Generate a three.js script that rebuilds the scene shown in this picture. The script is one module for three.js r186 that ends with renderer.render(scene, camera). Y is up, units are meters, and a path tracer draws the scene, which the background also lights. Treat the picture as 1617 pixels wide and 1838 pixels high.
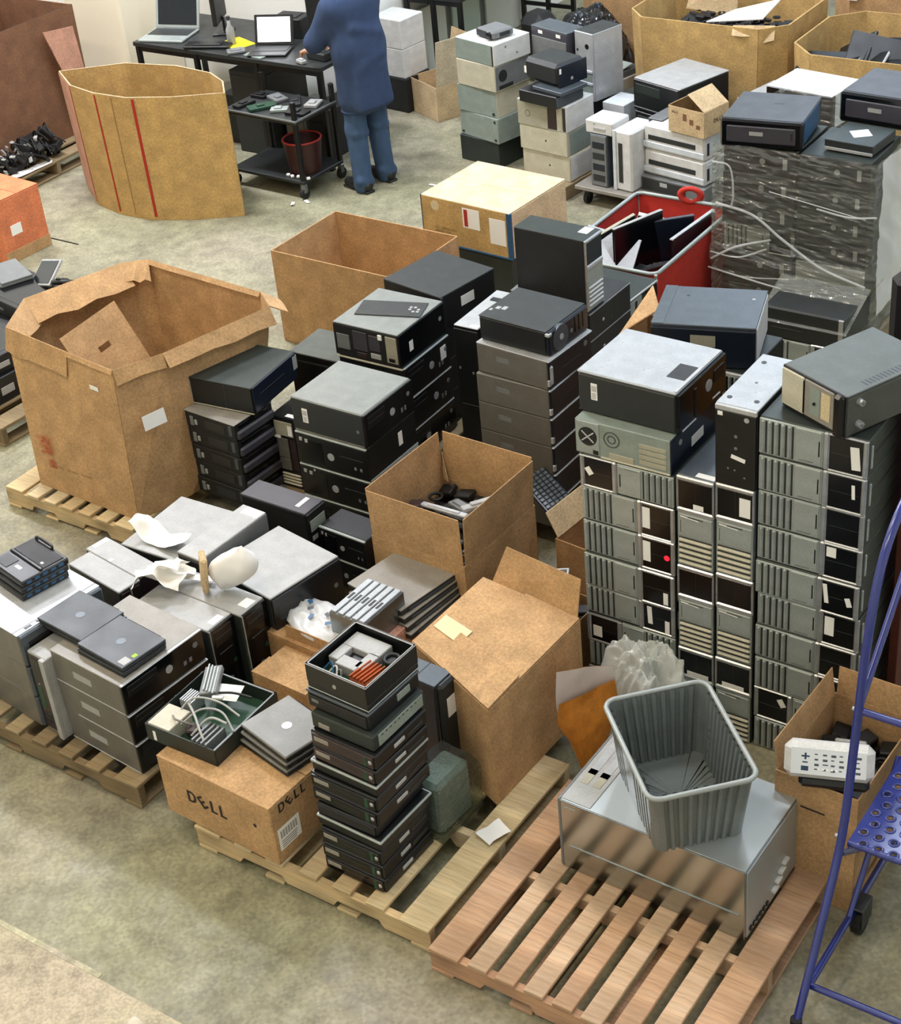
import * as THREE from 'three';
import { mergeGeometries, mergeVertices } from 'three/addons/utils/BufferGeometryUtils.js';
import { MarchingCubes } from 'three/addons/objects/MarchingCubes.js';
import { RectAreaLightUniformsLib } from 'three/addons/lights/RectAreaLightUniformsLib.js';

// ---------- camera, light, exposure ----------
const scene = new THREE.Scene();
scene.background = new THREE.Color().setRGB(3.2, 3.9, 4.8);               // overcast sky behind the high windows
const camera = new THREE.PerspectiveCamera(34.39, 1617 / 1838, 0.1, 60);
camera.position.set(5, 5, 7);
camera.up.set(-0.247, 0.831, -0.499);
camera.lookAt(5 - 0.503, 5 - 0.55, 7 - 0.667);
const renderer = new THREE.WebGLRenderer({ antialias: true });
renderer.toneMapping = THREE.LinearToneMapping;
renderer.toneMappingExposure = 1.0;
renderer.shadowMap.enabled = true;
RectAreaLightUniformsLib.init();
// ceiling lamps: [x, z, strength, colour, long side along x?]
const LAMPS = [
  [-7.4, -1.6, 150, 0xf4f5ff, 1], [-4.0, -1.2, 150, 0xf4f5ff, 1], [0.03, -3.75, 50, 0xeaf2ff, 0], [1.25, -4.4, 36, 0xe2ecff, 0],
  [-4.6, 3.2, 42, 0xfff0d8, 1], [-0.9, 3.4, 38, 0xfff0d8, 1], [-0.9, 7.4, 42, 0xffeccc, 1],
  [2.4, -0.6, 44, 0xeef4ff, 1], [5.2, 0.6, 26, 0xe8f0ff, 1], [3.2, 6.4, 34, 0xfff6e8, 1],
];
const LAMP_Y = 7.6;

// ---------- random and noise ----------
let seedV = 7;
const rnd = () => { seedV = (seedV + 0x6d2b79f5) | 0; let t = Math.imul(seedV ^ (seedV >>> 15), 1 | seedV); t = (t + Math.imul(t ^ (t >>> 7), 61 | t)) ^ t; return ((t ^ (t >>> 14)) >>> 0) / 4294967296; };
const rr = (a, b) => a + (b - a) * rnd();
const R = (deg) => deg * Math.PI / 180;
const hash = (x, y, s) => { let h = Math.imul(x | 0, 374761393) ^ Math.imul(y | 0, 668265263) ^ Math.imul(s | 0, 2147483647); h = Math.imul(h ^ (h >>> 13), 1274126177); return ((h ^ (h >>> 16)) >>> 0) / 4294967296; };
const wrapN = (a, n) => ((a % n) + n) % n;
function pn(x, y, px, py, s) {                       // periodic value noise
  const xi = Math.floor(x), yi = Math.floor(y), fx = x - xi, fy = y - yi;
  const u = fx * fx * (3 - 2 * fx), v = fy * fy * (3 - 2 * fy);
  const a = hash(wrapN(xi, px), wrapN(yi, py), s), b = hash(wrapN(xi + 1, px), wrapN(yi, py), s);
  const c = hash(wrapN(xi, px), wrapN(yi + 1, py), s), d = hash(wrapN(xi + 1, px), wrapN(yi + 1, py), s);
  return a + (b - a) * u + (c - a) * v + (a - b - c + d) * u * v;
}
function dataTex(n, f, srgb = true, m = n) {
  const data = new Uint8Array(n * m * 4);
  for (let y = 0; y < m; y++) for (let x = 0; x < n; x++) {
    const c = f(x / n, y / m), o = (y * n + x) * 4;
    for (let k = 0; k < 3; k++) data[o + k] = Math.max(0, Math.min(255, (Array.isArray(c) ? c[k] : c) * 255));
    data[o + 3] = 255;
  }
  const t = new THREE.DataTexture(data, n, m, THREE.RGBAFormat);
  t.wrapS = t.wrapT = THREE.RepeatWrapping; t.magFilter = THREE.LinearFilter; t.minFilter = THREE.LinearMipmapLinearFilter;
  if (srgb) t.colorSpace = THREE.SRGBColorSpace;
  t.needsUpdate = true;
  return t;
}
const rep = (t, sx, sy = sx) => { const c = t.clone(); c.repeat.set(1 / sx, 1 / sy); c.needsUpdate = true; return c; };
function canvasTex(w, h, draw) {
  const c = document.createElement('canvas'); c.width = w; c.height = h;
  draw(c.getContext('2d'), w, h);
  const t = new THREE.CanvasTexture(c); t.colorSpace = THREE.SRGBColorSpace; t.magFilter = THREE.LinearFilter;
  return t;
}
// speckle of paper fibres, multiplied with the board colour
const tCard = dataTex(512, (u, v) => 0.80 + 0.13 * pn(u * 64, v * 64, 64, 64, 1) + 0.10 * (pn(u * 200, v * 200, 200, 200, 2) - 0.4) + 0.10 * (pn(u * 7, v * 7, 7, 7, 3) - 0.5));
const tScuff = dataTex(512, (u, v) => {
  const a = pn(u * 9, v * 9, 9, 9, 4), b = pn(u * 60, v * 60, 60, 60, 5), c = pn(u * 230, v * 230, 230, 230, 6);
  return 0.9 + 0.07 * (a - 0.5) + 0.05 * (b - 0.5) + 0.06 * (c - 0.5);
});
const tRough = dataTex(256, (u, v) => [0, 0.9 + 0.16 * (pn(u * 8, v * 8, 8, 8, 7) - 0.5) + 0.08 * (pn(u * 60, v * 60, 60, 60, 8) - 0.5), 1], false);
const tWood = dataTex(512, (u, v) => {
  const w = pn(u * 5, v * 24, 5, 24, 9), g = pn(u * 6 + 0.6 * w, v * 120, 6, 120, 10), f = pn(u * 30, v * 240, 30, 240, 11), blot = pn(u * 6, v * 6, 6, 6, 12);
  const k = 0.86 + 0.12 * (g - 0.5) + 0.07 * (f - 0.5) + 0.22 * (blot - 0.5);
  return [k, k * (0.97 + 0.03 * w), k * (0.93 + 0.06 * w)];
});
const tFilm = dataTex(512, (u, v) => { const a = pn(u * 6 + 2 * pn(u * 3, v * 9, 3, 9, 13), v * 26, 6, 26, 14), b = pn(u * 20, v * 60, 20, 60, 15); return 0.6 * a + 0.4 * b; }, false);
const tConcrete = dataTex(2048, (u, v) => {
  const big = pn(u * 5, v * 5, 5, 5, 20), mid = pn(u * 17, v * 17, 17, 17, 21), sm = pn(u * 70, v * 70, 70, 70, 22), fine = pn(u * 420, v * 420, 420, 420, 23), gr = hash(u * 2048, v * 2048, 5);
  let k = 0.76 + 0.10 * (big - 0.5) + 0.15 * (mid - 0.5) + 0.14 * (sm - 0.5) + 0.14 * (fine - 0.5) + 0.06 * (gr - 0.5);
  const st = Math.max(0, mid * 0.6 + sm * 0.5 - 0.72); k -= st * 0.6;          // dirt and oil spots
  const green = 0.06 * (pn(u * 8, v * 8, 8, 8, 24) - 0.45);
  return [k * (1.0 - green * 0.4), k * (0.985 + green * 0.3), k * (0.9 - green)];
});
const tConcreteR = dataTex(512, (u, v) => [0, 0.64 + 0.22 * (pn(u * 12, v * 12, 12, 12, 31) - 0.5) + 0.25 * (pn(u * 60, v * 60, 60, 60, 32) - 0.5), 1], false);

// ---------- materials ----------
const std = (color, roughness, o = {}) => new THREE.MeshStandardMaterial({ color, roughness, ...o });
const phy = (color, roughness, o = {}) => new THREE.MeshPhysicalMaterial({ color, roughness, ...o });
const card05 = rep(tCard, 0.5), scuff04 = rep(tScuff, 0.4), wood08 = rep(tWood, 0.8, 0.5), rough06 = rep(tRough, 0.6);
const board = (c) => std(c, 0.9, { map: card05, bumpMap: card05, bumpScale: 0.0012 });
const plas = (c, r = 0.45) => std(c, r, { map: scuff04, roughnessMap: rough06 });
const metal = (c, r = 0.4, m = 0.85) => std(c, r, { map: scuff04, roughnessMap: rough06, metalness: m });
const M = {
  card: board(0xcfa675), cardDark: board(0xbd9364), cardPale: board(0xe2c598), cardEdge: board(0xe4c79c), cardIn: board(0xcfa675), cardOld: board(0x8d6448), cardPink: board(0xd9a287), cardCream: board(0xf0dcb0), cardYellow: board(0xd6b070), cardOrange: board(0xf08e60),
  black: plas(0x16181a, 0.38), blackGloss: plas(0x0b0d12, 0.22), blackMatte: plas(0x1b1c1d, 0.62), navy: plas(0x1a2230, 0.35), char: plas(0x2c3030, 0.5), olive: metal(0x5c6058, 0.5, 0.35), dkGreen: metal(0x39413d, 0.5, 0.35), slate: metal(0x5a636a, 0.42, 0.3),
  grey: plas(0x7d8080, 0.5), greyLt: plas(0xb4b5b3, 0.5), greyWarm: plas(0x9b968c, 0.5), silver: metal(0xb0b9b5, 0.4, 0.2), silverLt: metal(0xc9ccce, 0.34, 0.25), silverDk: metal(0x807d75, 0.42, 0.3), chrome: metal(0xc2c6ca, 0.28, 0.6), steel: metal(0x9aa2a6, 0.34, 0.9), galv: std(0xb2b9ba, 0.2, { metalness: 1 }),
  beige: plas(0xd2ccb4, 0.55), beigeDk: plas(0xb5b19c, 0.55), white: plas(0xe9e9e6, 0.45), whiteCool: plas(0xdfe6ec, 0.35), sage: plas(0x96a39a, 0.55), purple: plas(0x4a4850, 0.4), brownDk: plas(0x3a2b2c, 0.45),
  paper: std(0xf2f1ec, 0.85), yellow: std(0xe4d21c, 0.8), red: plas(0xb42a22, 0.5), redFab: std(0xd5382c, 0.85, { map: scuff04 }), orange: board(0xe86a3a), blue: phy(0x192a7c, 0.28, { clearcoat: 0.8, clearcoatRoughness: 0.2 }), bluePale: plas(0x2b5f8a, 0.5),
  copper: metal(0xc0663a, 0.45, 0.6), pcb: plas(0x1f4a34, 0.55), screen: phy(0x1a1f24, 0.18), rubber: plas(0x141414, 0.8), cable: plas(0xb9bab4, 0.5), cableBlk: plas(0x121212, 0.5), denim: std(0x3f5878, 0.95, { map: scuff04 }), shirt: std(0x35486a, 0.95, { map: scuff04 }), skin: std(0xc99a82, 0.6), hair: std(0x3a2a1e, 0.8), shoe: plas(0x20201f, 0.6),
  wall: std(0xeeeee8, 0.85), column: std(0xf3ead2, 0.75), ceil: std(0xdadad6, 0.95), redLine: std(0xa82c20, 0.9), pinkLine: std(0xd98f78, 0.9), tape: phy(0xd9c79c, 0.3), brass: board(0xb98b4a),
};
const woods = [0xd2ac8b, 0xc79f80, 0xdcbd9e, 0xc2977a, 0xd8b597].map((c) => std(c, 0.85, { map: wood08, bumpMap: wood08, bumpScale: 0.0008 }));
const woodsPale = [0xe2cda2, 0xd8c096, 0xe9d8b4].map((c) => std(c, 0.85, { map: wood08, bumpMap: wood08, bumpScale: 0.0008 }));
const woodsGrey = [0x9c8a6a, 0x8c7b5e, 0xa89878].map((c) => std(c, 0.9, { map: wood08, bumpMap: wood08, bumpScale: 0.0008 }));
const film = (c = 0xffffff, r = 0.12) => phy(c, r, { transmission: 1, thickness: 0, ior: 1.45, bumpMap: rep(tFilm, 0.7), bumpScale: 0.012, side: THREE.DoubleSide });
M.clear = film(); M.wrap = phy(0xf2f4ee, 0.12, { transmission: 0.91, thickness: 0, ior: 1.5, bumpMap: rep(tFilm, 1.3, 0.9), bumpScale: 0.035, side: THREE.DoubleSide }); M.clearGrey = film(0xcfd8d4, 0.2); M.milky = phy(0xf4f6f6, 0.45, { transmission: 0.45, thickness: 0, side: THREE.DoubleSide });

// ---------- geometry helpers ----------
// chamfered box with uv in metres; centre at (0,0,0)
function cbox(w, h, d, b = 0.003) {
  b = Math.min(b, w * 0.45, h * 0.45, d * 0.45);
  const X = w / 2, Y = h / 2, Z = d / 2, pos = [], uv = [], nor = [];
  const quad = (p, n) => {
    const ax = Math.abs(n[0]), ay = Math.abs(n[1]), az = Math.abs(n[2]);
    const f = ax >= ay && ax >= az ? (q) => [q[2], q[1]] : ay >= az ? (q) => [q[0], q[2]] : (q) => [q[0], q[1]];
    const e1 = [p[1][0] - p[0][0], p[1][1] - p[0][1], p[1][2] - p[0][2]], e2 = [p[2][0] - p[0][0], p[2][1] - p[0][1], p[2][2] - p[0][2]];
    const c = [e1[1] * e2[2] - e1[2] * e2[1], e1[2] * e2[0] - e1[0] * e2[2], e1[0] * e2[1] - e1[1] * e2[0]];
    if (c[0] * n[0] + c[1] * n[1] + c[2] * n[2] < 0) p = p.slice().reverse();
    const tri = p.length === 4 ? [0, 1, 2, 0, 2, 3] : [0, 1, 2], l = Math.hypot(...n);
    for (const i of tri) { pos.push(...p[i]); uv.push(...f(p[i])); nor.push(n[0] / l, n[1] / l, n[2] / l); }
  };
  for (const s of [-1, 1]) {
    quad([[s * X, -Y + b, -Z + b], [s * X, Y - b, -Z + b], [s * X, Y - b, Z - b], [s * X, -Y + b, Z - b]], [s, 0, 0]);
    quad([[-X + b, s * Y, -Z + b], [X - b, s * Y, -Z + b], [X - b, s * Y, Z - b], [-X + b, s * Y, Z - b]], [0, s, 0]);
    quad([[-X + b, -Y + b, s * Z], [X - b, -Y + b, s * Z], [X - b, Y - b, s * Z], [-X + b, Y - b, s * Z]], [0, 0, s]);
    for (const t of [-1, 1]) {
      quad([[s * X, t * (Y - b), -Z + b], [s * X, t * (Y - b), Z - b], [s * (X - b), t * Y, Z - b], [s * (X - b), t * Y, -Z + b]], [s, t, 0]);
      quad([[s * X, -Y + b, t * (Z - b)], [s * X, Y - b, t * (Z - b)], [s * (X - b), Y - b, t * Z], [s * (X - b), -Y + b, t * Z]], [s, 0, t]);
      quad([[-X + b, s * Y, t * (Z - b)], [X - b, s * Y, t * (Z - b)], [X - b, s * (Y - b), t * Z], [-X + b, s * (Y - b), t * Z]], [0, s, t]);
      for (const r of [-1, 1]) quad([[s * X, t * (Y - b), r * (Z - b)], [s * (X - b), t * Y, r * (Z - b)], [s * (X - b), t * (Y - b), r * Z]], [s, t, r]);
    }
  }
  const g = new THREE.BufferGeometry();
  g.setAttribute('position', new THREE.Float32BufferAttribute(pos, 3)); g.setAttribute('normal', new THREE.Float32BufferAttribute(nor, 3)); g.setAttribute('uv', new THREE.Float32BufferAttribute(uv, 2));
  return g;
}
const mv = (g, x, y, z, rx = 0, ry = 0, rz = 0) => { g.applyMatrix4(new THREE.Matrix4().compose(new THREE.Vector3(x, y, z), new THREE.Quaternion().setFromEuler(new THREE.Euler(rx, ry, rz)), new THREE.Vector3(1, 1, 1))); return g; };
// box by its bounds
const bb = (x0, y0, z0, x1, y1, z1, b = 0.003) => mv(cbox(Math.abs(x1 - x0), Math.abs(y1 - y0), Math.abs(z1 - z0), b), (x0 + x1) / 2, (y0 + y1) / 2, (z0 + z1) / 2);
const clean = (g) => { const o = g.index ? g.toNonIndexed() : g; for (const k of Object.keys(o.attributes)) if (!['position', 'normal', 'uv'].includes(k)) o.deleteAttribute(k); return o; };
const mg = (list) => (list.length === 1 ? list[0] : mergeGeometries(list.map(clean), false));
const cyl = (r, h, seg = 20, r2 = r) => new THREE.CylinderGeometry(r2, r, h, seg);
const V = (x, y, z) => new THREE.Vector3(x, y, z);
const tubeG = (pts, r, seg = 24, rad = 8, closed = false, tension = 0.5) => new THREE.TubeGeometry(new THREE.CatmullRomCurve3(pts.map((p) => (p.isVector3 ? p : V(...p))), closed, 'catmullrom', tension), seg, r, rad, closed);
// straight bar between two points
function bar(a, b, r, seg = 10) {
  const A = V(...a), B = V(...b), d = B.clone().sub(A), g = cyl(r, d.length(), seg);
  g.applyQuaternion(new THREE.Quaternion().setFromUnitVectors(V(0, 1, 0), d.normalize())); g.translate((A.x + B.x) / 2, (A.y + B.y) / 2, (A.z + B.z) / 2);
  return g;
}
// slab with thickness t spanned by quad points (any order around), pushed along its normal
function slab(p, t) {
  const P = p.map((q) => V(...q)), n = P[1].clone().sub(P[0]).cross(P[P.length - 1].clone().sub(P[0])).normalize(), pos = [], uv = [];
  const ux = P[1].clone().sub(P[0]).normalize(), uy = n.clone().cross(ux), top = P.map((q) => q.clone().addScaledVector(n, t / 2)), bot = P.map((q) => q.clone().addScaledVector(n, -t / 2));
  const put = (...vs) => { for (const q of vs) { pos.push(q.x, q.y, q.z); uv.push(q.dot(ux), q.dot(uy)); } };
  for (let i = 1; i < P.length - 1; i++) { put(top[0], top[i], top[i + 1]); put(bot[0], bot[i + 1], bot[i]); }
  for (let i = 0; i < P.length; i++) { const j = (i + 1) % P.length; put(top[i], bot[i], bot[j]); put(top[i], bot[j], top[j]); }
  const g = new THREE.BufferGeometry(); g.setAttribute('position', new THREE.Float32BufferAttribute(pos, 3)); g.setAttribute('uv', new THREE.Float32BufferAttribute(uv, 2)); g.computeVertexNormals();
  return g;
}
// loose scrap heaped up to height y1 inside the given bounds: many small tilted pieces
function jumble(x0, y0, z0, x1, y1, z1) {
  const gs = [], s = 0.1, nx = Math.max(2, Math.round((x1 - x0) / s)), nz = Math.max(2, Math.round((z1 - z0) / s)), ax = (x1 - x0) / nx, az = (z1 - z0) / nz;
  for (let L = 0; L < 2; L++) for (let i = 0; i < nx; i++) for (let j = 0; j < nz; j++) {
    const a = ax * rr(0.6, 0.95), b = az * rr(0.6, 0.95), h = rr(0.02, 0.05), x = x0 + (i + 0.5) * ax, z = z0 + (j + 0.5) * az, y = y1 - 0.03 - L * 0.06 + rr(-0.03, 0.015);
    gs.push(rnd() < 0.75 ? mv(cbox(a, h, b, 0.005), x, y, z, rr(-0.3, 0.3), rr(-0.5, 0.5), rr(-0.3, 0.3)) : mv(new THREE.TorusGeometry(Math.min(a, b) * 0.42, 0.008, 5, 14), x, y + 0.012, z, Math.PI / 2 + rr(-0.3, 0.3), 0, rr(0, 3)));
  }
  gs.push(bb(x0 + 0.01, y0, z0 + 0.01, x1 - 0.01, y1 - 0.1, z1 - 0.01, 0.01));
  return mg(gs);
}
// ---------- naming ----------
const used = {};
const numbered = (n) => { const k = (used[n] = (used[n] ?? -1) + 1); return k ? n + '_' + String(k).padStart(3, '0') : n; };
const heapOf = (parent, name, box, mat) => { const m = part(parent, name, jumble(...box), mat); m.userData.kind = 'stuff'; return m; };
const shade = (o) => { o.castShadow = o.receiveShadow = true; return o; };
function thing(name, label, category, pos = [0, 0, 0], yaw = 0, group) {
  const o = new THREE.Group(); o.name = numbered(name); o.position.set(...pos); o.rotation.y = -R(yaw);
  o.userData = { label, category }; if (group) o.userData.group = group;
  scene.add(o); return o;
}
function part(parent, name, geo, mat, label) {
  const m = shade(new THREE.Mesh(Array.isArray(geo) ? mg(geo) : geo, mat)); m.name = name; if (label) m.userData.label = label;
  parent.add(m); return m;
}
function solo(name, label, category, geo, mat, pos = [0, 0, 0], yaw = 0, group) {
  const m = shade(new THREE.Mesh(Array.isArray(geo) ? mg(geo) : geo, mat)); m.name = numbered(name); m.position.set(...pos); m.rotation.y = -R(yaw);
  m.userData = { label, category }; if (group) m.userData.group = group; scene.add(m); return m;
}
function struct(name, geo, mat) { const m = shade(new THREE.Mesh(Array.isArray(geo) ? mg(geo) : geo, mat)); m.name = name; m.userData = { kind: 'structure' }; scene.add(m); return m; }
// base centre of a thing whose near corner (+x, +z) stands at (nx, nz); yaw in degrees turns +x towards +z
const near = (nx, y, nz, w, d, yaw = 0) => { const a = R(yaw), c = Math.cos(a), s = Math.sin(a); return [nx - (w / 2) * c + (d / 2) * s, y, nz - (w / 2) * s - (d / 2) * c]; };
const ORD = ['topmost', 'second from the top', 'third from the top', 'fourth from the top', 'fifth from the top', 'sixth from the top', 'seventh from the top', 'eighth from the top', 'ninth from the top', 'tenth from the top'];
// crumpled sheet: grid bent by noise
function crumple(w, d, amp, seed, n = 18, curl = 0) {
  const g = new THREE.PlaneGeometry(w, d, n, n); g.rotateX(-Math.PI / 2); const p = g.attributes.position;
  for (let i = 0; i < p.count; i++) { const x = p.getX(i), z = p.getZ(i), e = 1 - 0.25 * pn(x * 22 + 9, z * 22 + 9, 64, 64, seed + 3); p.setXYZ(i, x * e, amp * (0.15 + pn(x * 14 + 11, z * 14 + 5, 64, 64, seed)) * pn(x * 5 + 3, z * 5 + 8, 64, 64, seed + 1) * 2 + curl * (x / w * 2) ** 2, z * e); }
  g.computeVertexNormals(); return g;
}
// ---------- the setting ----------
M.floor = std(0xbdbaaa, 1, { map: rep(tConcrete, 5.2), roughnessMap: rep(tConcreteR, 3.1), bumpMap: rep(tConcrete, 5.2), bumpScale: 0.0015 });
M.pane = phy(0xffffff, 0.05, { transmission: 1, thickness: 0 });
M.slab = std(0xe8dbd0, 0.8, { map: rep(tConcrete, 3.7) });
const planeUV = (g) => g;
struct('floor', bb(-11.2, -0.2, -10.2, 7.7, 0, 10.2, 0.001), M.floor);
struct('wall_left', bb(-11.2, 0, -4, -11, 8.2, 10.2, 0.001), M.wall);
struct('wall_back', bb(-11.2, 0, -4, -3.75, 8.2, -3.8, 0.001), M.wall);
struct('wall_side', bb(-3.95, 0, -10.2, -3.75, 8.2, -4, 0.001), M.wall);
struct('wall_far', [bb(-3.75, 0, -10.2, 7.7, 4.4, -10, 0.001), bb(-3.75, 7.5, -10.2, 7.7, 8.2, -10, 0.001), bb(-3.75, 4.4, -10.2, -3.2, 7.5, -10, 0.001), bb(6.9, 4.4, -10.2, 7.7, 7.5, -10, 0.001)], M.wall);
// high windows in the far wall
for (let i = 0; i < 5; i++) {
  const a = -3.2 + i * 2.02, b = a + 2.02, w = new THREE.Group(); w.name = 'window_' + (i + 1); w.userData = { kind: 'structure' }; scene.add(w);
  part(w, 'window_frame', [bb(a, 4.4, -10.14, a + 0.06, 7.5, -10.06), bb(b - 0.06, 4.4, -10.14, b, 7.5, -10.06), bb(a, 4.4, -10.14, b, 4.46, -10.06), bb(a, 7.44, -10.14, b, 7.5, -10.06), bb(a, 5.93, -10.14, b, 5.97, -10.06)], M.grey);
  for (const [p, q] of [[4.46, 5.93], [5.97, 7.44]]) part(w, 'pane', bb(a + 0.06, p, -10.105, b - 0.06, q, -10.1, 0.0005), M.pane);
}
struct('wall_right', bb(7.5, 0, -10, 7.7, 8.2, 10.2, 0.001), M.wall);
struct('wall_front', bb(-11, 0, 10, 7.5, 8.2, 10.2, 0.001), M.wall);
struct('ceiling', bb(-11.2, 8.2, -10.2, 7.7, 8.4, 10.2, 0.001), M.ceil);
struct('trim_1', bb(-6.3, 0, -3.8, -5.62, 8.2, -3.1, 0.02), M.column);          // painted column before the back wall
// floor joints
struct('trim_2', bb(-11, 0.0005, -0.87, -4.2, 0.002, -0.855, 0.0004), M.black);
// paler slab with a painted edge at the near left
{
  const a = R(4), e = (x, z) => [x, z];
  struct('trim_3', bb(-3, -0.01, 4.335, 4, 0.004, 6.2, 0.001), M.slab);
  struct('trim_4', bb(-3, -0.01, 4.31, 1.02, 0.0045, 4.335, 0.001), std(0xf6efe4, 0.9, { map: rep(tConcrete, 1.3) }));
  solo('film_scrap', 'wisps of torn clear film lying on the pale floor strip at the near left', 'film', [crumple(0.5, 0.22, 0.04, 120, 20), mv(crumple(0.3, 0.12, 0.05, 124, 14), 0.2, 0.01, 0.08)], phy(0xffffff, 0.3, { transmission: 0.85, thickness: 0, side: THREE.DoubleSide }), [1.5, 0.006, 4.55], 10);
}
LAMPS.forEach(([x, z, I, c, long], i) => {
  const w = long ? 1.5 : 0.6, d = long ? 0.6 : 1.5, pos = ['over the left rear bay', 'over the open floor', 'over the far pallets', 'before the rear cartons', 'over the left aisle', 'over the near aisle', 'nearest the front wall', 'over the wrapped pallet', 'nearest the right wall', 'behind the camera'][i];
  const t = thing('high_bay_light', 'white rectangular ceiling light fitting ' + pos, 'lamp', [x, LAMP_Y, z], 0);
  part(t, 'housing', [bb(-w / 2 - 0.03, 0.01, -d / 2 - 0.03, w / 2 + 0.03, 0.09, d / 2 + 0.03), bar([-0.4, 0.09, 0], [-0.4, 0.597, 0], 0.006), bar([0.4, 0.09, 0], [0.4, 0.597, 0], 0.006)], M.white);
  part(t, 'diffuser', bb(-w / 2, -0.01, -d / 2, w / 2, 0.01, d / 2), new THREE.MeshStandardMaterial({ color: 0xffffff, emissive: c, emissiveIntensity: 4 }));
  const L = new THREE.RectAreaLight(c, I, w, d); L.position.set(x, LAMP_Y - 0.03, z); L.lookAt(x, 0, z); L.name = 'lamp_light'; L.castShadow = true; scene.add(L);
});

// ---------- pallets ----------
// deck boards run along z, stringers (notched) along x; boards: list of widths with equal gaps
function pallet(label, cx, cz, w, d, yaw, tones, widths, h = 0.13) {
  const t = thing('wooden_pallet', label, 'pallet', [cx, 0, cz], yaw, null), sum = widths.reduce((a, b) => a + b, 0), gap = (w - sum) / (widths.length - 1);
  let x = -w / 2;
  widths.forEach((bw, i) => { part(t, 'deck_board', bb(x, h - 0.02, -d / 2 + rr(-0.006, 0.006), x + bw, h + rr(-0.001, 0.001), d / 2 + rr(-0.006, 0.006)), tones[(i * 2 + (i >> 1)) % tones.length]); x += bw + gap; });
  for (const z of [-d / 2 + 0.022, 0, d / 2 - 0.022]) {
    const s = new THREE.Shape(), y0 = 0.018, y1 = h - 0.02, q = w / 2, n = 0.035;
    s.moveTo(-q, y0); s.lineTo(-q * 0.62, y0); s.lineTo(-q * 0.58, y0 + n); s.lineTo(-q * 0.24, y0 + n); s.lineTo(-q * 0.2, y0); s.lineTo(q * 0.2, y0); s.lineTo(q * 0.24, y0 + n); s.lineTo(q * 0.58, y0 + n); s.lineTo(q * 0.62, y0); s.lineTo(q, y0); s.lineTo(q, y1); s.lineTo(-q, y1); s.closePath();
    const g = new THREE.ExtrudeGeometry(s, { depth: 0.036, bevelEnabled: false }); g.translate(0, 0, z - 0.018);
    part(t, 'stringer', g, tones[(z > 0.1 ? 1 : 2) % tones.length]);
  }
  for (const f of [-0.5, -0.17, 0.17, 0.5]) part(t, 'bottom_board', bb(f * (w - 0.1) - 0.05, 0, -d / 2, f * (w - 0.1) + 0.05, 0.018, d / 2), tones[0]);
  return t;
}
const W9 = [0.135, 0.083, 0.083, 0.083, 0.083, 0.083, 0.083, 0.083, 0.135], W7 = [0.14, 0.09, 0.09, 0.09, 0.09, 0.09, 0.14];
pallet('reddish bare-slatted pallet in the right foreground, under the metal chassis', 2.737, 3.115, 1.175, 1.06, 0, woods, W9);
pallet('pale pallet under the shipping box and the leaning tower of thin drives', 1.5, 3.04, 1.21, 1.08, 0, woodsPale, W7);
pallet('worn pallet under the silver servers in the left foreground', -0.105, 2.89, 1.24, 1.28, 0, woodsGrey, W7);
pallet('grey pallet under the black computer stacks in the middle', 0.25, 1.3, 1.35, 1.16, 0, woodsGrey, W7);
pallet('light pallet under the big tattered open carton', -1.42, 1.42, 1.0, 1.2, 0, woodsPale, W7);
pallet('dark pallet under the black stacks behind the silver lids', 0.28, 0.1, 1.3, 1.0, 0, woodsGrey, W7);
// ---------- computers ----------
M.lidGrey = plas(0x8d928d, 0.4); M.lidSilver = plas(0xbcc3c9, 0.34);
// a piece on a face of a w x h x d case: 'z' front, 'x' right side, 'y' top, '-z' rear; u across, v up (0..1), t = how far it stands proud
function facePiece(face, u0, v0, u1, v1, t, { w, h, d }, kind, ex) {
  const W = face === 'x' ? d : w, Hh = face === 'y' ? d : h, a = (u1 - u0) * W, b = (v1 - v0) * Hh, cu = ((u0 + u1) / 2 - 0.5) * W, cv = ((v0 + v1) / 2 - 0.5) * Hh;
  let g;
  if (kind === 'disc') { g = cyl(Math.min(a, b) / 2, t + 0.002, 18); g.rotateX(Math.PI / 2); }
  else if (kind === 'ring') { g = new THREE.TorusGeometry(Math.min(a, b) / 2, t / 2, 6, 20); }
  else if (kind === 'print') { g = new THREE.BoxGeometry(a, b, t + 0.002); }
  else if (kind === 'bump') { g = cbox(a, b, t + 0.002, Math.min(a, b, t) * 0.42); }
  else g = cbox(a, b, t + 0.002, Math.min(0.0025, t * 0.4));
  if (ex) g.rotateZ(ex);
  g.translate(cu, cv, t / 2 - 0.001);
  if (face === 'z') g.translate(0, h / 2, d / 2);
  else if (face === 'x') { g.rotateY(Math.PI / 2); g.translate(w / 2, h / 2, 0); }
  else if (face === '-z') { g.rotateY(Math.PI); g.translate(0, h / 2, -d / 2); }
  else if (face === 'y') { g.rotateX(-Math.PI / 2); g.translate(0, h, 0); }
  return g;
}
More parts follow.
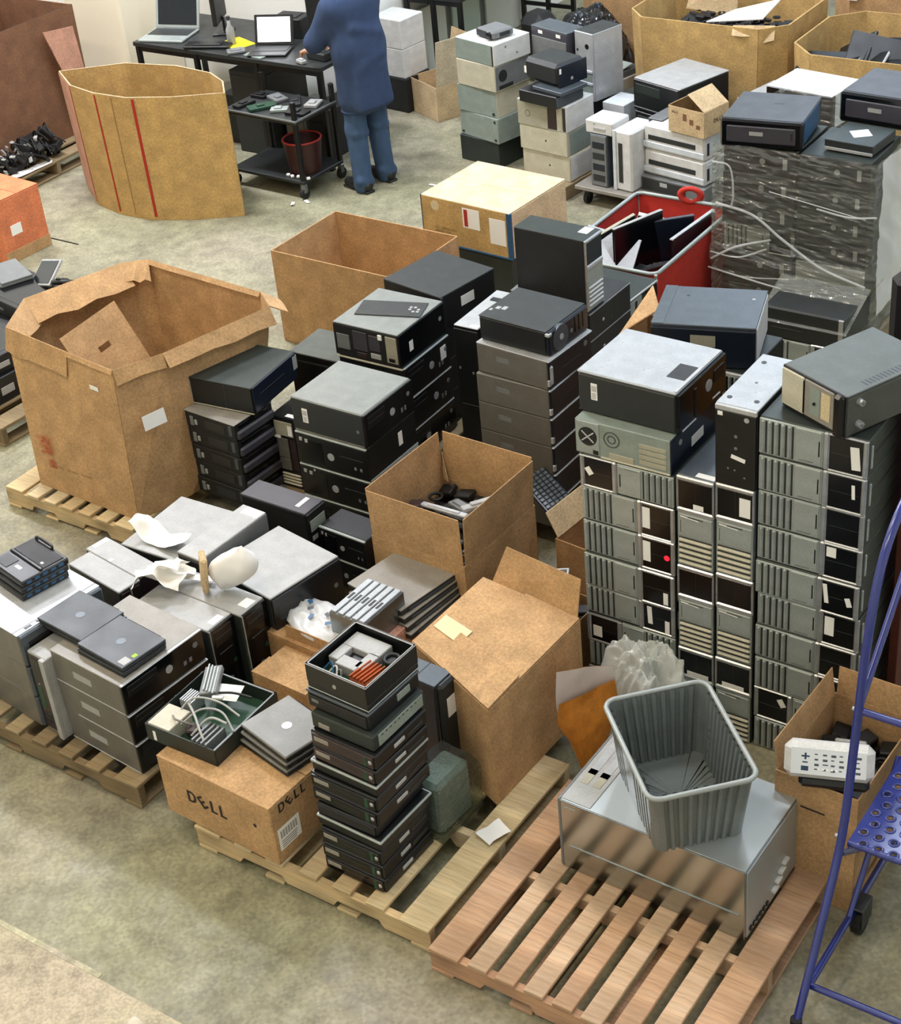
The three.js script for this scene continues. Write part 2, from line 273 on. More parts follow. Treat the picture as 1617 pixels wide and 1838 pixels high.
// spec: { body, top (cover material), bevel, feats: [[face, name, material, u0, v0, u1, v1, t, kind, spin], ...] }
function pc(name, label, cat, dim, pos, yaw, group, spec) {
  const t = thing(name, label, cat, pos, yaw, group), { w, h, d } = dim, tc = spec.topT ?? 0.007;
  part(t, 'case', bb(-w / 2, 0, -d / 2, w / 2, spec.top ? h - tc : h, d / 2, spec.bevel ?? 0.004), spec.body);
  if (spec.top) part(t, 'top_cover', bb(-w / 2 - 0.001, h - tc - 0.001, -d / 2 - 0.001, w / 2 + 0.001, h, d / 2 + 0.001, spec.topB ?? 0.003), spec.top);
  const hold = {};
  for (const f of spec.feats ?? []) {
    const [face, nm, mat, u0, v0, u1, v1, th = 0.002, kind, ex] = f;
    part(t, nm, facePiece(face, u0, v0, u1, v1, th, dim, kind, ex), mat);
  }
  return t;
}
const label1 = canvasTex(128, 96, (c, w, h) => { c.fillStyle = '#f3f2ee'; c.fillRect(0, 0, w, h); c.fillStyle = '#333'; for (let x = 14; x < 112; x += 2 + (x * 7) % 5) c.fillRect(x, 14, 1 + (x % 3), 34); for (let y = 58; y < 88; y += 9) c.fillRect(14, y, 60 + (y * 13) % 40, 3); });
M.label = std(0xffffff, 0.7, { map: label1 });
const texMat = (tex, r = 0.8) => std(0xffffff, r, { map: tex });
// silver workstation front. pose: 'R' lying with the black bays right, 'L' lying with them left, 'U' upright with them on top
function workstationFront(pose, o = {}, face = 'z') {
  const map = pose === 'R' ? (a, b, c, d) => [a, b, c, d] : pose === 'L' ? (a, b, c, d) => [1 - c, 1 - d, 1 - a, 1 - b] : (a, b, c, d) => [b, a, d, c];
  const F = [], add = (nm, mat, a, b, c, d, t, k, ex) => F.push([face, nm, mat, ...map(a, b, c, d), t, k, ex]);
  const sil = o.silver ?? M.silver, rib = o.rib ?? sil;
  add('front_panel', sil, 0.005, 0.02, 0.6, 0.97, 0.008);
  for (let i = 0; i < 5; i++) { const a = 0.025 + i * 0.062; add('vent_slot', M.char, a + 0.036, 0.05, a + 0.058, 0.94, 0.0095); add('vent_rib', rib, a, 0.05, a + 0.036, 0.95, 0.017, 'bump'); }
  add('door_panel', sil, 0.345, 0.06, 0.585, 0.95, 0.012);
  add('latch_slot', M.black, 0.375, 0.1, 0.52, 0.135, 0.0128);
  add('power_button', M.black, 0.556, 0.3, 0.572, 0.72, 0.014);
  add('front_strip', M.chrome, 0.6, 0.0, 0.655, 1.0, 0.014, 'bump');
  add('drive_bay', M.blackGloss, 0.655, 0.05, 0.955, 0.94, 0.009);
  add('bay_seam', M.char, 0.665, 0.5, 0.945, 0.512, 0.0095);
  add('front_strip', M.chrome, 0.952, 0.0, 1.0, 1.0, 0.013, 'bump');
  add('front_strip', M.chrome, 0.64, 0.0, 1.0, 0.055, 0.013, 'bump');
  if (!o.open) add('front_strip', M.chrome, 0.64, 0.94, 1.0, 1.0, 0.0125, 'bump');
  for (const [a, b, c, d, ex] of o.stick ?? []) add('sticker', M.paper, a, b, c, d, 0.0105, 'print', ex);
  for (const [a, b, c, d] of o.dot ?? []) add('power_light', M.redGlow, a, b, c, d, 0.011, 'disc');
  if (pose === 'U') { add('torn_label', M.paper, 0.54, 0.08, 0.565, 0.62, 0.0135, 'bump', -0.08); }
  return F;
}
M.redGlow = new THREE.MeshStandardMaterial({ color: 0xff3348, emissive: 0xff2038, emissiveIntensity: 0.6, roughness: 0.4 });
const WS = { w: 0.448, h: 0.1665, d: 0.455 };
const wsBody = { body: M.silverDk };
function lying(label, group, x, y, z, h, pose, o, spec = {}) {
  return pc('workstation_tower', label, 'computer', { ...WS, h }, [x, y, z], 0, group, { body: o.body ?? M.dkGreen, top: spec.top, feats: [...workstationFront(pose, o), ['x', 'side_groove', M.black, 0.06, 0.47, 0.94, 0.53, 0.002], ['x', 'side_foot', M.silver, 0.04, 0.2, 0.07, 0.8, 0.006], ...(spec.feats ?? [])] });
}
// right tall stack: ten silver workstations, X 2.68..3.12, front at Z 1.88
{
  const st = { 0: { stick: [[0.85, 0.18, 0.93, 0.78, 0.1]] }, 1: { stick: [[0.87, 0.4, 0.9, 0.78, 0.05]] }, 3: { stick: [[0.67, 0.62, 0.76, 0.9]] }, 4: { stick: [[0.67, 0.3, 0.71, 0.85, 0.12], [0.88, 0.35, 0.93, 0.6, 0.3]] }, 5: { stick: [[0.67, 0.3, 0.76, 0.86]] } };
  for (let k = 0; k < 10; k++) {
    const y = (9 - k) * 0.168, flip = k === 8;
    lying('silver workstation lying ' + ORD[k] + ' of the tallest stack beside the ladder', 'workstations in the right tall stack', 2.9 + rr(-0.004, 0.004), y, 1.645 + rr(-0.006, 0.006), 0.167, flip ? 'L' : 'R', { ...(st[k] ?? {}), ...(flip ? { stick: [[0.68, 0.2, 0.74, 0.45, 0.5]] } : {}) });
  }
}
// left tall stack: X 1.846..2.305
{
  const tops = [1.293, 1.135, 0.96, 0.787, 0.609, 0.453, 0.301, 0.15], o = [
    { stick: [[0.87, 0.35, 0.93, 0.6, 0.6]] }, { stick: [[0.66, 0.25, 0.74, 0.85]] }, { stick: [[0.66, 0.25, 0.74, 0.85]], dot: [[0.885, 0.4, 0.945, 0.6]] }, { stick: [[0.36, 0.2, 0.42, 0.9], [0.88, 0.1, 0.93, 0.45]] }, { stick: [[0.48, 0.15, 0.54, 0.85], [0.7, 0.25, 0.75, 0.85, 0.05], [0.89, 0.05, 0.94, 0.5]] }, { stick: [[0.83, 0.4, 0.93, 0.8]] }, {}, {}];
  tops.forEach((t, k) => { const b = tops[k + 1] ?? 0, flip = k === 0 || k === 5; lying('silver workstation lying ' + ORD[k + 2] + ' in the stack under the white-lidded computer', 'workstations in the left tall stack', 2.076 + rr(-0.004, 0.004), b, 1.645 + rr(-0.008, 0.008), t - b - 0.0015, flip ? 'L' : 'R', o[k]); });
  // the one that shows its back
  const d = { w: 0.45, h: 0.166, d: 0.43 };
  pc('workstation_tower', 'pale metal computer lying with its fan grilles and rear ports showing, under the white-lidded one', 'computer', d, [2.06, 1.294, 1.66], 0, null, {
    body: M.sage, feats: [['z', 'power_supply', M.silver, 0.02, 0.06, 0.26, 0.97, 0.004], ['z', 'supply_grille', M.blackMatte, 0.04, 0.2, 0.24, 0.92, 0.005, 'disc'], ['z', 'fan_spoke', M.silverLt, 0.055, 0.53, 0.225, 0.57, 0.008, null, 0.7], ['z', 'fan_spoke', M.silverLt, 0.055, 0.53, 0.225, 0.57, 0.0082, null, -0.7],
      ['z', 'fan_ring', M.char, 0.31, 0.3, 0.47, 0.92, 0.004, 'ring'], ['z', 'fan_ring', M.char, 0.35, 0.45, 0.43, 0.78, 0.004, 'ring'], ['z', 'power_socket', M.black, 0.19, 0.06, 0.25, 0.2, 0.006], ['z', 'slot_cover', M.beigeDk, 0.68, 0.12, 0.96, 0.24, 0.003], ['z', 'slot_cover', M.beigeDk, 0.68, 0.28, 0.96, 0.4, 0.003], ['z', 'slot_cover', M.beigeDk, 0.68, 0.44, 0.96, 0.56, 0.003], ['z', 'slot_cover', M.beigeDk, 0.68, 0.6, 0.96, 0.72, 0.003], ['z', 'port_plate', M.beigeDk, 0.36, 0.05, 0.62, 0.22, 0.004], ['z', 'rear_rail', M.beige, 0.27, 0.0, 1.0, 0.05, 0.006],
      ['x', 'side_plate', M.navy, 0.0, 0.0, 1.0, 1.0, 0.004], ['x', 'sticker', M.paper, 0.42, 0.25, 0.68, 0.55, 0.005], ['x', 'badge', M.silver, 0.16, 0.6, 0.22, 0.85, 0.006, 'disc']] });
  // white-lidded desktop on top
  const D = { w: 0.465, h: 0.195, d: 0.41 };
  pc('desktop_computer', 'black desktop computer with bright white lid and dark thumb notch atop the left tall stack', 'computer', D, near(2.285, 1.461, 1.82, D.w, D.d, 1), 1, null, {
    body: M.char, top: M.lidSilver, topT: 0.012, topB: 0.005, bevel: 0.01, feats: [['y', 'thumb_notch', M.blackMatte, 0.78, 0.26, 0.965, 0.56, 0.0012], ['y', 'lid_edge', M.silverLt, 0.965, 0.02, 1.0, 0.98, 0.003, 'bump'],
      ['z', 'sticker', M.label, 0.14, 0.35, 0.205, 0.75, 0.002, 'print'], ['z', 'case_seam', M.black, 0.0, 0.03, 1, 0.05, 0.001], ['x', 'front_bezel', M.blackGloss, 0.0, 0.02, 1.0, 0.95, 0.016], ['x', 'drive_door', M.black, 0.3, 0.12, 0.36, 0.8, 0.019], ['x', 'badge', M.silverLt, 0.55, 0.42, 0.68, 0.7, 0.019, 'disc'], ['x', 'lower_strip', M.silverLt, 0.05, 0.03, 0.34, 0.07, 0.02], ['x', 'lower_strip', M.silverLt, 0.7, 0.12, 0.86, 0.16, 0.02], ['x', 'drive_slot', M.black, 0.72, 0.5, 0.95, 0.8, 0.019]] });
}
// two columns of upright towers between the stacks
{
  const tp = [[1.32, 0.87, 0.43], [1.335, 0.886, 0.44]];
  const names = [['topmost', 'middle one', 'lowest'], ['topmost', 'middle one', 'lowest']];
  const stick = [[[[0.665, 0.45, 0.72, 0.72, 0]], [], [[0.66, 0.25, 0.71, 0.85, 0]]], [[[0.7, 0.62, 0.9, 0.9, 0]], [], [[0.66, 0.2, 0.71, 0.8, 0]]]];
  for (let c = 0; c < 2; c++) tp[c].forEach((t, k) => {
    const b = tp[c][k + 1] ?? 0, x = c ? 2.582 : 2.402;
    pc('workstation_tower', 'upright silver workstation with cream ribs, ' + names[c][k] + ' in the ' + (c ? 'right' : 'left') + ' upright column', 'computer', { w: 0.172, h: t - b - 0.002, d: 0.45 }, [x, b, 1.655 + rr(-0.004, 0.004)], 0, 'upright workstations in two columns', { body: k ? M.dkGreen : M.slate, feats: [...workstationFront('U', { stick: stick[c][k], rib: M.beige, silver: M.silver }), ...(k === 0 && c === 0 ? [['y', 'sticker', M.paper, 0.45, 0.02, 0.95, 0.09, 0.001, 'print']] : [])] });
  });
  pc('workstation_tower', 'upright black tower with a bright white screw-dotted top, standing on the right upright column', 'computer', { w: 0.178, h: 0.365, d: 0.43 }, [2.58, 1.336, 1.662], 0, null, {
    body: M.blackMatte, top: M.lidSilver, topT: 0.006, feats: [['y', 'screw', M.char, 0.12, 0.1, 0.24, 0.15, 0.002, 'disc'], ['y', 'screw', M.char, 0.75, 0.12, 0.87, 0.17, 0.002, 'disc'], ['y', 'screw', M.char, 0.14, 0.82, 0.26, 0.87, 0.002, 'disc'], ['y', 'screw', M.grey, 0.4, 0.45, 0.48, 0.48, 0.002, 'disc'],
      ['z', 'front_bezel', M.black, 0.01, 0.0, 0.99, 0.93, 0.012], ['z', 'top_lip', M.silverLt, 0.0, 0.93, 1.0, 0.99, 0.012], ['z', 'badge', M.paper, 0.06, 0.86, 0.2, 0.92, 0.013], ['z', 'badge', M.silverLt, 0.7, 0.84, 0.84, 0.9, 0.014, 'disc'], ['z', 'button', M.grey, 0.47, 0.62, 0.56, 0.66, 0.014, 'disc'], ['z', 'button', M.grey, 0.47, 0.47, 0.56, 0.51, 0.014, 'disc'], ['z', 'torn_label', M.paper, 0.4, 0.34, 0.75, 0.39, 0.013, 'print', -0.2], ['z', 'port', M.grey, 0.3, 0.2, 0.36, 0.23, 0.013], ['z', 'port', M.grey, 0.46, 0.19, 0.52, 0.22, 0.013], ['z', 'port', M.grey, 0.7, 0.12, 0.76, 0.15, 0.013]] });
}
// ---------- right foreground: metal chassis and tote ----------
{
  const w = 0.79, h = 0.36, d = 0.478, t = thing('server_chassis', 'long mirror-bright galvanised metal chassis lying on the reddish pallet under the grey tote', 'chassis', near(3.18, 0.131, 3.035, w, d, 0.5), 0.5);
  part(t, 'case', bb(-w / 2, 0, -d / 2, w / 2, h, d / 2, 0.003), M.galv);
  M.lid = std(0xb2b9ba, 0.42, { metalness: 0.6 });
  part(t, 'lid_plate', bb(-w / 2 + 0.002, h - 0.002, -d / 2 + 0.002, w / 2 - 0.002, h + 0.003, d / 2 - 0.003, 0.001), M.lid);
  part(t, 'lower_seam', bb(-w / 2 + 0.03, 0.125, d / 2 - 0.001, w / 2 - 0.02, 0.131, d / 2 + 0.004, 0.001), M.steel);
  part(t, 'lid_edge', bb(-w / 2, h - 0.004, d / 2 - 0.002, w / 2, h + 0.0015, d / 2 + 0.003, 0.001), M.steel);
  part(t, 'end_bezel', bb(-w / 2 - 0.014, 0.004, -d / 2, -w / 2 + 0.001, h + 0.004, d / 2, 0.004), M.grey);
  const p = part(t, 'top_panel', bb(-w / 2, h + 0.002, -d / 2 + 0.01, -w / 2 + 0.13, h + 0.006, d / 2 - 0.01, 0.001), M.greyLt);
  for (let i = 0; i < 2; i++) for (let k = 0; k < 2; k++) part(p, k ? 'panel_label' : 'panel_slot', bb(-w / 2 + 0.02 + i * 0.055, h + 0.006, -0.08 + k * 0.17 - 0.06, -w / 2 + 0.055 + i * 0.055, h + 0.0075, (k ? 0.12 : 0.06) , 0.0005), k ? M.beigeDk : M.silverLt);
  part(t, 'maker_plate', bb(-w / 2 + 0.02, h - 0.03, d / 2, -w / 2 + 0.07, h - 0.02, d / 2 + 0.002, 0.0005), M.greyLt);
  part(t, 'end_plate', bb(w / 2 - 0.001, 0.01, -d / 2 + 0.01, w / 2 + 0.005, h - 0.01, d / 2 - 0.01, 0.002), M.lid);
  for (let k = 0; k < 4; k++) part(t, 'cable_clip', bb(w / 2 + 0.004, 0.06 + k * 0.024, -0.02 - 0.03 * k, w / 2 + 0.022, 0.074 + k * 0.024, 0.02 - 0.03 * k, 0.002), M.white);
  for (let k = 0; k < 6; k++) part(t, 'rear_port', bb(w / 2 + 0.004, 0.03, 0.05 + k * 0.028, w / 2 + 0.012, 0.05, 0.068 + k * 0.028, 0.002), M.black);
}
{
  // ribbed grey tote: outer and inner walls with vertical ribs, rolled rim
  const L = 0.57, W = 0.405, H = 0.315, t = thing('tote_bin', 'empty grey ribbed plastic tote standing askew on the metal chassis', 'tote', [2.798, 0.494, 2.812], 44);
  const ring = (l, w, r, n, rib) => { const p = []; const c = [[l / 2 - r, w / 2 - r, 0], [-l / 2 + r, w / 2 - r, 90], [-l / 2 + r, -w / 2 + r, 180], [l / 2 - r, -w / 2 + r, 270]];
    c.forEach(([x, z, a], i) => { for (let k = 0; k <= 6; k++) { const q = R(a + k * 15); p.push([x + r * Math.cos(q), z + r * Math.sin(q), 0]); }
      const nx = c[(i + 1) % 4], q = R(a + 90), sx = x + r * Math.cos(q), sz = z + r * Math.sin(q), ex = nx[0] + r * Math.cos(q), ez = nx[1] + r * Math.sin(q), len = Math.hypot(ex - sx, ez - sz);
      const m = i % 2 ? 8 : 12; for (let k = 0; k < m; k++) for (const [g, o] of [[0.08, 0], [0.46, 0], [0.54, 1], [0.92, 1]]) { const f = (k + g) / m, bare = i === 0 && f > 0.42 && f < 0.72, e = bare ? 0 : -o * rib; p.push([sx + (ex - sx) * f + e * Math.cos(q), sz + (ez - sz) * f + e * Math.sin(q), 0]); } });
    return p; };
  const wall = (off) => { const rows = []; for (let j = 0; j <= 6; j++) { const f = j / 6, s = 0.86 + 0.14 * f; rows.push(ring(L * s - off * 2, W * s - off * 2, 0.045 - off * 0.5, 8, 0.011).map(([x, z]) => [x, (off ? 0.008 : 0) + (H - (off ? 0.008 : 0)) * f, z])); } return rows; };
  const skin = (rows, flip) => { const pos = [], n = rows[0].length; for (let j = 0; j < rows.length - 1; j++) for (let i = 0; i < n; i++) { const a = rows[j][i], b = rows[j][(i + 1) % n], c = rows[j + 1][(i + 1) % n], d = rows[j + 1][i]; const tr = flip ? [a, c, b, a, d, c] : [a, b, c, a, c, d]; tr.forEach((v) => pos.push(...v)); }
    const c0 = rows[0]; for (let i = 0; i < n; i++) { const a = c0[i], b = c0[(i + 1) % n], o = [0, c0[0][1], 0]; (flip ? [a, b, o] : [b, a, o]).forEach((v) => pos.push(...v)); }
    const g = new THREE.BufferGeometry(); g.setAttribute('position', new THREE.Float32BufferAttribute(pos, 3)); g.setAttribute('uv', new THREE.Float32BufferAttribute(pos.filter((_, i) => i % 3 < 2), 2)); g.computeVertexNormals(); return g; };
  M.tote = plas(0x78807f, 0.34);
  part(t, 'bin_wall', [skin(wall(0), true), skin(wall(0.004), false)], M.tote);
  const rim = ring(L + 0.012, W + 0.012, 0.05, 8, 0).map(([x, z]) => V(x, H, z)).filter((_, i) => i % 2 === 0);
  part(t, 'rim', tubeG(rim, 0.0105, 200, 8, true), plas(0xa9b0ae, 0.32));
}
// ---------- cartons ----------
// board box without lid: walls with thickness, base; flaps listed apart
function cartonBody(t, w, h, d, mat, inner, th = 0.006) {
  part(t, 'front_panel', bb(-w / 2, 0, d / 2 - th, w / 2, h, d / 2, 0.0015), mat);
  part(t, 'rear_panel', bb(-w / 2, 0, -d / 2, w / 2, h, -d / 2 + th, 0.0015), mat);
  part(t, 'left_panel', bb(-w / 2, 0, -d / 2 + th, -w / 2 + th, h, d / 2 - th, 0.0015), mat);
  part(t, 'right_panel', bb(w / 2 - th, 0, -d / 2 + th, w / 2, h, d / 2 - th, 0.0015), mat);
  part(t, 'base_panel', bb(-w / 2 + th, 0.004, -d / 2 + th, w / 2 - th, 0.012, d / 2 - th, 0.001), inner ?? mat);
}
const flapG = (len, depth, th = 0.005) => bb(-len / 2, 0, -th / 2, len / 2, depth, th / 2, 0.0015);    // hinge along x at y 0
function flap(t, name, len, depth, x, y, z, ry, tilt, mat) { const g = flapG(len, depth); g.rotateX(tilt); g.rotateY(ry); g.translate(x, y, z); return part(t, name, g, mat); }
function closedCarton(name, label, w, h, d, pos, yaw, mat, top, group) {
  const t = thing(name, label, 'box', pos, yaw, group);
  part(t, 'box_body', bb(-w / 2, 0, -d / 2, w / 2, h - 0.008, d / 2, 0.006), mat);
  part(t, 'lid_flap', bb(-w / 2 + 0.001, h - 0.008, 0.002, w / 2 - 0.001, h, d / 2, 0.003), top ?? mat);
  part(t, 'lid_flap', bb(-w / 2 + 0.001, h - 0.008, -d / 2, w / 2 - 0.001, h, -0.002, 0.003), top ?? mat);
  return t;
}
const printOn = (t, name, tex, w, h, face, x, y, z, mat) => { const g = new THREE.PlaneGeometry(w, h); if (face === 'x') g.rotateY(Math.PI / 2); if (face === 'y') g.rotateX(-Math.PI / 2); g.translate(x, y, z); return part(t, name, g, mat ?? new THREE.MeshStandardMaterial({ map: tex, transparent: true, roughness: 0.9 })); };
const dellTex = canvasTex(512, 200, (c, w, h) => {                       // maker's lettering with the tilted E
  c.clearRect(0, 0, w, h); c.fillStyle = '#2b2622'; c.font = 'bold 170px sans-serif'; c.textBaseline = 'middle';
  c.fillText('D', 40, h / 2); c.save(); c.translate(222, h / 2); c.rotate(-0.62); c.fillText('E', -52, 0); c.restore(); c.fillText('L', 290, h / 2); c.fillText('L', 390, h / 2);
});
const smallPrint = (lines, color = '#3a3028', w = 256, h = 128) => canvasTex(w, h, (c) => { c.clearRect(0, 0, w, h); c.fillStyle = color; c.font = '20px sans-serif'; lines.forEach((s, i) => c.fillText(s, 6, 24 + i * 24)); });
// shipping box with printed maker's name, in the left foreground
{
  const w = 0.635, h = 0.315, d = 0.47, t = closedCarton('shipping_box', 'brown printed shipping box under the open chassis and silver laptops', w, h, d, near(1.372, 0.131, 3.594, w, d, 2.5), 2.5, M.card, M.card);
  printOn(t, 'printed_name', dellTex, 0.27, 0.105, 'z', -0.06, 0.16, d / 2 + 0.0015);
  printOn(t, 'printed_name', dellTex, 0.2, 0.078, 'x', w / 2 + 0.0015, 0.275, d / 2 - 0.13);
  printOn(t, 'printed_mark', canvasTex(64, 64, (c) => { c.clearRect(0, 0, 64, 64); c.fillStyle = '#3a2f28'; c.beginPath(); c.arc(32, 32, 20, 0, 7); c.fill(); c.fillRect(26, 4, 12, 20); }), 0.03, 0.03, 'z', 0.22, 0.18, d / 2 + 0.0015);
  part(t, 'shipping_label', mv(new THREE.BoxGeometry(0.002, 0.115, 0.13), w / 2, 0.12, d / 2 - 0.09), M.label);
}
// open carton with flaps standing up, behind the closed one
{
  const w = 0.555, d = 0.6, h0 = 0.4, t = thing('open_carton', 'open brown carton with four raised flaps, half full of scrap parts', 'box', near(1.232, 0.131, 1.94, w, d, 2), 2), f = 0.265;
  cartonBody(t, w, h0, d, M.card, M.cardIn);
  flap(t, 'top_flap', w - 0.012, f, 0, h0, d / 2 - 0.003, 0, 0.03, M.card); flap(t, 'top_flap', w - 0.02, f, 0, h0, -d / 2 + 0.003, 0, -0.06, M.card);
  flap(t, 'top_flap', d - 0.012, f, -w / 2 + 0.003, h0, 0, Math.PI / 2, -0.03, M.card); flap(t, 'top_flap', d - 0.02, f, w / 2 - 0.003, h0, 0, Math.PI / 2, 0.05, M.card);
  part(t, 'flap_tab', slab([[-w / 2 + 0.02, h0, -d / 2 + 0.02], [-w / 2 + 0.05, h0, -d / 2 + 0.03], [-w / 2 + 0.012, h0 + 0.16, -d / 2 + 0.012]], 0.004), M.cardPale);
  const px = t.position.x, pz = t.position.z, y = 0.131 + 0.012;
  const junk = [['laptop_shell', 'dark laptop shell lying in the open brown carton', M.black, 0.3, 0.2, 0.02, 0.04, 0.33, 0.02, 10, 5], ['metal_rail', 'pale metal rail leaning inside the open brown carton', M.greyLt, 0.05, 0.24, 0.03, 0.13, 0.39, -0.04, 35, 8], ['silver_strip', 'bright silver strip across the scrap in the open brown carton', M.silverLt, 0.28, 0.035, 0.015, -0.03, 0.38, 0.08, 4, 4], ['grey_bracket', 'grey bracket with a bent edge in the open brown carton', M.grey, 0.2, 0.06, 0.03, 0.02, 0.36, 0.0, 30, 14], ['dark_adapter', 'small dark adapter at the left in the open brown carton', M.brownDk, 0.09, 0.1, 0.05, -0.19, 0.34, 0.09, -20, 8]];
  heapOf(t, 'loose_scrap', [-w / 2 + 0.007, 0.012, -d / 2 + 0.007, w / 2 - 0.007, 0.4, d / 2 - 0.007], M.blackMatte);
  for (const [n, l, m, a, b, c, x, yy, z, ry, rz] of junk) { const g = mg([cbox(a, c, b, 0.004), mv(cbox(a * 0.7, c * 0.5, b * 0.6, 0.003), 0, c * 0.6, 0)]); g.rotateZ(R(rz)); solo(n, l, 'scrap', g, m, [px + x, yy + y + 0.075, pz + z - 0.05], ry); }
}
// tall closed carton, pushed out of square, with its flaps folded down unevenly
{
  const N = [1.966, 2.862], Rr = [1.99, 2.17], B = [1.45, 2.1], L = [1.43, 2.632], h = 0.515, t = thing('tall_carton', 'tall plain brown carton with uneven closed flaps beside the stack of thin computers', 'box', [1.71, 0.131, 2.47]), q = ([x, z], y) => [x - 1.71, y, z - 2.47], mid = (a, b, f) => [a[0] + (b[0] - a[0]) * f, a[1] + (b[1] - a[1]) * f];
  const side = (n, a, b) => part(t, n, slab([q(a, 0.001), q(b, 0.001), q(b, h), q(a, h)], 0.007), M.card);
  side('front_panel', L, N); side('right_panel', N, Rr); side('rear_panel', Rr, B); side('left_panel', B, L);
  part(t, 'base_panel', slab([q(L, 0.006), q(N, 0.006), q(Rr, 0.006), q(B, 0.006)], 0.008), M.card);
  const lm = mid(L, N, 0.46), bm = mid(B, Rr, 0.5);
  part(t, 'lid_flap', slab([q(L, h + 0.002), q(lm, h + 0.006), q(bm, h + 0.006), q(B, h + 0.002)], 0.006), M.card);
  part(t, 'lid_flap', slab([q(mid(L, N, 0.43), h + 0.014), q(N, h + 0.006), q(Rr, h + 0.006), q(mid(B, Rr, 0.46), h + 0.016)], 0.006), M.card);
  part(t, 'end_flap', slab([q(mid(L, N, 0.28), h - 0.012), q(N, h + 0.012), q(mid(N, Rr, 0.33), h + 0.022), q(mid(mid(L, N, 0.3), mid(B, Rr, 0.3), 0.34), h + 0.02)], 0.005), M.card);
  part(t, 'rear_flap', slab([q(mid(B, Rr, 0.1), h), q(mid(B, Rr, 0.98), h), q([1.97, 2.11], h + 0.17), q([1.55, 2.04], h + 0.165)], 0.005), M.card);
  part(t, 'tape_strip', slab([q(mid(mid(L, B, 0.25), mid(N, Rr, 0.25), 0.04), h + 0.008), q(mid(mid(L, B, 0.25), mid(N, Rr, 0.25), 0.36), h + 0.012), q(mid(mid(L, B, 0.42), mid(N, Rr, 0.42), 0.36), h + 0.012), q(mid(mid(L, B, 0.42), mid(N, Rr, 0.42), 0.04), h + 0.008)], 0.004), M.tape);
}
// black tower and bag behind the thin stack
pc('desktop_tower', 'black upright tower with a curved front and white square sticker, behind the thin-computer stack', 'computer', { w: 0.37, h: 0.53, d: 0.118 }, near(1.695, 0.131, 2.853, 0.37, 0.118, 3), 3, null, { body: M.purple, top: M.slate, topT: 0.004, bevel: 0.012, feats: [['x', 'front_bezel', M.char, 0.04, 0.0, 0.96, 1.0, 0.03, 'bump'], ['x', 'sticker', M.paper, 0.3, 0.66, 0.75, 0.85, 0.031, 'print'], ['x', 'side_rail', M.black, 0.0, 0, 0.05, 0.98, 0.01], ['y', 'lid_seam', M.black, 0.7, 0.0, 0.712, 1, 0.001]] });
{
  const t = thing('bagged_unit', 'grey unit inside a shiny clear plastic bag, beside the thin-computer stack', 'bag', [1.81, 0.131, 3.02], 4);
  part(t, 'unit', bb(-0.07, 0, -0.11, 0.07, 0.27, 0.11, 0.02), M.sage);
  const g = cbox(0.185, 0.31, 0.27, 0.03); g.translate(0, 0.157, 0);
  const s = new THREE.BoxGeometry(0.19, 0.32, 0.28, 10, 14, 12), p = s.attributes.position; for (let i = 0; i < p.count; i++) { const x = p.getX(i), y = p.getY(i), z = p.getZ(i), k = 1 - 0.35 * Math.max(0, y / 0.16) ** 3; p.setXYZ(i, x * k + 0.01 * (pn(y * 30 + 5, z * 30 + 9, 64, 64, 41) - 0.5), y + 0.16, z * k + 0.014 * (pn(x * 34 + 7, y * 34 + 8, 64, 64, 42) - 0.5)); } s.computeVertexNormals();
  part(t, 'plastic_bag', s, M.clearGrey);
}
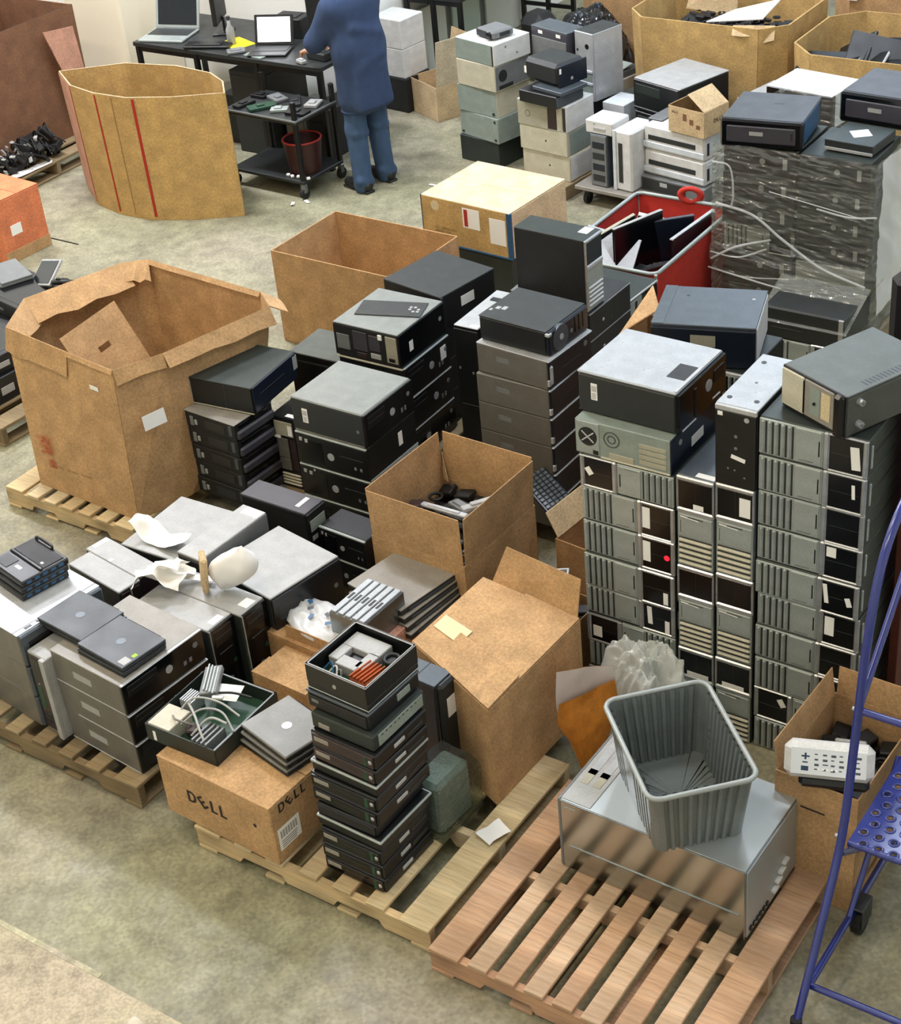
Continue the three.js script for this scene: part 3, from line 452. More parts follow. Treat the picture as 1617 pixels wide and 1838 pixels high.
// ---------- leaning stack of thin computers ----------
{
  // from the bottom: [height, width, depth, shift x, shift z, yaw, kind]
  const rows = [[0.062, 0.31, 0.33, 0.01, 0.0, 1, 'b'], [0.062, 0.31, 0.33, 0.005, 0.0, 0, 'b'], [0.064, 0.31, 0.33, 0.0, 0.005, 1, 'b'], [0.05, 0.325, 0.335, 0.005, 0.0, 2, 'e'], [0.05, 0.3, 0.32, -0.02, -0.01, 0, 'd'], [0.06, 0.335, 0.34, -0.01, -0.01, 2, 'b'], [0.06, 0.335, 0.34, -0.012, -0.02, 1, 'b'], [0.05, 0.33, 0.335, -0.015, -0.025, 2, 'e'], [0.058, 0.325, 0.33, -0.015, -0.03, 3, 'r'], [0.062, 0.325, 0.33, -0.018, -0.03, 2, 'r'], [0.066, 0.31, 0.33, -0.03, -0.045, 2, 'c'], [0.075, 0.31, 0.315, -0.062, -0.07, 3, 's'], [0.105, 0.305, 0.312, -0.062, -0.085, 3, 'top']];
  let y = 0.131; const n = rows.length;
  rows.forEach((r, i) => { r[0] *= 1.13; r[3] = [0.01, 0.008, 0.004, 0.006, -0.018, -0.008, -0.01, -0.012, -0.012, -0.014, -0.03, -0.06, -0.062][i]; r[4] = [0, -0.004, -0.008, -0.012, -0.03, -0.036, -0.045, -0.055, -0.065, -0.075, -0.095, -0.122, -0.133][i]; });
  rows.forEach(([h, w, d, sx, sz, yaw, k], i) => {
    const ord = ['lowest', 'second from the bottom', 'third from the bottom', 'fourth from the bottom', 'fifth from the bottom', 'sixth from the bottom', 'middle one', 'sixth from the top', 'fifth from the top', 'fourth from the top', 'third from the top', 'second from the top', 'topmost'][i];
    const kind = { b: 'black thin computer with a pale front tag', e: 'black thin computer with a silver rim', d: 'dark plain thin computer', r: 'dark thin computer with a reddish front', c: 'thin computer with a vented side', s: 'black thin computer with a sharp edge', top: 'lidless thin computer showing its orange fan duct' }[k];
    const t = thing('thin_computer', kind + ', ' + ord + ' of the leaning stack', 'computer', near(1.838 + sx, y, 3.5 + sz, w, d, yaw), yaw, 'leaning stack of thin computers'), D = { w, h: h - 0.002, d };
    const F = (nm, m, f, a, b, c, e, th, kk, ex) => part(t, nm, facePiece(f, a, b, c, e, th, D, kk, ex), m);
    if (k === 'top') {
      const hh = h - 0.002, a = 0.006, z0 = -d / 2, z1 = d / 2, x0 = -w / 2, x1 = w / 2;
      part(t, 'case', [bb(x0, 0, z0, x1, 0.03, z1), bb(x0, 0.03, z0, x0 + a, hh, z1, 0.001), bb(x1 - a, 0.03, z0, x1, hh, z1, 0.001), bb(x0, 0.03, z0, x1, hh, z0 + a, 0.001), bb(x0, 0.03, z1 - a, x1, hh, z1, 0.001)], M.black);
      part(t, 'rim', [bb(x0, hh - 0.004, z1 - 0.011, x1, hh, z1 + 0.001, 0.001), bb(x0, hh - 0.004, z0 - 0.001, x1, hh, z0 + 0.01, 0.001), bb(x0 - 0.001, hh - 0.004, z0, x0 + 0.01, hh, z1, 0.001), bb(x1 - 0.01, hh - 0.004, z0, x1 + 0.001, hh, z1, 0.001)], M.greyLt);
      part(t, 'bottom_edge', bb(x0 - 0.002, 0.0, z0 - 0.002, x1 + 0.002, 0.006, z1 + 0.002, 0.002), M.silver);
      part(t, 'main_board', bb(x0 + a, 0.03, z0 + a, x1 - a, 0.036, z1 - a, 0.001), M.pcb);
      const dc = part(t, 'drive_cage', [bb(x0 + 0.02, 0.036, z0 + 0.02, x0 + 0.2, 0.085, z0 + 0.11), bb(x0 + 0.02, 0.036, z0 + 0.11, x0 + 0.07, 0.085, z0 + 0.2), bb(x0 + 0.07, 0.036, z0 + 0.16, x0 + 0.17, 0.085, z0 + 0.22), bb(x0 + 0.15, 0.036, z0 + 0.1, x0 + 0.2, 0.085, z0 + 0.2)], M.greyLt); part(dc, 'cage_drive', bb(x0 + 0.07, 0.036, z0 + 0.11, x0 + 0.15, 0.06, z0 + 0.16), M.black);
      const fd = part(t, 'fan_duct', mv(cbox(0.095, 0.04, 0.12, 0.008), x1 - 0.085, 0.062, z0 + 0.2, 0, -0.1), M.copper); for (let q = 0; q < 5; q++) part(fd, 'duct_fin', mv(cbox(0.006, 0.012, 0.12, 0.002), x1 - 0.122 + q * 0.018, 0.086, z0 + 0.2, 0, -0.1), M.copper);
      part(t, 'cooling_fan', [mv(new THREE.TorusGeometry(0.03, 0.008, 6, 18), x1 - 0.06, 0.075, z0 + 0.08, Math.PI / 2), mv(cyl(0.03, 0.03, 16), x1 - 0.06, 0.055, z0 + 0.08)], M.blackMatte);
      for (let q = 0; q < 3; q++) part(t, 'ribbon_cable', tubeG([[x0 + 0.03 + q * 0.03, 0.05, z1 - 0.06], [x0 + 0.06 + q * 0.03, 0.085, z1 - 0.09 + q * 0.01], [x0 + 0.1 + q * 0.02, 0.05, z1 - 0.04]], 0.004, 10, 5), [M.bluePale, M.white, M.grey][q]);
      part(t, 'memory_card', mv(cbox(0.1, 0.03, 0.012, 0.002), x1 - 0.1, 0.052, z1 - 0.045), M.silverLt);
      F('badge', M.silver, 'z', 0.44, 0.4, 0.5, 0.6, 0.003, 'disc');
    } else {
      part(t, 'case', bb(-w / 2, 0, -d / 2, w / 2, D.h, d / 2, 0.006), k === 'c' ? M.dkGreen : M.black);
      if (k === 'e' || k === 's') part(t, 'rim', bb(-w / 2 - 0.003, D.h - 0.014, -d / 2 - 0.003, w / 2 + 0.003, D.h - 0.002, d / 2 + 0.003, 0.004), k === 'e' ? M.silver : M.slate);
      if (k === 'b' || k === 'r') { F('front_bezel', k === 'r' ? M.brownDk : M.blackGloss, 'z', 0.03, 0.08, 0.97, 0.92, 0.008, 'bump'); F('front_tag', M.greyWarm, 'z', 0.07, 0.42, 0.3, 0.78, 0.0095); F('front_slot', M.black, 'z', 0.35, 0.5, 0.75, 0.58, 0.009); F('corner_grille', M.pcb, 'z', 0.82, 0.12, 0.88, 0.85, 0.0095); F('latch', M.chrome, 'z', 0.9, 0.4, 0.96, 0.7, 0.012, 'bump'); F('side_connector', M.silverLt, 'x', 0.35, 0.4, 0.55, 0.65, 0.004); F('side_slot', M.char, 'x', 0.6, 0.3, 0.9, 0.5, 0.003); }
      if (k === 'c') { F('side_vent', M.sage, 'x', 0.1, 0.12, 0.95, 0.9, 0.003); for (let q = 0; q < 9; q++) F('vent_hole', M.black, 'x', 0.15 + q * 0.08, 0.7, 0.19 + q * 0.08, 0.8, 0.0036); F('front_tag', M.greyWarm, 'z', 0.12, 0.2, 0.3, 0.5, 0.004); }
      if (k === 'd') F('front_bezel', M.blackMatte, 'z', 0.03, 0.1, 0.97, 0.9, 0.006, 'bump');
      if (k === 's') { F('front_bezel', M.blackMatte, 'z', 0.03, 0.1, 0.97, 0.75, 0.006, 'bump'); F('front_tag', M.grey, 'z', 0.08, 0.4, 0.2, 0.6, 0.0075); F('side_port', M.sage, 'x', 0.55, 0.3, 0.8, 0.7, 0.004); }
    }
    y += h;
  });
}
// ---------- laptops ----------
M.laptopLid = plas(0x85857f, 0.5);
// closed laptop, base on y = 0
function closedLaptop(label, group, w, d, th, pos, yaw, lid, base, logo = M.silverLt) {
  const t = thing('laptop', label, 'laptop', pos, yaw, group);
  part(t, 'laptop_base', bb(-w / 2, 0, -d / 2, w / 2, th * 0.55, d / 2, th * 0.2), base);
  const l = part(t, 'lid', bb(-w / 2, th * 0.58, -d / 2, w / 2, th, d / 2, th * 0.12), lid);
  if (logo) part(l, 'lid_badge', mv(cyl(0.022, 0.0016, 20), 0, th, 0), logo);
  part(t, 'hinge', mv(cyl(th * 0.3, w * 0.7, 10), 0, th * 0.55, -d / 2, 0, 0, Math.PI / 2), M.black);
  for (let k = 0; k < 3; k++) part(t, 'side_port', bb(w / 2 - 0.001, th * 0.15, -0.06 + k * 0.05, w / 2 + 0.0015, th * 0.4, -0.03 + k * 0.05, 0.0005), M.black);
  return t;
}
{
  const g = 'silver laptops on the shipping box', b = near(1.325, 0.447, 3.41, 0.31, 0.255, 12);
  ['lowest', 'middle', 'topmost'].forEach((o, k) => closedLaptop('silver-lidded laptop, ' + o + ' of three on the shipping box', g, 0.31, 0.255, 0.034, [b[0] + k * 0.003, 0.4465 + k * 0.035, b[2] - k * 0.006], 12 + k, M.laptopLid, M.black));
}
// ---------- open chassis full of cables, on the shipping box ----------
{
  const w = 0.385, d = 0.42, h = 0.085, t = thing('open_chassis', 'lidless black chassis spilling cables and drives on the shipping box', 'chassis', near(1.02, 0.4465, 3.5, w, d, 0), -1);
  const a = 0.005, x0 = -w / 2, x1 = w / 2, z0 = -d / 2, z1 = d / 2;
  part(t, 'case', [bb(x0, 0, z0, x1, 0.006, z1, 0.001), bb(x0, 0, z0, x0 + a, h, z1, 0.001), bb(x1 - a, 0, z0, x1, h, z1, 0.001), bb(x0, 0, z0, x1, h, z0 + a, 0.001), bb(x0, 0, z1 - a, x1, h, z1, 0.001)], M.dkGreen);
  part(t, 'rim', [bb(x0, h - 0.004, z0, x1, h, z0 + 0.012, 0.001), bb(x1 - 0.012, h - 0.004, z0, x1, h, z1, 0.001)], M.grey);
  part(t, 'main_board', bb(x0 + a, 0.006, z0 + a, x1 - a, 0.012, z1 - a, 0.001), M.pcb);
  part(t, 'power_supply', bb(x0 + 0.008, 0.01, z1 - 0.15, x0 + 0.13, h + 0.002, z1 - 0.008), M.beige);
  part(t, 'drive_cage', mv(cbox(0.08, 0.03, 0.17, 0.004), x0 + 0.1, h + 0.02, z0 + 0.09, 0.1, 0.5, 0.1), M.grey);
  for (let k = 0; k < 4; k++) part(t, 'cage_rib', mv(cbox(0.008, 0.006, 0.16, 0.002), x0 + 0.075 + k * 0.017, h + 0.038, z0 + 0.09, 0.1, 0.5, 0.1), M.silver);
  part(t, 'paper_sheet', mv(cbox(0.11, 0.002, 0.1, 0.0005), x0 + 0.2, h + 0.004, z0 + 0.1, 0.05, 0.3), M.paper);
  part(t, 'heat_sink', [0, 1, 2, 3, 4, 5].map((k) => bb(x0 + 0.02 + k * 0.012, 0.012, z0 + 0.14, x0 + 0.026 + k * 0.012, h - 0.01, z0 + 0.22, 0.001)), M.silverLt);
  part(t, 'fan_clip', mv(cbox(0.06, 0.04, 0.05, 0.006), x0 + 0.19, 0.05, z1 - 0.09, 0.2, 0.4), M.redGlow ? M.brownDk : M.black);
  part(t, 'card_slot', [0, 1, 2, 3].map((k) => bb(x1 - 0.13 + k * 0.024, 0.012, z1 - 0.13, x1 - 0.12 + k * 0.024, h + 0.01, z1 - 0.005, 0.001)), M.grey);
  const c = [[[-0.12, 0.06, 0.1], [-0.08, 0.12, 0.02], [0.04, 0.125, -0.01], [0.16, 0.1, 0.0]], [[-0.1, 0.1, 0.03], [0.0, 0.12, 0.1], [0.08, 0.1, 0.16], [0.13, 0.07, 0.19]], [[-0.05, 0.08, 0.14], [0.0, 0.12, 0.06], [0.1, 0.13, 0.04], [0.19, 0.09, 0.08]], [[-0.02, 0.1, -0.08], [0.05, 0.11, -0.1], [0.13, 0.1, -0.12]], [[-0.11, 0.09, 0.12], [-0.06, 0.11, 0.15], [-0.01, 0.07, 0.11]], [[0.02, 0.06, 0.16], [0.06, 0.11, 0.08], [0.15, 0.11, 0.07]]];
  c.forEach((p, i) => part(t, 'cable', tubeG(p, 0.005 + 0.001 * (i % 2), 22, 6), [M.cable, M.cable, M.greyLt, M.cableBlk, M.greyWarm, M.cable][i]));
  part(t, 'connector', mv(cbox(0.05, 0.014, 0.018, 0.003), 0.02, 0.125, -0.03, 0, 0.4), M.white);
  part(t, 'front_tag', bb(x0 + 0.04, 0.01, z1, x0 + 0.055, 0.06, z1 + 0.002, 0.0005), M.paper);
}
// padded envelope, torn paper, plastic wrap by the tall carton
{
  const t = thing('padded_envelope', 'crumpled orange padded envelope standing open beside the tall carton', 'envelope', [2.16, 0.02, 2.42], -38);
  const sheet = (bulge, z0) => { const g = new THREE.PlaneGeometry(1, 1, 10, 16), p = g.attributes.position; for (let i = 0; i < p.count; i++) { const u = p.getX(i), v = p.getY(i) + 0.5, w = (0.05 + 0.21 * Math.min(1, v * 1.5)) * (v > 0.8 ? 1 - (v - 0.8) * 0.4 : 1); p.setXYZ(i, u * w, v * 0.6 - (z0 > 0 ? 0.16 * Math.max(0, v - 0.35) * (1.1 - u) : 0.03 * Math.abs(u)), z0 * (0.3 + v) + bulge * (1 - 4 * u * u) * Math.sin(Math.PI * Math.min(1, v * 1.1)) + 0.012 * (pn(u * 9 + 4, v * 14, 64, 64, 51) - 0.5)); } g.computeVertexNormals(); return g; };
  M.enve = std(0xd98a2c, 0.7, { side: THREE.DoubleSide, map: card05 }); M.enveIn = std(0xcfc6c2, 0.6, { side: THREE.DoubleSide });
  part(t, 'front_sheet', sheet(0.035, 0.012), M.enve); part(t, 'rear_sheet', sheet(-0.03, -0.012), M.enve);
  part(t, 'bubble_lining', mv(sheet(-0.022, -0.01), 0, 0.004, 0.004), M.enveIn);
}
M.paperD = std(0xf4f3ef, 0.8, { side: THREE.DoubleSide }); M.foamW = std(0xf2efe6, 0.75, { side: THREE.DoubleSide });
solo('paper_scrap', 'torn white paper lying on the pallet edge by the tall carton', 'paper', crumple(0.1, 0.13, 0.02, 60, 6), M.paperD, [2.05, 0.135, 3.02], 20);
{
  const g = new THREE.IcosahedronGeometry(1, 40), p = g.attributes.position;
  for (let i = 0; i < p.count; i++) { const x = p.getX(i), y = p.getY(i), z = p.getZ(i), k = 0.62 + 0.38 * pn(x * 2.6 + 9, y * 2.6 + z * 2 + 9, 64, 64, 63) + 0.24 * pn(x * 6 + 9, z * 6 + y * 5 + 9, 64, 64, 64) + 0.1 * pn(x * 15 + 20, z * 15 + y * 12 + 20, 128, 128, 65); p.setXYZ(i, x * 0.25 * k, Math.max(-0.3, y) * 0.4 * k + 0.12, z * 0.16 * k); }
  g.computeVertexNormals();
  solo('plastic_wrap', 'crumpled clear plastic wrap heaped behind the grey tote', 'plastic wrap', g, phy(0xf4f8f6, 0.2, { transmission: 0.6, thickness: 0, ior: 1.45, side: THREE.DoubleSide }), [2.27, 0.03, 2.12], 20);
}
// ---------- silver servers on the worn pallet, left foreground ----------
const faceFront = (face, mat = M.blackGloss, o = {}) => [[face, 'front_bezel', mat, 0.0, 0.03, 1.0, 0.97, 0.012], [face, 'drive_door', M.black, 0.06, 0.5, 0.42, 0.86, 0.0135], [face, 'drive_slot', M.char, 0.08, 0.66, 0.4, 0.69, 0.0142], [face, 'badge', M.silverLt, o.bu ?? 0.52, 0.38, (o.bu ?? 0.52) + 0.1, 0.62, 0.0145, 'disc'], [face, 'power_button', M.grey, 0.86, 0.55, 0.92, 0.78, 0.0145, 'disc'], [face, 'port', M.grey, 0.72, 0.25, 0.76, 0.4, 0.0135], [face, 'port', M.grey, 0.79, 0.25, 0.83, 0.4, 0.0135], ...(o.stick ? [[face, 'sticker', M.paper, ...o.stick, 0.014, 'print']] : [])];
{
  const g1 = 'far-left stack of silver servers', D = { w: 0.515, h: 0.174, d: 0.468 };
  ['topmost', 'middle one', 'lowest'].forEach((o, k) => pc('server', 'wide silver-sided server, ' + o + ' of the stack at the left picture edge', 'server', D, near(-0.168, 0.131 + (2 - k) * 0.1755, 3.435, D.w, D.d, 8), 8, g1, { body: M.silverDk, top: k ? null : M.silverLt, topT: 0.004, feats: [['x', 'front_bezel', M.slate, 0, 0.02, 1, 0.99, 0.02, 'bump'], ['x', 'bezel_grille', M.black, 0.08, 0.25, 0.62, 0.75, 0.021], ...(k ? [] : [['y', 'lid_seam', M.char, 0.935, 0, 0.942, 1, 0.001], ['y', 'front_socket', M.black, 0.95, 0.12, 0.985, 0.2, 0.002], ['y', 'front_socket', M.black, 0.95, 0.26, 0.985, 0.32, 0.002], ['y', 'front_socket', M.black, 0.95, 0.36, 0.985, 0.41, 0.002], ['y', 'front_socket', M.black, 0.95, 0.5, 0.98, 0.53, 0.002]])] }));
  const g2 = 'stack of silver servers under the black laptops', E = { w: 0.462, h: 0.1655, d: 0.478 };
  ['topmost', 'middle one', 'lowest'].forEach((o, k) => pc('server', 'silver-sided black-fronted server, ' + o + ' of the stack under two black laptops', 'server', E, near(0.468 + k * 0.003, 0.131 + (2 - k) * 0.167, 3.452, E.w, E.d, 5), 5, g2, { body: M.silverDk, top: k ? null : M.greyWarm, topT: 0.004, feats: [['z', 'side_label', M.greyLt, 0.3, 0.4, 0.56, 0.62, 0.001, 'print'], ['z', 'side_edge', M.silverLt, k === 1 ? 0.2 : 0, 0.0, 1, 0.025, 0.003], ...faceFront('x', M.blackGloss, { bu: 0.5 }), ['x', 'front_strip', M.silverLt, 0, 0.95, 1, 0.99, 0.014]] }));
  pc('desktop_tower', 'narrow grey-edged tower with its dark rear towards us, between the two silver server stacks', 'computer', { w: 0.135, h: 0.455, d: 0.3 }, near(0.0, 0.131, 3.44, 0.135, 0.3, 6), 6, null, { body: M.greyLt, feats: [['z', 'rear_panel', M.brownDk, 0.04, 0.03, 0.72, 0.97, 0.004], ['z', 'rear_flange', M.greyLt, 0.76, 0.0, 1.0, 1.0, 0.02], ['z', 'supply_grille', M.black, 0.1, 0.66, 0.64, 0.94, 0.006], ['z', 'port_plate', M.pcb, 0.1, 0.3, 0.36, 0.58, 0.006], ['z', 'slot_cover', M.blackMatte, 0.1, 0.06, 0.66, 0.1, 0.007], ['z', 'slot_cover', M.blackMatte, 0.1, 0.13, 0.66, 0.17, 0.007], ['z', 'slot_cover', M.blackMatte, 0.1, 0.2, 0.66, 0.24, 0.007], ['z', 'screw', M.silverLt, 0.24, 0.6, 0.3, 0.63, 0.008, 'disc']] });
  // black drives with handles on the far-left stack
  const y0 = 0.131 + 3 * 0.1755, W = { w: 0.285, h: 0.034, d: 0.255 };
  ['lowest', 'middle', 'topmost'].forEach((o, k) => { const t = pc('docking_unit', 'black handled docking unit, ' + o + ' of three on the far-left servers', 'dock', W, near(-0.33 + k * 0.004, y0 + k * 0.0355, 3.235 - k * 0.006, W.w, W.d, 12), 12, 'black docking units', { body: M.black, bevel: 0.006, feats: [...[0, 1, 2, 3, 4].map((q) => ['x', 'connector', M.bluePale, 0.1 + q * 0.17, 0.3, 0.2 + q * 0.17, 0.7, 0.003]), ...(k < 2 ? [] : [['y', 'sunken_tray', M.blackMatte, 0.05, 0.5, 0.95, 0.94, 0.004], ['y', 'tray_bar', M.blackGloss, 0.04, 0.42, 0.96, 0.49, 0.01, 'bump'], ['y', 'sticker', M.paper, 0.5, 0.2, 0.66, 0.27, 0.001, 'print'], ['y', 'sticker', M.paper, 0.78, 0.55, 0.84, 0.6, 0.006, 'print'], ['y', 'fan_plate', M.char, 0.08, 0.08, 0.42, 0.36, 0.003]])] });
    if (k === 2) part(t, 'handle', tubeG([[-0.1, 0.03, -0.11], [-0.1, 0.052, -0.115], [0.02, 0.052, -0.118], [0.02, 0.03, -0.11]], 0.007, 24, 8), M.black); });
  // two black laptops side by side on two more
  M.lidBlack = plas(0x3a4044, 0.48);
  const yl = 0.131 + 3 * 0.167 + 0.001, lp = (label, x, y, z, yaw) => closedLaptop(label, 'black laptops on the silver servers', 0.31, 0.25, 0.026, [x, y, z], yaw, M.lidBlack, M.blackGloss, M.slate);
  lp('black laptop, lower one at the right on the silver servers', 0.315, yl, 3.265, 6); const a = lp('black laptop with a green sticker, upper right on the silver servers', 0.318, yl + 0.0265, 3.262, 7);
  lp('black laptop, lower one at the left on the silver servers', 0.02, yl, 3.2, 6).rotation.z = 0; lp('black laptop with a chipped corner, upper left on the silver servers', 0.013, yl + 0.0265, 3.205, 6);
  part(a, 'sticker', bb(0.12, 0.026, 0.02, 0.14, 0.0268, 0.045, 0.0002), std(0x9fd23a, 0.7)); part(a, 'sticker', bb(0.1, 0.026, 0.06, 0.145, 0.0268, 0.105, 0.0002), M.greyLt);
}
// upright towers whose grey sides show as lids
{
  const up = (label, nx, nz, w, h, d, yaw, spec = {}) => pc('desktop_tower', label, 'computer', { w, h, d }, near(nx, 0.131, nz, w, d, yaw), yaw, null, { body: spec.body ?? M.dkGreen, top: spec.top ?? M.greyLt, topT: 0.012, topB: 0.004, feats: [['x', 'front_bezel', M.blackGloss, 0.0, 0, 1, 0.98, 0.012], ['x', 'drive_bay', M.black, 0.14, 0.74, 0.86, 0.94, 0.014], ['x', 'drive_slot', M.char, 0.18, 0.83, 0.82, 0.85, 0.015], ['x', 'floppy_slot', M.char, 0.22, 0.62, 0.78, 0.64, 0.014], ['x', 'edge_strip', M.silver, 0.0, 0, 0.03, 0.99, 0.016], ['x', 'power_button', M.pcb, 0.7, 0.4, 0.84, 0.46, 0.015, 'disc'], ['x', 'badge', M.grey, 0.4, 0.2, 0.6, 0.27, 0.014, 'disc'], ...(spec.feats ?? [])] });
  up('grey-topped black tower in front of its twin, beside the shipping box', 0.478, 2.906, 0.455, 0.42, 0.158, 2, { feats: [['y', 'sticker', M.paper, 0.9, 0.3, 0.985, 0.75, 0.001, 'print']] });
  up('grey-topped black tower behind its twin, with a white tag at its corner', 0.535, 2.745, 0.46, 0.42, 0.16, 2, { feats: [['y', 'sticker', M.paper, 0.86, 0.35, 0.98, 0.75, 0.001, 'print']] });
  const flat = (label, nx, ny, nz, w, h, d, yaw, top, feats, body) => pc('desktop_computer', label, 'computer', { w, h, d }, near(nx, 0.131, nz, w, d, yaw), yaw, null, { body: body ?? M.char, top, topT: 0.01, topB: 0.004, feats });
  flat('broad light grey computer lid behind the crumpled white wrapping', 0.58, 0, 2.58, 0.43, 0.42, 0.43, 10, M.greyLt, faceFront('x', M.black));
  flat('grey computer with a white label, raised above its neighbours on the worn pallet', 0.135, 0, 2.55, 0.152, 0.475, 0.47, 3, M.greyLt, [['y', 'sticker', M.paper, 0.25, 0.86, 0.98, 0.99, 0.001, 'print'], ['z', 'front_grille', M.blackMatte, 0.06, 0.05, 0.94, 0.95, 0.004], ['x', 'side_plate', M.grey, 0, 0, 1, 0.98, 0.003]], M.silverDk);
  flat('wide grey computer lid at the rear corner of the worn pallet', -0.03, 0, 2.52, 0.385, 0.39, 0.47, -2, M.greyLt, [['y', 'dark_chip', M.char, 0.86, 0.5, 0.95, 0.53, 0.0012]]);
  flat('grey-lidded computer with a dark slotted front, left of the crumpled wrapping', -0.13, 0, 2.85, 0.4, 0.395, 0.128, 9, M.greyLt, [...[0, 1].map((k) => ['x', 'drive_bay', M.brownDk, 0.08 + k * 0.46, 0.45, 0.46 + k * 0.46, 0.95, 0.006]), ['x', 'front_slot', M.greyLt, 0.5, 0.3, 0.54, 0.98, 0.009]]);
  flat('grey-lidded computer behind the slotted one, with a small white tag', -0.145, 0, 2.715, 0.4, 0.396, 0.128, 9, M.greyLt, [['x', 'drive_bay', M.brownDk, 0.1, 0.4, 0.9, 0.95, 0.006], ['y', 'sticker', M.paper, 0.44, 0.02, 0.5, 0.2, 0.001, 'print'], ['y', 'sticker', M.paper, 0.02, 0.25, 0.1, 0.9, 0.001, 'print']]);
}
// white wrapping: foam sheet, crumpled sleeve, paper roll
{
  const y = 0.131;
  solo('foam_wrap', 'ribbed white foam wrap curled over the rear grey lids', 'wrapping', crumple(0.34, 0.14, 0.045, 72, 20, 0.03), M.foamW, [-0.24, y + 0.394, 2.42], 3);
  solo('foam_sleeve', 'crumpled white foam sleeve lying on the middle grey lids', 'wrapping', [crumple(0.28, 0.22, 0.1, 76, 26, 0.0), mv(crumple(0.2, 0.14, 0.06, 78, 14), 0.02, 0.05, -0.02), mv(crumple(0.16, 0.05, 0.03, 79, 10), 0.17, 0.01, -0.05)], M.foamW, [0.06, y + 0.43, 2.73], -20);
  const t = thing('paper_bundle', 'bulging white paper bundle with a tan cardboard end, standing on the grey lids', 'paper', [0.4, y + 0.432, 2.6], -20);
  const g = new THREE.SphereGeometry(0.5, 20, 16), p = g.attributes.position; for (let i = 0; i < p.count; i++) { const x = p.getX(i), yy = p.getY(i), z = p.getZ(i), k = 1 - 0.3 * Math.max(0, yy); { const q = 1 - Math.abs(yy * 1.7) ** 2.2 * 0.8; p.setXYZ(i, x * 0.24 * q + 0.12 * yy, (yy + 0.47) * 0.25, z * 0.12 * q + 0.02 * (pn(x * 9 + 8, yy * 9 + 8, 64, 64, 80) - 0.5)); }; } g.computeVertexNormals();
  part(t, 'white_bundle', g, M.paperD);
  part(t, 'cardboard_end', mv(cbox(0.03, 0.19, 0.11, 0.012), -0.14, 0.098, 0.02, 0, 0.5, -0.1), M.cardPale);
}
// clear bag with boards, drive cage, brown cartons in the gap
{
  const s = new THREE.SphereGeometry(0.5, 26, 18), p = s.attributes.position; for (let i = 0; i < p.count; i++) { const x = p.getX(i), yy = p.getY(i), z = p.getZ(i); p.setXYZ(i, x * 0.4 + 0.02 * (pn(z * 12 + 9, yy * 12 + 9, 64, 64, 82) - 0.5), Math.max(-0.5, yy) * 0.07 + 0.035 + 0.03 * (pn(x * 14 + 9, z * 14 + 9, 64, 64, 83) - 0.5), z * 0.24); } s.computeVertexNormals();
  closedCarton('small_carton', 'low brown carton in the gap, under the clear bag', 0.42, 0.24, 0.24, [0.76, 0.131, 2.5], 3, M.cardDark);
  const t = thing('plastic_bag', 'puffy white plastic bag of small parts beside the slotted metal cage', 'bag', [0.75, 0.374, 2.47], 20);
  part(t, 'bag_skin', s, M.milky); for (let k = 0; k < 5; k++) part(t, 'bag_label', mv(cbox(0.03, 0.002, 0.02, 0.0005), -0.1 + k * 0.05, 0.078 + 0.005 * (k % 2), -0.03 + 0.03 * (k % 3), 0.2, k), k % 2 ? M.char : M.bluePale);
  closedCarton('small_carton', 'tan carton under the slotted metal cage', 0.26, 0.26, 0.31, [1.0, 0.131, 2.38], 2, M.cardPink);
  const c = thing('drive_cage', 'grey metal cage with five bright slotted lids, between the clear bag and the flat panels', 'metal cage', [0.985, 0.392, 2.38], 2);
  part(c, 'cage_body', bb(-0.105, 0, -0.145, 0.105, 0.15, 0.145, 0.003), M.steel);
  for (let k = 0; k < 5; k++) { const q = part(c, 'slot_lid', bb(-0.1 + k * 0.041, 0.148, -0.14, -0.066 + k * 0.041, 0.158, 0.14, 0.003), M.chrome); part(q, 'lid_slot', bb(-0.09 + k * 0.041, 0.1575, -0.02, -0.076 + k * 0.041, 0.159, 0.03, 0.0004), M.black); }
  const b = thing('open_carton', 'small brown carton with its rear flap raised, beside the open chassis', 'box', near(0.97, 0.131, 2.86, 0.33, 0.25, 3), 3);
  part(b, 'box_body', bb(-0.165, 0, -0.125, 0.165, 0.2, 0.125, 0.004), M.card); flap(b, 'top_flap', 0.33, 0.1, 0, 0.2, -0.12, 0, -0.15, M.cardDark);
  part(b, 'front_flap', bb(-0.165, 0.2, 0.0, 0.165, 0.206, 0.125, 0.001), M.card); 
  // four flat panels leaning in a pile
  const P = 'pile of flat grey panels', base = closedCarton('small_carton', 'plain brown carton under the pile of flat grey panels', 0.4, 0.2, 0.25, [1.03, 0.131, 2.09], 2, M.card);
  ['lowest', 'third', 'second', 'topmost'].forEach((o, k) => { const t = thing('flat_computer', 'flat grey slab computer, ' + o + (k === 1 || k === 2 ? ' from the top' : '') + ' in the pile beside the open carton', 'computer', [1.0 - k * 0.012, 0.332 + k * 0.0345, 2.1 - k * 0.012], 4 + k * 2, P); part(t, 'case', bb(-0.18, 0, -0.2, 0.18, 0.028, 0.2, 0.004), M.char); part(t, 'lid', bb(-0.181, 0.028, -0.201, 0.181, 0.034, 0.201, 0.002), M.greyWarm); part(t, 'front_slot', bb(0.179, 0.008, -0.15, 0.183, 0.018, 0.15, 0.001), M.slate); });
}
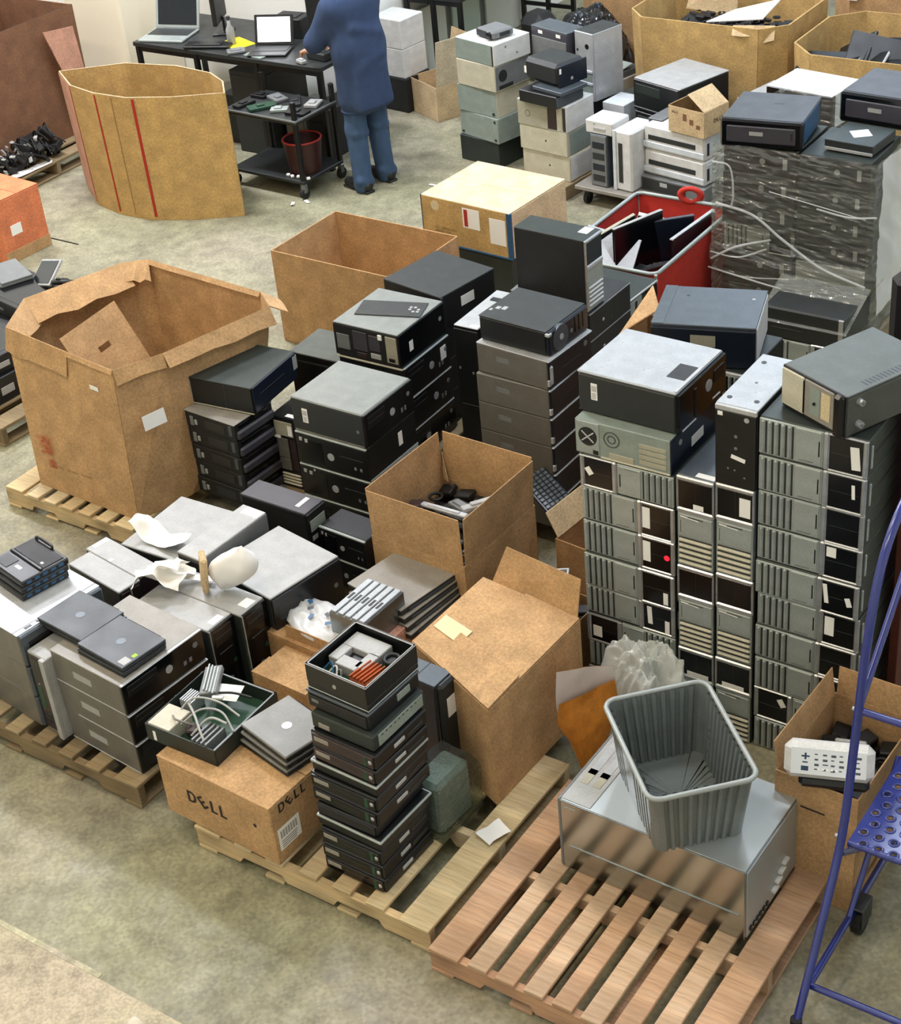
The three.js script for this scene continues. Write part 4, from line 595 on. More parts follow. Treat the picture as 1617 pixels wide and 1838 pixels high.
// clutter right of the open carton
{
  const kb = thing('keyboard', 'dark blue keyboard lying askew behind the open brown carton', 'keyboard', [1.22, 0.42, 1.12], 30); kb.rotation.x = 0.35;
  part(kb, 'keyboard_body', bb(-0.21, 0, -0.075, 0.21, 0.02, 0.075, 0.006), M.navy); for (let r = 0; r < 5; r++) for (let c = 0; c < 14; c++) part(kb, 'key', bb(-0.2 + c * 0.0287, 0.02, -0.066 + r * 0.0262, -0.176 + c * 0.0287, 0.028, -0.044 + r * 0.0262, 0.003), M.slate);
  const b = thing('open_carton', 'worn carton with a torn pale flap against the left tall stack', 'box', [1.6, 0.0, 1.25], 6); cartonBody(b, 0.36, 0.42, 0.36, M.cardDark, M.cardIn); flap(b, 'torn_flap', 0.3, 0.14, -0.17, 0.42, 0.02, Math.PI / 2, -0.5, M.cardPale); flap(b, 'top_flap', 0.34, 0.1, 0, 0.42, -0.17, 0, -0.4, M.cardPale);
  const c = thing('open_carton', 'low carton heaped with silver trays behind the tall carton', 'box', [1.57, 0.0, 1.85], 4); cartonBody(c, 0.36, 0.3, 0.5, M.cardDark, M.cardIn); heapOf(c, 'loose_scrap', [-0.17, 0.012, -0.24, 0.17, 0.27, 0.24], M.blackMatte);
  const tr = (label, x, y, z, yaw, rx, rz) => { const t = thing('metal_tray', label, 'tray', [x, y, z], yaw, 'silver trays in the low carton'); part(t, 'tray_floor', bb(-0.15, 0, -0.11, 0.15, 0.004, 0.11, 0.001), M.steel); part(t, 'tray_rim', [bb(-0.15, 0, 0.1, 0.15, 0.018, 0.11, 0.002), bb(-0.15, 0, -0.11, 0.15, 0.018, -0.1, 0.002), bb(-0.15, 0, -0.1, -0.14, 0.018, 0.1, 0.002), bb(0.14, 0, -0.1, 0.15, 0.018, 0.1, 0.002)], M.silverLt); t.rotation.x = rx; t.rotation.z = rz; };
  tr('shiny silver tray, topmost in the low carton', 1.53, 0.42, 1.8, -24, 0.12, 0.05); tr('silver tray slipping out, just under the topmost tray in the low carton', 1.55, 0.37, 1.86, -10, 0.05, -0.05); tr('silver tray, lowest of three in the low carton', 1.57, 0.32, 1.85, 10, 0.02, 0.04);
}
// ---------- big tattered carton, rim folded over ----------
// wall following a closed outline, rising from outline a (y0) to outline b (y1)
function outlineWall(A, B, y0, y1, th, seg = 1) {
  const n = A.length, pos = [], uv = []; const cen = A.reduce((s, p) => [s[0] + p[0] / n, s[1] + p[1] / n], [0, 0]);
  const inn = (p) => { const dx = p[0] - cen[0], dz = p[1] - cen[1], l = Math.hypot(dx, dz); return [p[0] - dx / l * th, p[1] - dz / l * th]; };
  let run = 0;
  const put = (p, y, u) => { pos.push(p[0], y, p[1]); uv.push(u, y); };
  for (let i = 0; i < n; i++) {
    const j = (i + 1) % n, l = Math.hypot(A[j][0] - A[i][0], A[j][1] - A[i][1]), u0 = run, u1 = run + l; run = u1;
    const a0 = A[i], a1 = A[j], b0 = B[i], b1 = B[j], ai0 = inn(a0), ai1 = inn(a1), bi0 = inn(b0), bi1 = inn(b1);
    put(a0, y0, u0); put(b1, y1, u1); put(a1, y0, u1); put(a0, y0, u0); put(b0, y1, u0); put(b1, y1, u1);
    put(ai0, y0, u0); put(ai1, y0, u1); put(bi1, y1, u1); put(ai0, y0, u0); put(bi1, y1, u1); put(bi0, y1, u0);
    put(b0, y1, u0); put(bi0, y1, u0); put(bi1, y1, u1); put(b0, y1, u0); put(bi1, y1, u1); put(b1, y1, u1);
  }
  const g = new THREE.BufferGeometry(); g.setAttribute('position', new THREE.Float32BufferAttribute(pos, 3)); g.setAttribute('uv', new THREE.Float32BufferAttribute(uv, 2)); g.computeVertexNormals(); return g;
}
const poly = (pts, y) => { const s = new THREE.Shape(pts.map(([x, z]) => new THREE.Vector2(x, -z))), g = new THREE.ExtrudeGeometry(s, { depth: 0.008, bevelEnabled: false }); g.rotateX(-Math.PI / 2); g.translate(0, y, 0); return g; };
// one wall panel between two base and two rim points
const wallPanel = (a, b, A, B, y0, y1, th = 0.008) => slab([[a[0], y0, a[1]], [b[0], y0, b[1]], [B[0], y1, B[1]], [A[0], y1, A[1]]], th);
// strip folded over a rim: dir > 0 outwards
function foldStrip(A, B, y, n, drop, out, jag, seed, cen) {
  const pos = [], uv = [], nx = B[1] - A[1], nz = -(B[0] - A[0]), l = Math.hypot(nx, nz), sg = cen && nx * ((A[0] + B[0]) / 2 - cen[0]) + nz * ((A[1] + B[1]) / 2 - cen[1]) < 0 ? -1 : 1, ox = sg * nx / l * out, oz = sg * nz / l * out;
  const top = [], bot = []; for (let i = 0; i <= n; i++) { const f = i / n, x = A[0] + (B[0] - A[0]) * f, z = A[1] + (B[1] - A[1]) * f, k = drop * (1 + jag * (hash(i, seed, 3) - 0.5)); top.push([x, y + 0.004, z]); bot.push([x + ox, y - k, z + oz]); }
  const gs = []; for (let i = 0; i < n; i++) gs.push(slab([top[i], top[i + 1], bot[i + 1], bot[i]], 0.006)); return mg(gs);
}
{
  const t = thing('gaylord_box', 'big tattered brown carton with its torn rim folded over, on the light pallet', 'box', [0, 0, 0]);
  const y0 = 0.131, y1 = 1.0;
  const base = [[-1.74, 1.9], [-0.95, 1.93], [-0.86, 1.6], [-0.84, 1.0], [-1.0, 0.8], [-1.7, 0.8], [-1.86, 1.0], [-1.86, 1.66]];
  const rim = [[-1.93, 1.72], [-1.0, 1.84], [-0.88, 1.58], [-0.7, 0.9], [-0.86, 0.78], [-1.78, 0.71], [-1.9, 0.82], [-2.1, 1.42]];
  const cenR = [-1.4, 1.27];
  const nm = ['front_wall', 'corner_panel', 'right_wall', 'corner_panel', 'rear_wall', 'corner_panel', 'left_wall', 'corner_panel'];
  for (let i = 0; i < 8; i++) { const j = (i + 1) % 8; const p = part(t, nm[i], wallPanel(base[i], base[j], rim[i], rim[j], y0, y1), i === 0 || i === 7 ? M.card : i === 4 || i === 3 ? M.card : M.cardIn);
    const fl = [[0.13, 0.035], [0.07, 0.03], [0.08, 0.05], [0.06, 0.1], [0.02, -0.02], [0.08, -0.11], [0.1, -0.14], [0.11, -0.1]][i];
    part(t, 'rim_flap', foldStrip(rim[i], i ? rim[j] : [-1.38, 1.794], y1 + 0.006, i === 1 || i === 3 ? 2 : 5, fl[0], fl[1], 0.3, i + 3, cenR), M.card); }
  part(t, 'rim_flap', foldStrip([-1.38, 1.794], rim[1], y1 + 0.006, 3, 0.02, 0.012, 0.2, 21, cenR), M.card);
  part(t, 'floor_panel', poly(base, y0 + 0.002), M.cardIn);
  part(t, 'paper_label', slab([[-0.905, 0.66, 1.82], [-0.875, 0.655, 1.68], [-0.885, 0.74, 1.68], [-0.912, 0.745, 1.82]].map(([x, y, z]) => [x + 0.035, y, z]), 0.002), M.paper);
  part(t, 'rim_tag', mv(cbox(0.07, 0.026, 0.003, 0.001), -1.16, 0.87, 1.852, 0, -0.1), M.paper);
  const pr = smallPrint(['TOTE  ·  ASSEMBLY  CONTENTS'], '#4a3018', 512, 40);
  printOn(t, 'printed_line', pr, 0.5, 0.04, 'z', -1.28, 0.31, 1.924); t.children[t.children.length - 1].rotation.y = 0;
  for (const [x, y, w, h] of [[-1.62, 0.42, 0.16, 0.14], [-1.6, 0.3, 0.1, 0.06]]) printOn(t, 'red_print', canvasTex(128, 128, (c) => { c.clearRect(0, 0, 128, 128); for (let k = 0; k < 260; k++) { c.fillStyle = 'rgba(176,62,34,' + (0.08 + 0.12 * hash(k, 4, 9)) + ')'; c.beginPath(); c.arc(64 + 50 * (hash(k, 1, 2) - 0.5) * 2 * Math.sqrt(hash(k, 7, 2)), 64 + 54 * (hash(k, 2, 2) - 0.5) * 2, 3 + 7 * hash(k, 3, 2), 0, 7); c.fill(); } }), w, h, 'z', x, y, 1.897 + 0.0);
  // loose divider leaning inside
  const d = thing('cardboard_sheet', 'loose square cardboard divider with a hand hole, leaning inside the tattered carton', 'cardboard', [-1.56, 0.47, 1.25], 0); d.rotation.set(0, Math.PI / 2 + 0.1, 0); d.rotation.order = 'YXZ'; d.rotation.x = -0.5;
  const s = new THREE.Shape([[-0.25, -0.36], [0.25, -0.36], [0.25, 0.46], [-0.25, 0.46]].map(([x, y]) => new THREE.Vector2(x, y))), hl = new THREE.Path([[-0.05, 0.26], [0.05, 0.26], [0.05, 0.295], [-0.05, 0.295]].map(([x, y]) => new THREE.Vector2(x, y))); s.holes.push(hl);
  part(d, 'divider_sheet', new THREE.ExtrudeGeometry(s, { depth: 0.007, bevelEnabled: false }), M.card);
}
// open long carton behind
{
  const w = 1.0, d = 0.68, h = 0.65, t = thing('open_carton', 'long open orange-brown carton standing on the bare floor behind the black stacks', 'box', near(-0.72, 0.001, -0.27, w, d, 1), 1);
  cartonBody(t, w, h, d, M.card, M.cardIn, 0.008);
}
// gaylord sleeve with red printed lines
{
  const P = [[-4.93, -1.72], [-4.6, -1.5], [-4.3, -1.43], [-3.98, -1.44], [-3.65, -1.58], [-3.32, -1.8], [-3.5, -2.0], [-3.72, -2.12], [-4.1, -2.16], [-4.55, -2.06]], t = thing('cardboard_sleeve', 'tall curved cardboard sleeve with red printed stripes standing alone on the floor', 'box', [0, 0, 0]), y1 = 0.98;
  part(t, 'sleeve_wall', outlineWall(P, P.map(([x, z]) => [x - 0.02 + (x + 4.1) * 0.03, z]), 0.001, y1, 0.012), M.cardYellow);
  part(t, 'rim_edge', outlineWall(P.map(([x, z]) => [x * 1 + (x + 4.1) * 0.03 - 0.02, z]), P.map(([x, z]) => [x + (x + 4.1) * 0.03 - 0.02, z]), y1, y1 + 0.004, 0.013), M.cardEdge);
  const line = (i, f, wd, m, nm) => { const a = P[i], b = P[i + 1], lx = (b[0] - a[0]), lz = (b[1] - a[1]), l = Math.hypot(lx, lz), ux = lx / l, uz = lz / l, cx = a[0] + lx * f, cz = a[1] + lz * f, o = 0.003, tx = (x) => x - 0.02 + (x + 4.1) * 0.03; const e = (s, y) => { const x = cx + ux * s, z = cz + uz * s; return [(y > 0.5 ? tx(x) : x) - uz * o, y, z + ux * o]; }; part(t, nm, slab([e(-wd / 2, 0.03), e(wd / 2, 0.03), e(wd / 2, y1 - 0.01), e(-wd / 2, y1 - 0.01)], 0.002), m); };
  line(0, 0.97, 0.012, M.redLine, 'printed_stripe'); line(2, 0.05, 0.014, M.redLine, 'printed_stripe'); line(3, 0.15, 0.022, M.redLine, 'printed_stripe'); line(2, 0.55, 0.008, M.cardDark, 'fold_line'); line(0, 0.45, 0.38, M.cardPink, 'pale_panel');
}
// cream export carton on a green case
{
  closedCarton('plastic_case', 'dull green case under the cream carton', 0.72, 0.36, 0.58, near(-0.55, 0.001, -1.3, 0.72, 0.58, 4), 4, M.dkGreen, M.dkGreen);
  const w = 0.74, h = 0.33, d = 0.64, t = closedCarton('export_carton', 'cream-topped yellow carton with white labels and blue edge tape', w, h, d, near(-0.53, 0.364, -1.29, w, d, 4), 4, M.cardCream, M.cardCream);
  part(t, 'front_sheet', bb(-w / 2 + 0.004, 0.012, d / 2 - 0.001, w / 2 - 0.03, h - 0.006, d / 2 + 0.002, 0.0008), M.cardYellow);
  part(t, 'edge_tape', bb(w / 2 - 0.03, 0.0, d / 2 - 0.02, w / 2 + 0.003, h - 0.004, d / 2 + 0.003, 0.002), M.bluePale); part(t, 'edge_tape', bb(-w / 2 - 0.003, 0, d / 2 - 0.02, -w / 2 + 0.008, h, d / 2 + 0.003, 0.002), M.slate); part(t, 'edge_tape', bb(-w / 2, -0.002, d / 2 - 0.004, w / 2, 0.014, d / 2 + 0.0035, 0.002), M.bluePale);
  part(t, 'paper_label', bb(0.2, 0.09, d / 2 + 0.001, 0.33, 0.27, d / 2 + 0.003, 0.0005), M.paper); part(t, 'paper_label', bb(-0.02, 0.16, d / 2 + 0.001, 0.12, 0.3, d / 2 + 0.003, 0.0005), M.paper); part(t, 'red_bar', bb(-0.008, 0.17, d / 2 + 0.0025, 0.022, 0.29, d / 2 + 0.004, 0.0004), M.redLine); part(t, 'round_sticker', mv(cyl(0.035, 0.002, 16), -0.25, 0.27, d / 2 + 0.002, Math.PI / 2), M.cardCream);
  printOn(t, 'printed_text', smallPrint(['NO.  SERIAL  LOT', 'MODEL   QTY  1', 'KEEP DRY'], '#6a4a20'), 0.3, 0.13, 'z', -0.12, 0.07, d / 2 + 0.0035);
}
// ---------- black stacks ----------
const zFront = (o = {}) => [['z', 'front_bezel', M.black, 0.0, 0.02, 1, 0.93, 0.012], ['z', 'front_strip', M.silver, 0.0, 0.94, 1, 1.0, 0.014, 'bump'], ['z', 'badge', M.silverLt, 0.44, 0.32, 0.535, 0.6, 0.0145, 'disc'], ['z', 'drive_door', M.blackGloss, 0.03, 0.12, 0.38, 0.82, 0.0135], ['z', 'tag', M.greyLt, 0.05, 0.72, 0.1, 0.84, 0.014], ['z', 'tag', M.greyLt, 0.13, 0.7, 0.18, 0.82, 0.014], ['z', 'drive_slot', M.char, 0.62, 0.55, 0.94, 0.6, 0.013], ['z', 'port', M.grey, 0.8, 0.25, 0.84, 0.36, 0.013], ['z', 'port', M.grey, 0.88, 0.25, 0.92, 0.36, 0.013], ...(o.f ?? [])];
function stackUnit(label, D, nx, y, nz, yaw, spec, group) { return pc('desktop_computer', label, 'computer', D, near(nx, y, nz, D.w, D.d, yaw), yaw, group, spec); }
{ // silver-lidded stack
  const D = { w: 0.46, h: 0.194, d: 0.42 }, g = 'stack under the plain silver lid', s = [
    { body: M.char, top: M.lidGrey, topT: 0.012, topB: 0.006, feats: [['z', 'sticker', M.label, 0.15, 0.3, 0.225, 0.72, 0.002, 'print'], ['z', 'case_foot', M.silverDk, 0.02, 0.0, 0.98, 0.04, 0.003], ['z', 'screw', M.grey, 0.9, 0.4, 0.94, 0.5, 0.003, 'disc'], ...faceFront('x', M.blackGloss, { bu: 0.5 })] },
    { body: M.black, feats: [...zFront(), ['x', 'sticker', M.paper, 0.62, 0.35, 0.7, 0.75, 0.002, 'print'], ['x', 'case_edge', M.silver, 0, 0.0, 1, 0.03, 0.004]] },
    { body: M.black, feats: [...zFront({ f: [['z', 'lamp', M.silverLt, 0.2, 0.85, 0.23, 0.92, 0.014, 'disc']] }), ['x', 'case_edge', M.silverLt, 0, 0.9, 1, 1, 0.003]] },
    { body: M.black, feats: [...zFront(), ['x', 'badge', M.silver, 0.4, 0.4, 0.5, 0.6, 0.003, 'disc']] }];
  s.forEach((sp, k) => stackUnit(['black computer with a plain silver lid, topmost of its stack behind the open carton', 'black badge-fronted computer directly under the silver-lidded one', 'black badge-fronted computer, third down under the silver lid', 'black badge-fronted computer, lowest under the silver lid'][k], D, 0.375 + (k ? 0.006 : 0), 0.131 + (3 - k) * 0.1952, 1.516, 0, sp, g));
  // loose black units in front, right of the low tower
  [0, 1].forEach((k) => stackUnit('small black computer with side lights, ' + (k ? 'upper' : 'lower') + ' of two in front of the silver-lidded stack', { w: 0.3, h: 0.165, d: 0.17 }, 0.62, 0.131 + k * 0.167, 1.9, 3, { body: M.blackMatte, feats: [...zFront(), ['x', 'port', M.grey, 0.3, 0.4, 0.4, 0.55, 0.003], ['x', 'port', M.grey, 0.55, 0.3, 0.62, 0.45, 0.003]] }));
  // low dark tower
  pc('desktop_tower', 'dark upright tower with a purplish top and white strip, in front of the silver-lidded stack', 'computer', { w: 0.42, h: 0.42, d: 0.147 }, near(0.288, 0.131, 1.945, 0.42, 0.147, 0.5), 0.5, null, { body: M.blackMatte, top: M.purple, topT: 0.006, feats: [['y', 'sticker', M.paper, 0.78, 0.25, 0.84, 0.85, 0.001, 'print'], ['z', 'side_rim', M.char, 0, 0.96, 1, 0.99, 0.003], ['x', 'front_bezel', M.black, 0, 0, 1, 0.98, 0.012], ['x', 'optical_drive', M.sage, 0.1, 0.72, 0.9, 0.88, 0.014], ['x', 'sticker', M.greyLt, 0.12, 0.6, 0.4, 0.66, 0.014, 'print'], ['x', 'power_button', M.grey, 0.7, 0.5, 0.85, 0.56, 0.014, 'disc']] });
}
{ // lidded stack with loose panel on top
  const D = { w: 0.43, h: 0.19, d: 0.445 }, g = 'stack under the loose dark panel';
  const s = [
    { body: M.black, top: M.lidGrey, topT: 0.006, feats: [['z', 'rear_frame', M.blackMatte, 0, 0.02, 1, 0.94, 0.003], ['z', 'drive_cage', M.grey, 0.04, 0.22, 0.24, 0.68, 0.006], ['z', 'drive_cage', M.purple, 0.3, 0.28, 0.52, 0.86, 0.006], ['z', 'drive_cage', M.purple, 0.55, 0.36, 0.72, 0.82, 0.006], ['z', 'power_supply', M.beigeDk, 0.81, 0.1, 0.98, 0.9, 0.006], ['z', 'supply_socket', M.black, 0.84, 0.14, 0.94, 0.26, 0.008], ['z', 'red_plate', M.brownDk, 0.34, 0.08, 0.5, 0.22, 0.006], ['z', 'white_plug', M.paper, 0.7, 0.74, 0.76, 0.9, 0.009], ['z', 'connector', M.greyLt, 0.56, 0.12, 0.72, 0.28, 0.007], ['x', 'front_bezel', M.blackGloss, 0, 0, 1, 0.97, 0.008], ['x', 'sticker', M.paper, 0.2, 0.3, 0.28, 0.6, 0.009, 'print'], ['x', 'badge', M.silver, 0.86, 0.5, 0.92, 0.66, 0.01, 'disc']] },
    { body: M.black, top: null, feats: [['z', 'rim', M.beigeDk, -0.01, 0.94, 1.01, 1.0, 0.01, 'bump'], ['x', 'rim', M.silver, 0, 0.95, 1, 1, 0.01, 'bump'], ...faceFront('x', M.black, { stick: [0.78, 0.4, 0.9, 0.8] })] },
    { body: M.black, feats: [['x', 'rim', M.silverLt, 0, 0.93, 1, 1, 0.012, 'bump'], ...faceFront('x', M.black, { bu: 0.55 })] },
    { body: M.black, feats: [['x', 'rim', M.silverLt, 0, 0.93, 1, 1, 0.012, 'bump'], ...faceFront('x', M.blackGloss, { bu: 0.3 })] }];
  s.forEach((sp, k) => stackUnit(['open-backed black computer with grey drive cages, under the loose dark panel', 'black computer with a pale rim, second in the stack under the loose panel', 'black computer with a silver rim, third in the stack under the loose panel', 'black computer, lowest in the stack under the loose panel'][k], { ...D, h: 0.2 }, 0.07 + (k ? 0.012 : 0), 0.131 + (3 - k) * 0.2012, 0.775, -1, sp, g));
  const t = thing('loose_plate', 'thin dark plate with white marks lying askew on the silver lid', 'plate', [-0.14, 0.9355, 0.53], -18); part(t, 'panel_plate', bb(-0.19, 0, -0.085, 0.19, 0.006, 0.085, 0.001), M.char); for (let k = 0; k < 6; k++) part(t, 'white_mark', bb(0.1 + (k % 3) * 0.025, 0.006, -0.03 + (k >> 1) * 0.025, 0.116 + (k % 3) * 0.025, 0.007, -0.014 + (k >> 1) * 0.025, 0.0003), M.greyLt);
}
{ // big dark unit behind
  const D = { w: 0.45, h: 0.2, d: 0.45 };
  ['topmost', 'second', 'third', 'lowest'].forEach((o, k) => stackUnit(['broad black computer with a white side tag, behind the open-backed one', 'black computer just under the broad tagged one', 'black computer, third down under the broad tagged one', 'black computer, lowest under the broad tagged one'][k], D, 0.03, 0.131 + (3 - k) * 0.201, 0.3, k ? 3 : 9, { body: M.blackMatte, top: k ? null : M.char, topT: 0.004, feats: [['x', 'sticker', M.paper, 0.36, 0.4, 0.6, 0.7, 0.002, 'print'], ['z', 'side_seam', M.char, 0, 0.48, 1, 0.52, 0.002], ['x', 'front_strip', M.slate, 0, 0.03, 0.04, 0.97, 0.004]] }, 'broad black computers'));
  // silver topped towers
  pc('desktop_tower', 'tall black tower with a silver top, between the two black stacks', 'computer', { w: 0.15, h: 0.87, d: 0.44 }, near(0.505, 0.131, 0.64, 0.15, 0.44, -1), -1, null, { body: M.blackGloss, top: M.silverLt, topT: 0.005, feats: [['y', 'rear_latch', M.black, 0.2, 0.72, 0.8, 0.8, 0.006], ['y', 'sticker', M.paper, 0.62, 0.02, 0.95, 0.08, 0.001, 'print'], ['z', 'front_bezel', M.black, 0, 0, 1, 0.98, 0.008], ['z', 'port', M.grey, 0.1, 0.7, 0.2, 0.72, 0.009], ['z', 'port', M.grey, 0.65, 0.68, 0.75, 0.7, 0.009], ['z', 'drive_slot', M.char, 0.1, 0.45, 0.9, 0.46, 0.009]] });
  pc('desktop_tower', 'grey-topped tower behind the silver-topped black one', 'computer', { w: 0.16, h: 0.83, d: 0.4 }, near(0.53, 0.131, 0.1, 0.16, 0.4, -2), -2, null, { body: M.black, top: M.grey, topT: 0.006, feats: [['y', 'dark_vent', M.black, 0.3, 0.1, 0.9, 0.2, 0.002]] });
}
{ // flat grey-sided stack with the round-badged computer on top
  const D = { w: 0.432, h: 0.1635, d: 0.385 }, g = 'grey-sided stack under the round-fronted computer';
  for (let k = 0; k < 6; k++) stackUnit('grey-sided black-fronted computer, ' + ['first', 'second', 'third', 'fourth', 'fifth', 'sixth'][k] + ' below the round-fronted one', D, 1.135, 0.131 + (5 - k) * 0.165, 0.975, k ? 1 : 4, { body: M.silverDk, top: k ? null : M.silverLt, topT: 0.004, feats: [['z', 'case_seam', M.char, 0, 0, 1, 0.02, 0.001], ['z', 'pressed_mark', M.grey, 0.28, 0.5, 0.46, 0.68, 0.001], ['x', 'front_bezel', M.navy, 0.02, 0.03, 0.98, 0.94, 0.01, 'bump'], ['x', 'rim', M.silverLt, 0, 0.94, 1, 1, 0.014, 'bump'], ['x', 'latch', M.silverLt, 0.0, 0.12, 0.05, 0.34, 0.012], ['x', 'badge', M.grey, 0.8, 0.62, 0.88, 0.82, 0.012, 'disc'], ['x', 'drive_slot', M.black, 0.3, 0.4, 0.75, 0.48, 0.011], ...(k ? [] : [['x', 'handle', M.silverLt, 0.03, 0.15, 0.09, 0.8, 0.02, 'bump']])] }, g);
  const E = { w: 0.405, h: 0.135, d: 0.35 };
  stackUnit('black computer with a round grille and white scratches on its lid, atop the grey-sided stack', E, 1.115, 1.1225, 0.935, 3, { body: M.black, bevel: 0.008, top: M.char, topT: 0.004, feats: [['x', 'front_bezel', M.navy, 0, 0, 1, 0.98, 0.02, 'bump'], ['x', 'round_grille', M.slate, 0.08, 0.0, 0.48, 1.0, 0.023, 'disc'], ['x', 'badge', M.silverLt, 0.24, 0.4, 0.34, 0.64, 0.026, 'disc'], ['x', 'power_button', M.grey, 0.52, 0.35, 0.58, 0.55, 0.023, 'disc'], ['x', 'vent_slot', M.black, 0.64, 0.25, 0.69, 0.9, 0.023], ['x', 'vent_slot', M.black, 0.74, 0.25, 0.79, 0.9, 0.023], ['x', 'vent_slot', M.black, 0.84, 0.25, 0.89, 0.9, 0.023], ['x', 'corner_tag', M.silverLt, -0.02, 0.82, 0.06, 0.94, 0.024], ['y', 'white_scratch', M.greyLt, 0.08, 0.28, 0.14, 0.36, 0.0008], ['y', 'white_scratch', M.greyLt, 0.16, 0.3, 0.22, 0.4, 0.0008], ['y', 'white_scratch', M.greyLt, 0.03, 0.2, 0.07, 0.26, 0.0008]] });
}
{ // tall black tower standing on a pile
  const W = { w: 0.437, h: 0.1605, d: 0.44 };
  for (let k = 0; k < 5; k++) stackUnit('black computer, ' + ['first', 'second', 'third', 'fourth', 'fifth'][k] + ' below the tall standing tower', W, 0.9, 0.131 + (4 - k) * 0.162, 0.155, 1, { body: M.blackMatte, feats: [['x', 'side_rim', M.grey, 0, 0.96, 1, 1, 0.004], ['x', 'port', M.silverLt, 0.3, 0.4, 0.34, 0.5, 0.003], ['x', 'port', M.pcb, 0.5, 0.25, 0.54, 0.35, 0.003]] }, 'pile under the standing black tower');
  pc('workstation_tower', 'tall black tower with a silver ribbed front, standing on the pile before the red hamper', 'computer', { w: 0.44, h: 0.415, d: 0.172 }, near(0.873, 0.943, 0.14, 0.44, 0.172, 2), 2, null, { body: M.blackMatte, top: M.dkGreen, topT: 0.004, feats: [['y', 'sticker', M.paper, 0.8, 0.5, 0.93, 0.95, 0.001, 'print'], ['x', 'front_panel', M.silver, 0.02, 0.0, 0.98, 0.6, 0.01], ['x', 'drive_bay', M.navy, 0.08, 0.64, 0.96, 0.97, 0.01], ['x', 'front_strip', M.chrome, 0.0, 0.0, 0.07, 1.0, 0.014, 'bump'], ['x', 'front_strip', M.chrome, 0.0, 0.95, 1.0, 1.0, 0.014, 'bump'], ['x', 'front_strip', M.silverLt, 0.04, 0.58, 0.98, 0.65, 0.016, 'bump'], ...[0, 1, 2, 3, 4].map((k) => ['x', 'vent_rib', M.silverLt, 0.1, 0.05 + k * 0.062, 0.96, 0.09 + k * 0.062, 0.016, 'bump'])] });
  for (let k = 0; k < 3; k++) stackUnit('computer with a silver-rimmed front, ' + ['top', 'middle', 'bottom'][k] + ' of the pile under the red hamper edge', { w: 0.43, h: 0.2, d: 0.44 }, 0.8, 0.131 + (2 - k) * 0.2015, -0.31, 3, { body: M.dkGreen, top: k ? null : M.dkGreen, feats: [['x', 'rim', M.silverLt, 0, 0.93, 1, 1, 0.01, 'bump'], ['x', 'drive_bay', M.black, 0.72, 0.1, 0.98, 0.9, 0.01], ['x', 'front_grille', M.silver, 0.02, 0.05, 0.6, 0.9, 0.008], ...[0, 1, 2].map((q) => ['x', 'grille_slot', M.char, 0.08 + q * 0.17, 0.1, 0.14 + q * 0.17, 0.85, 0.0095])] }, 'silver-rimmed pile beside the hamper');
}
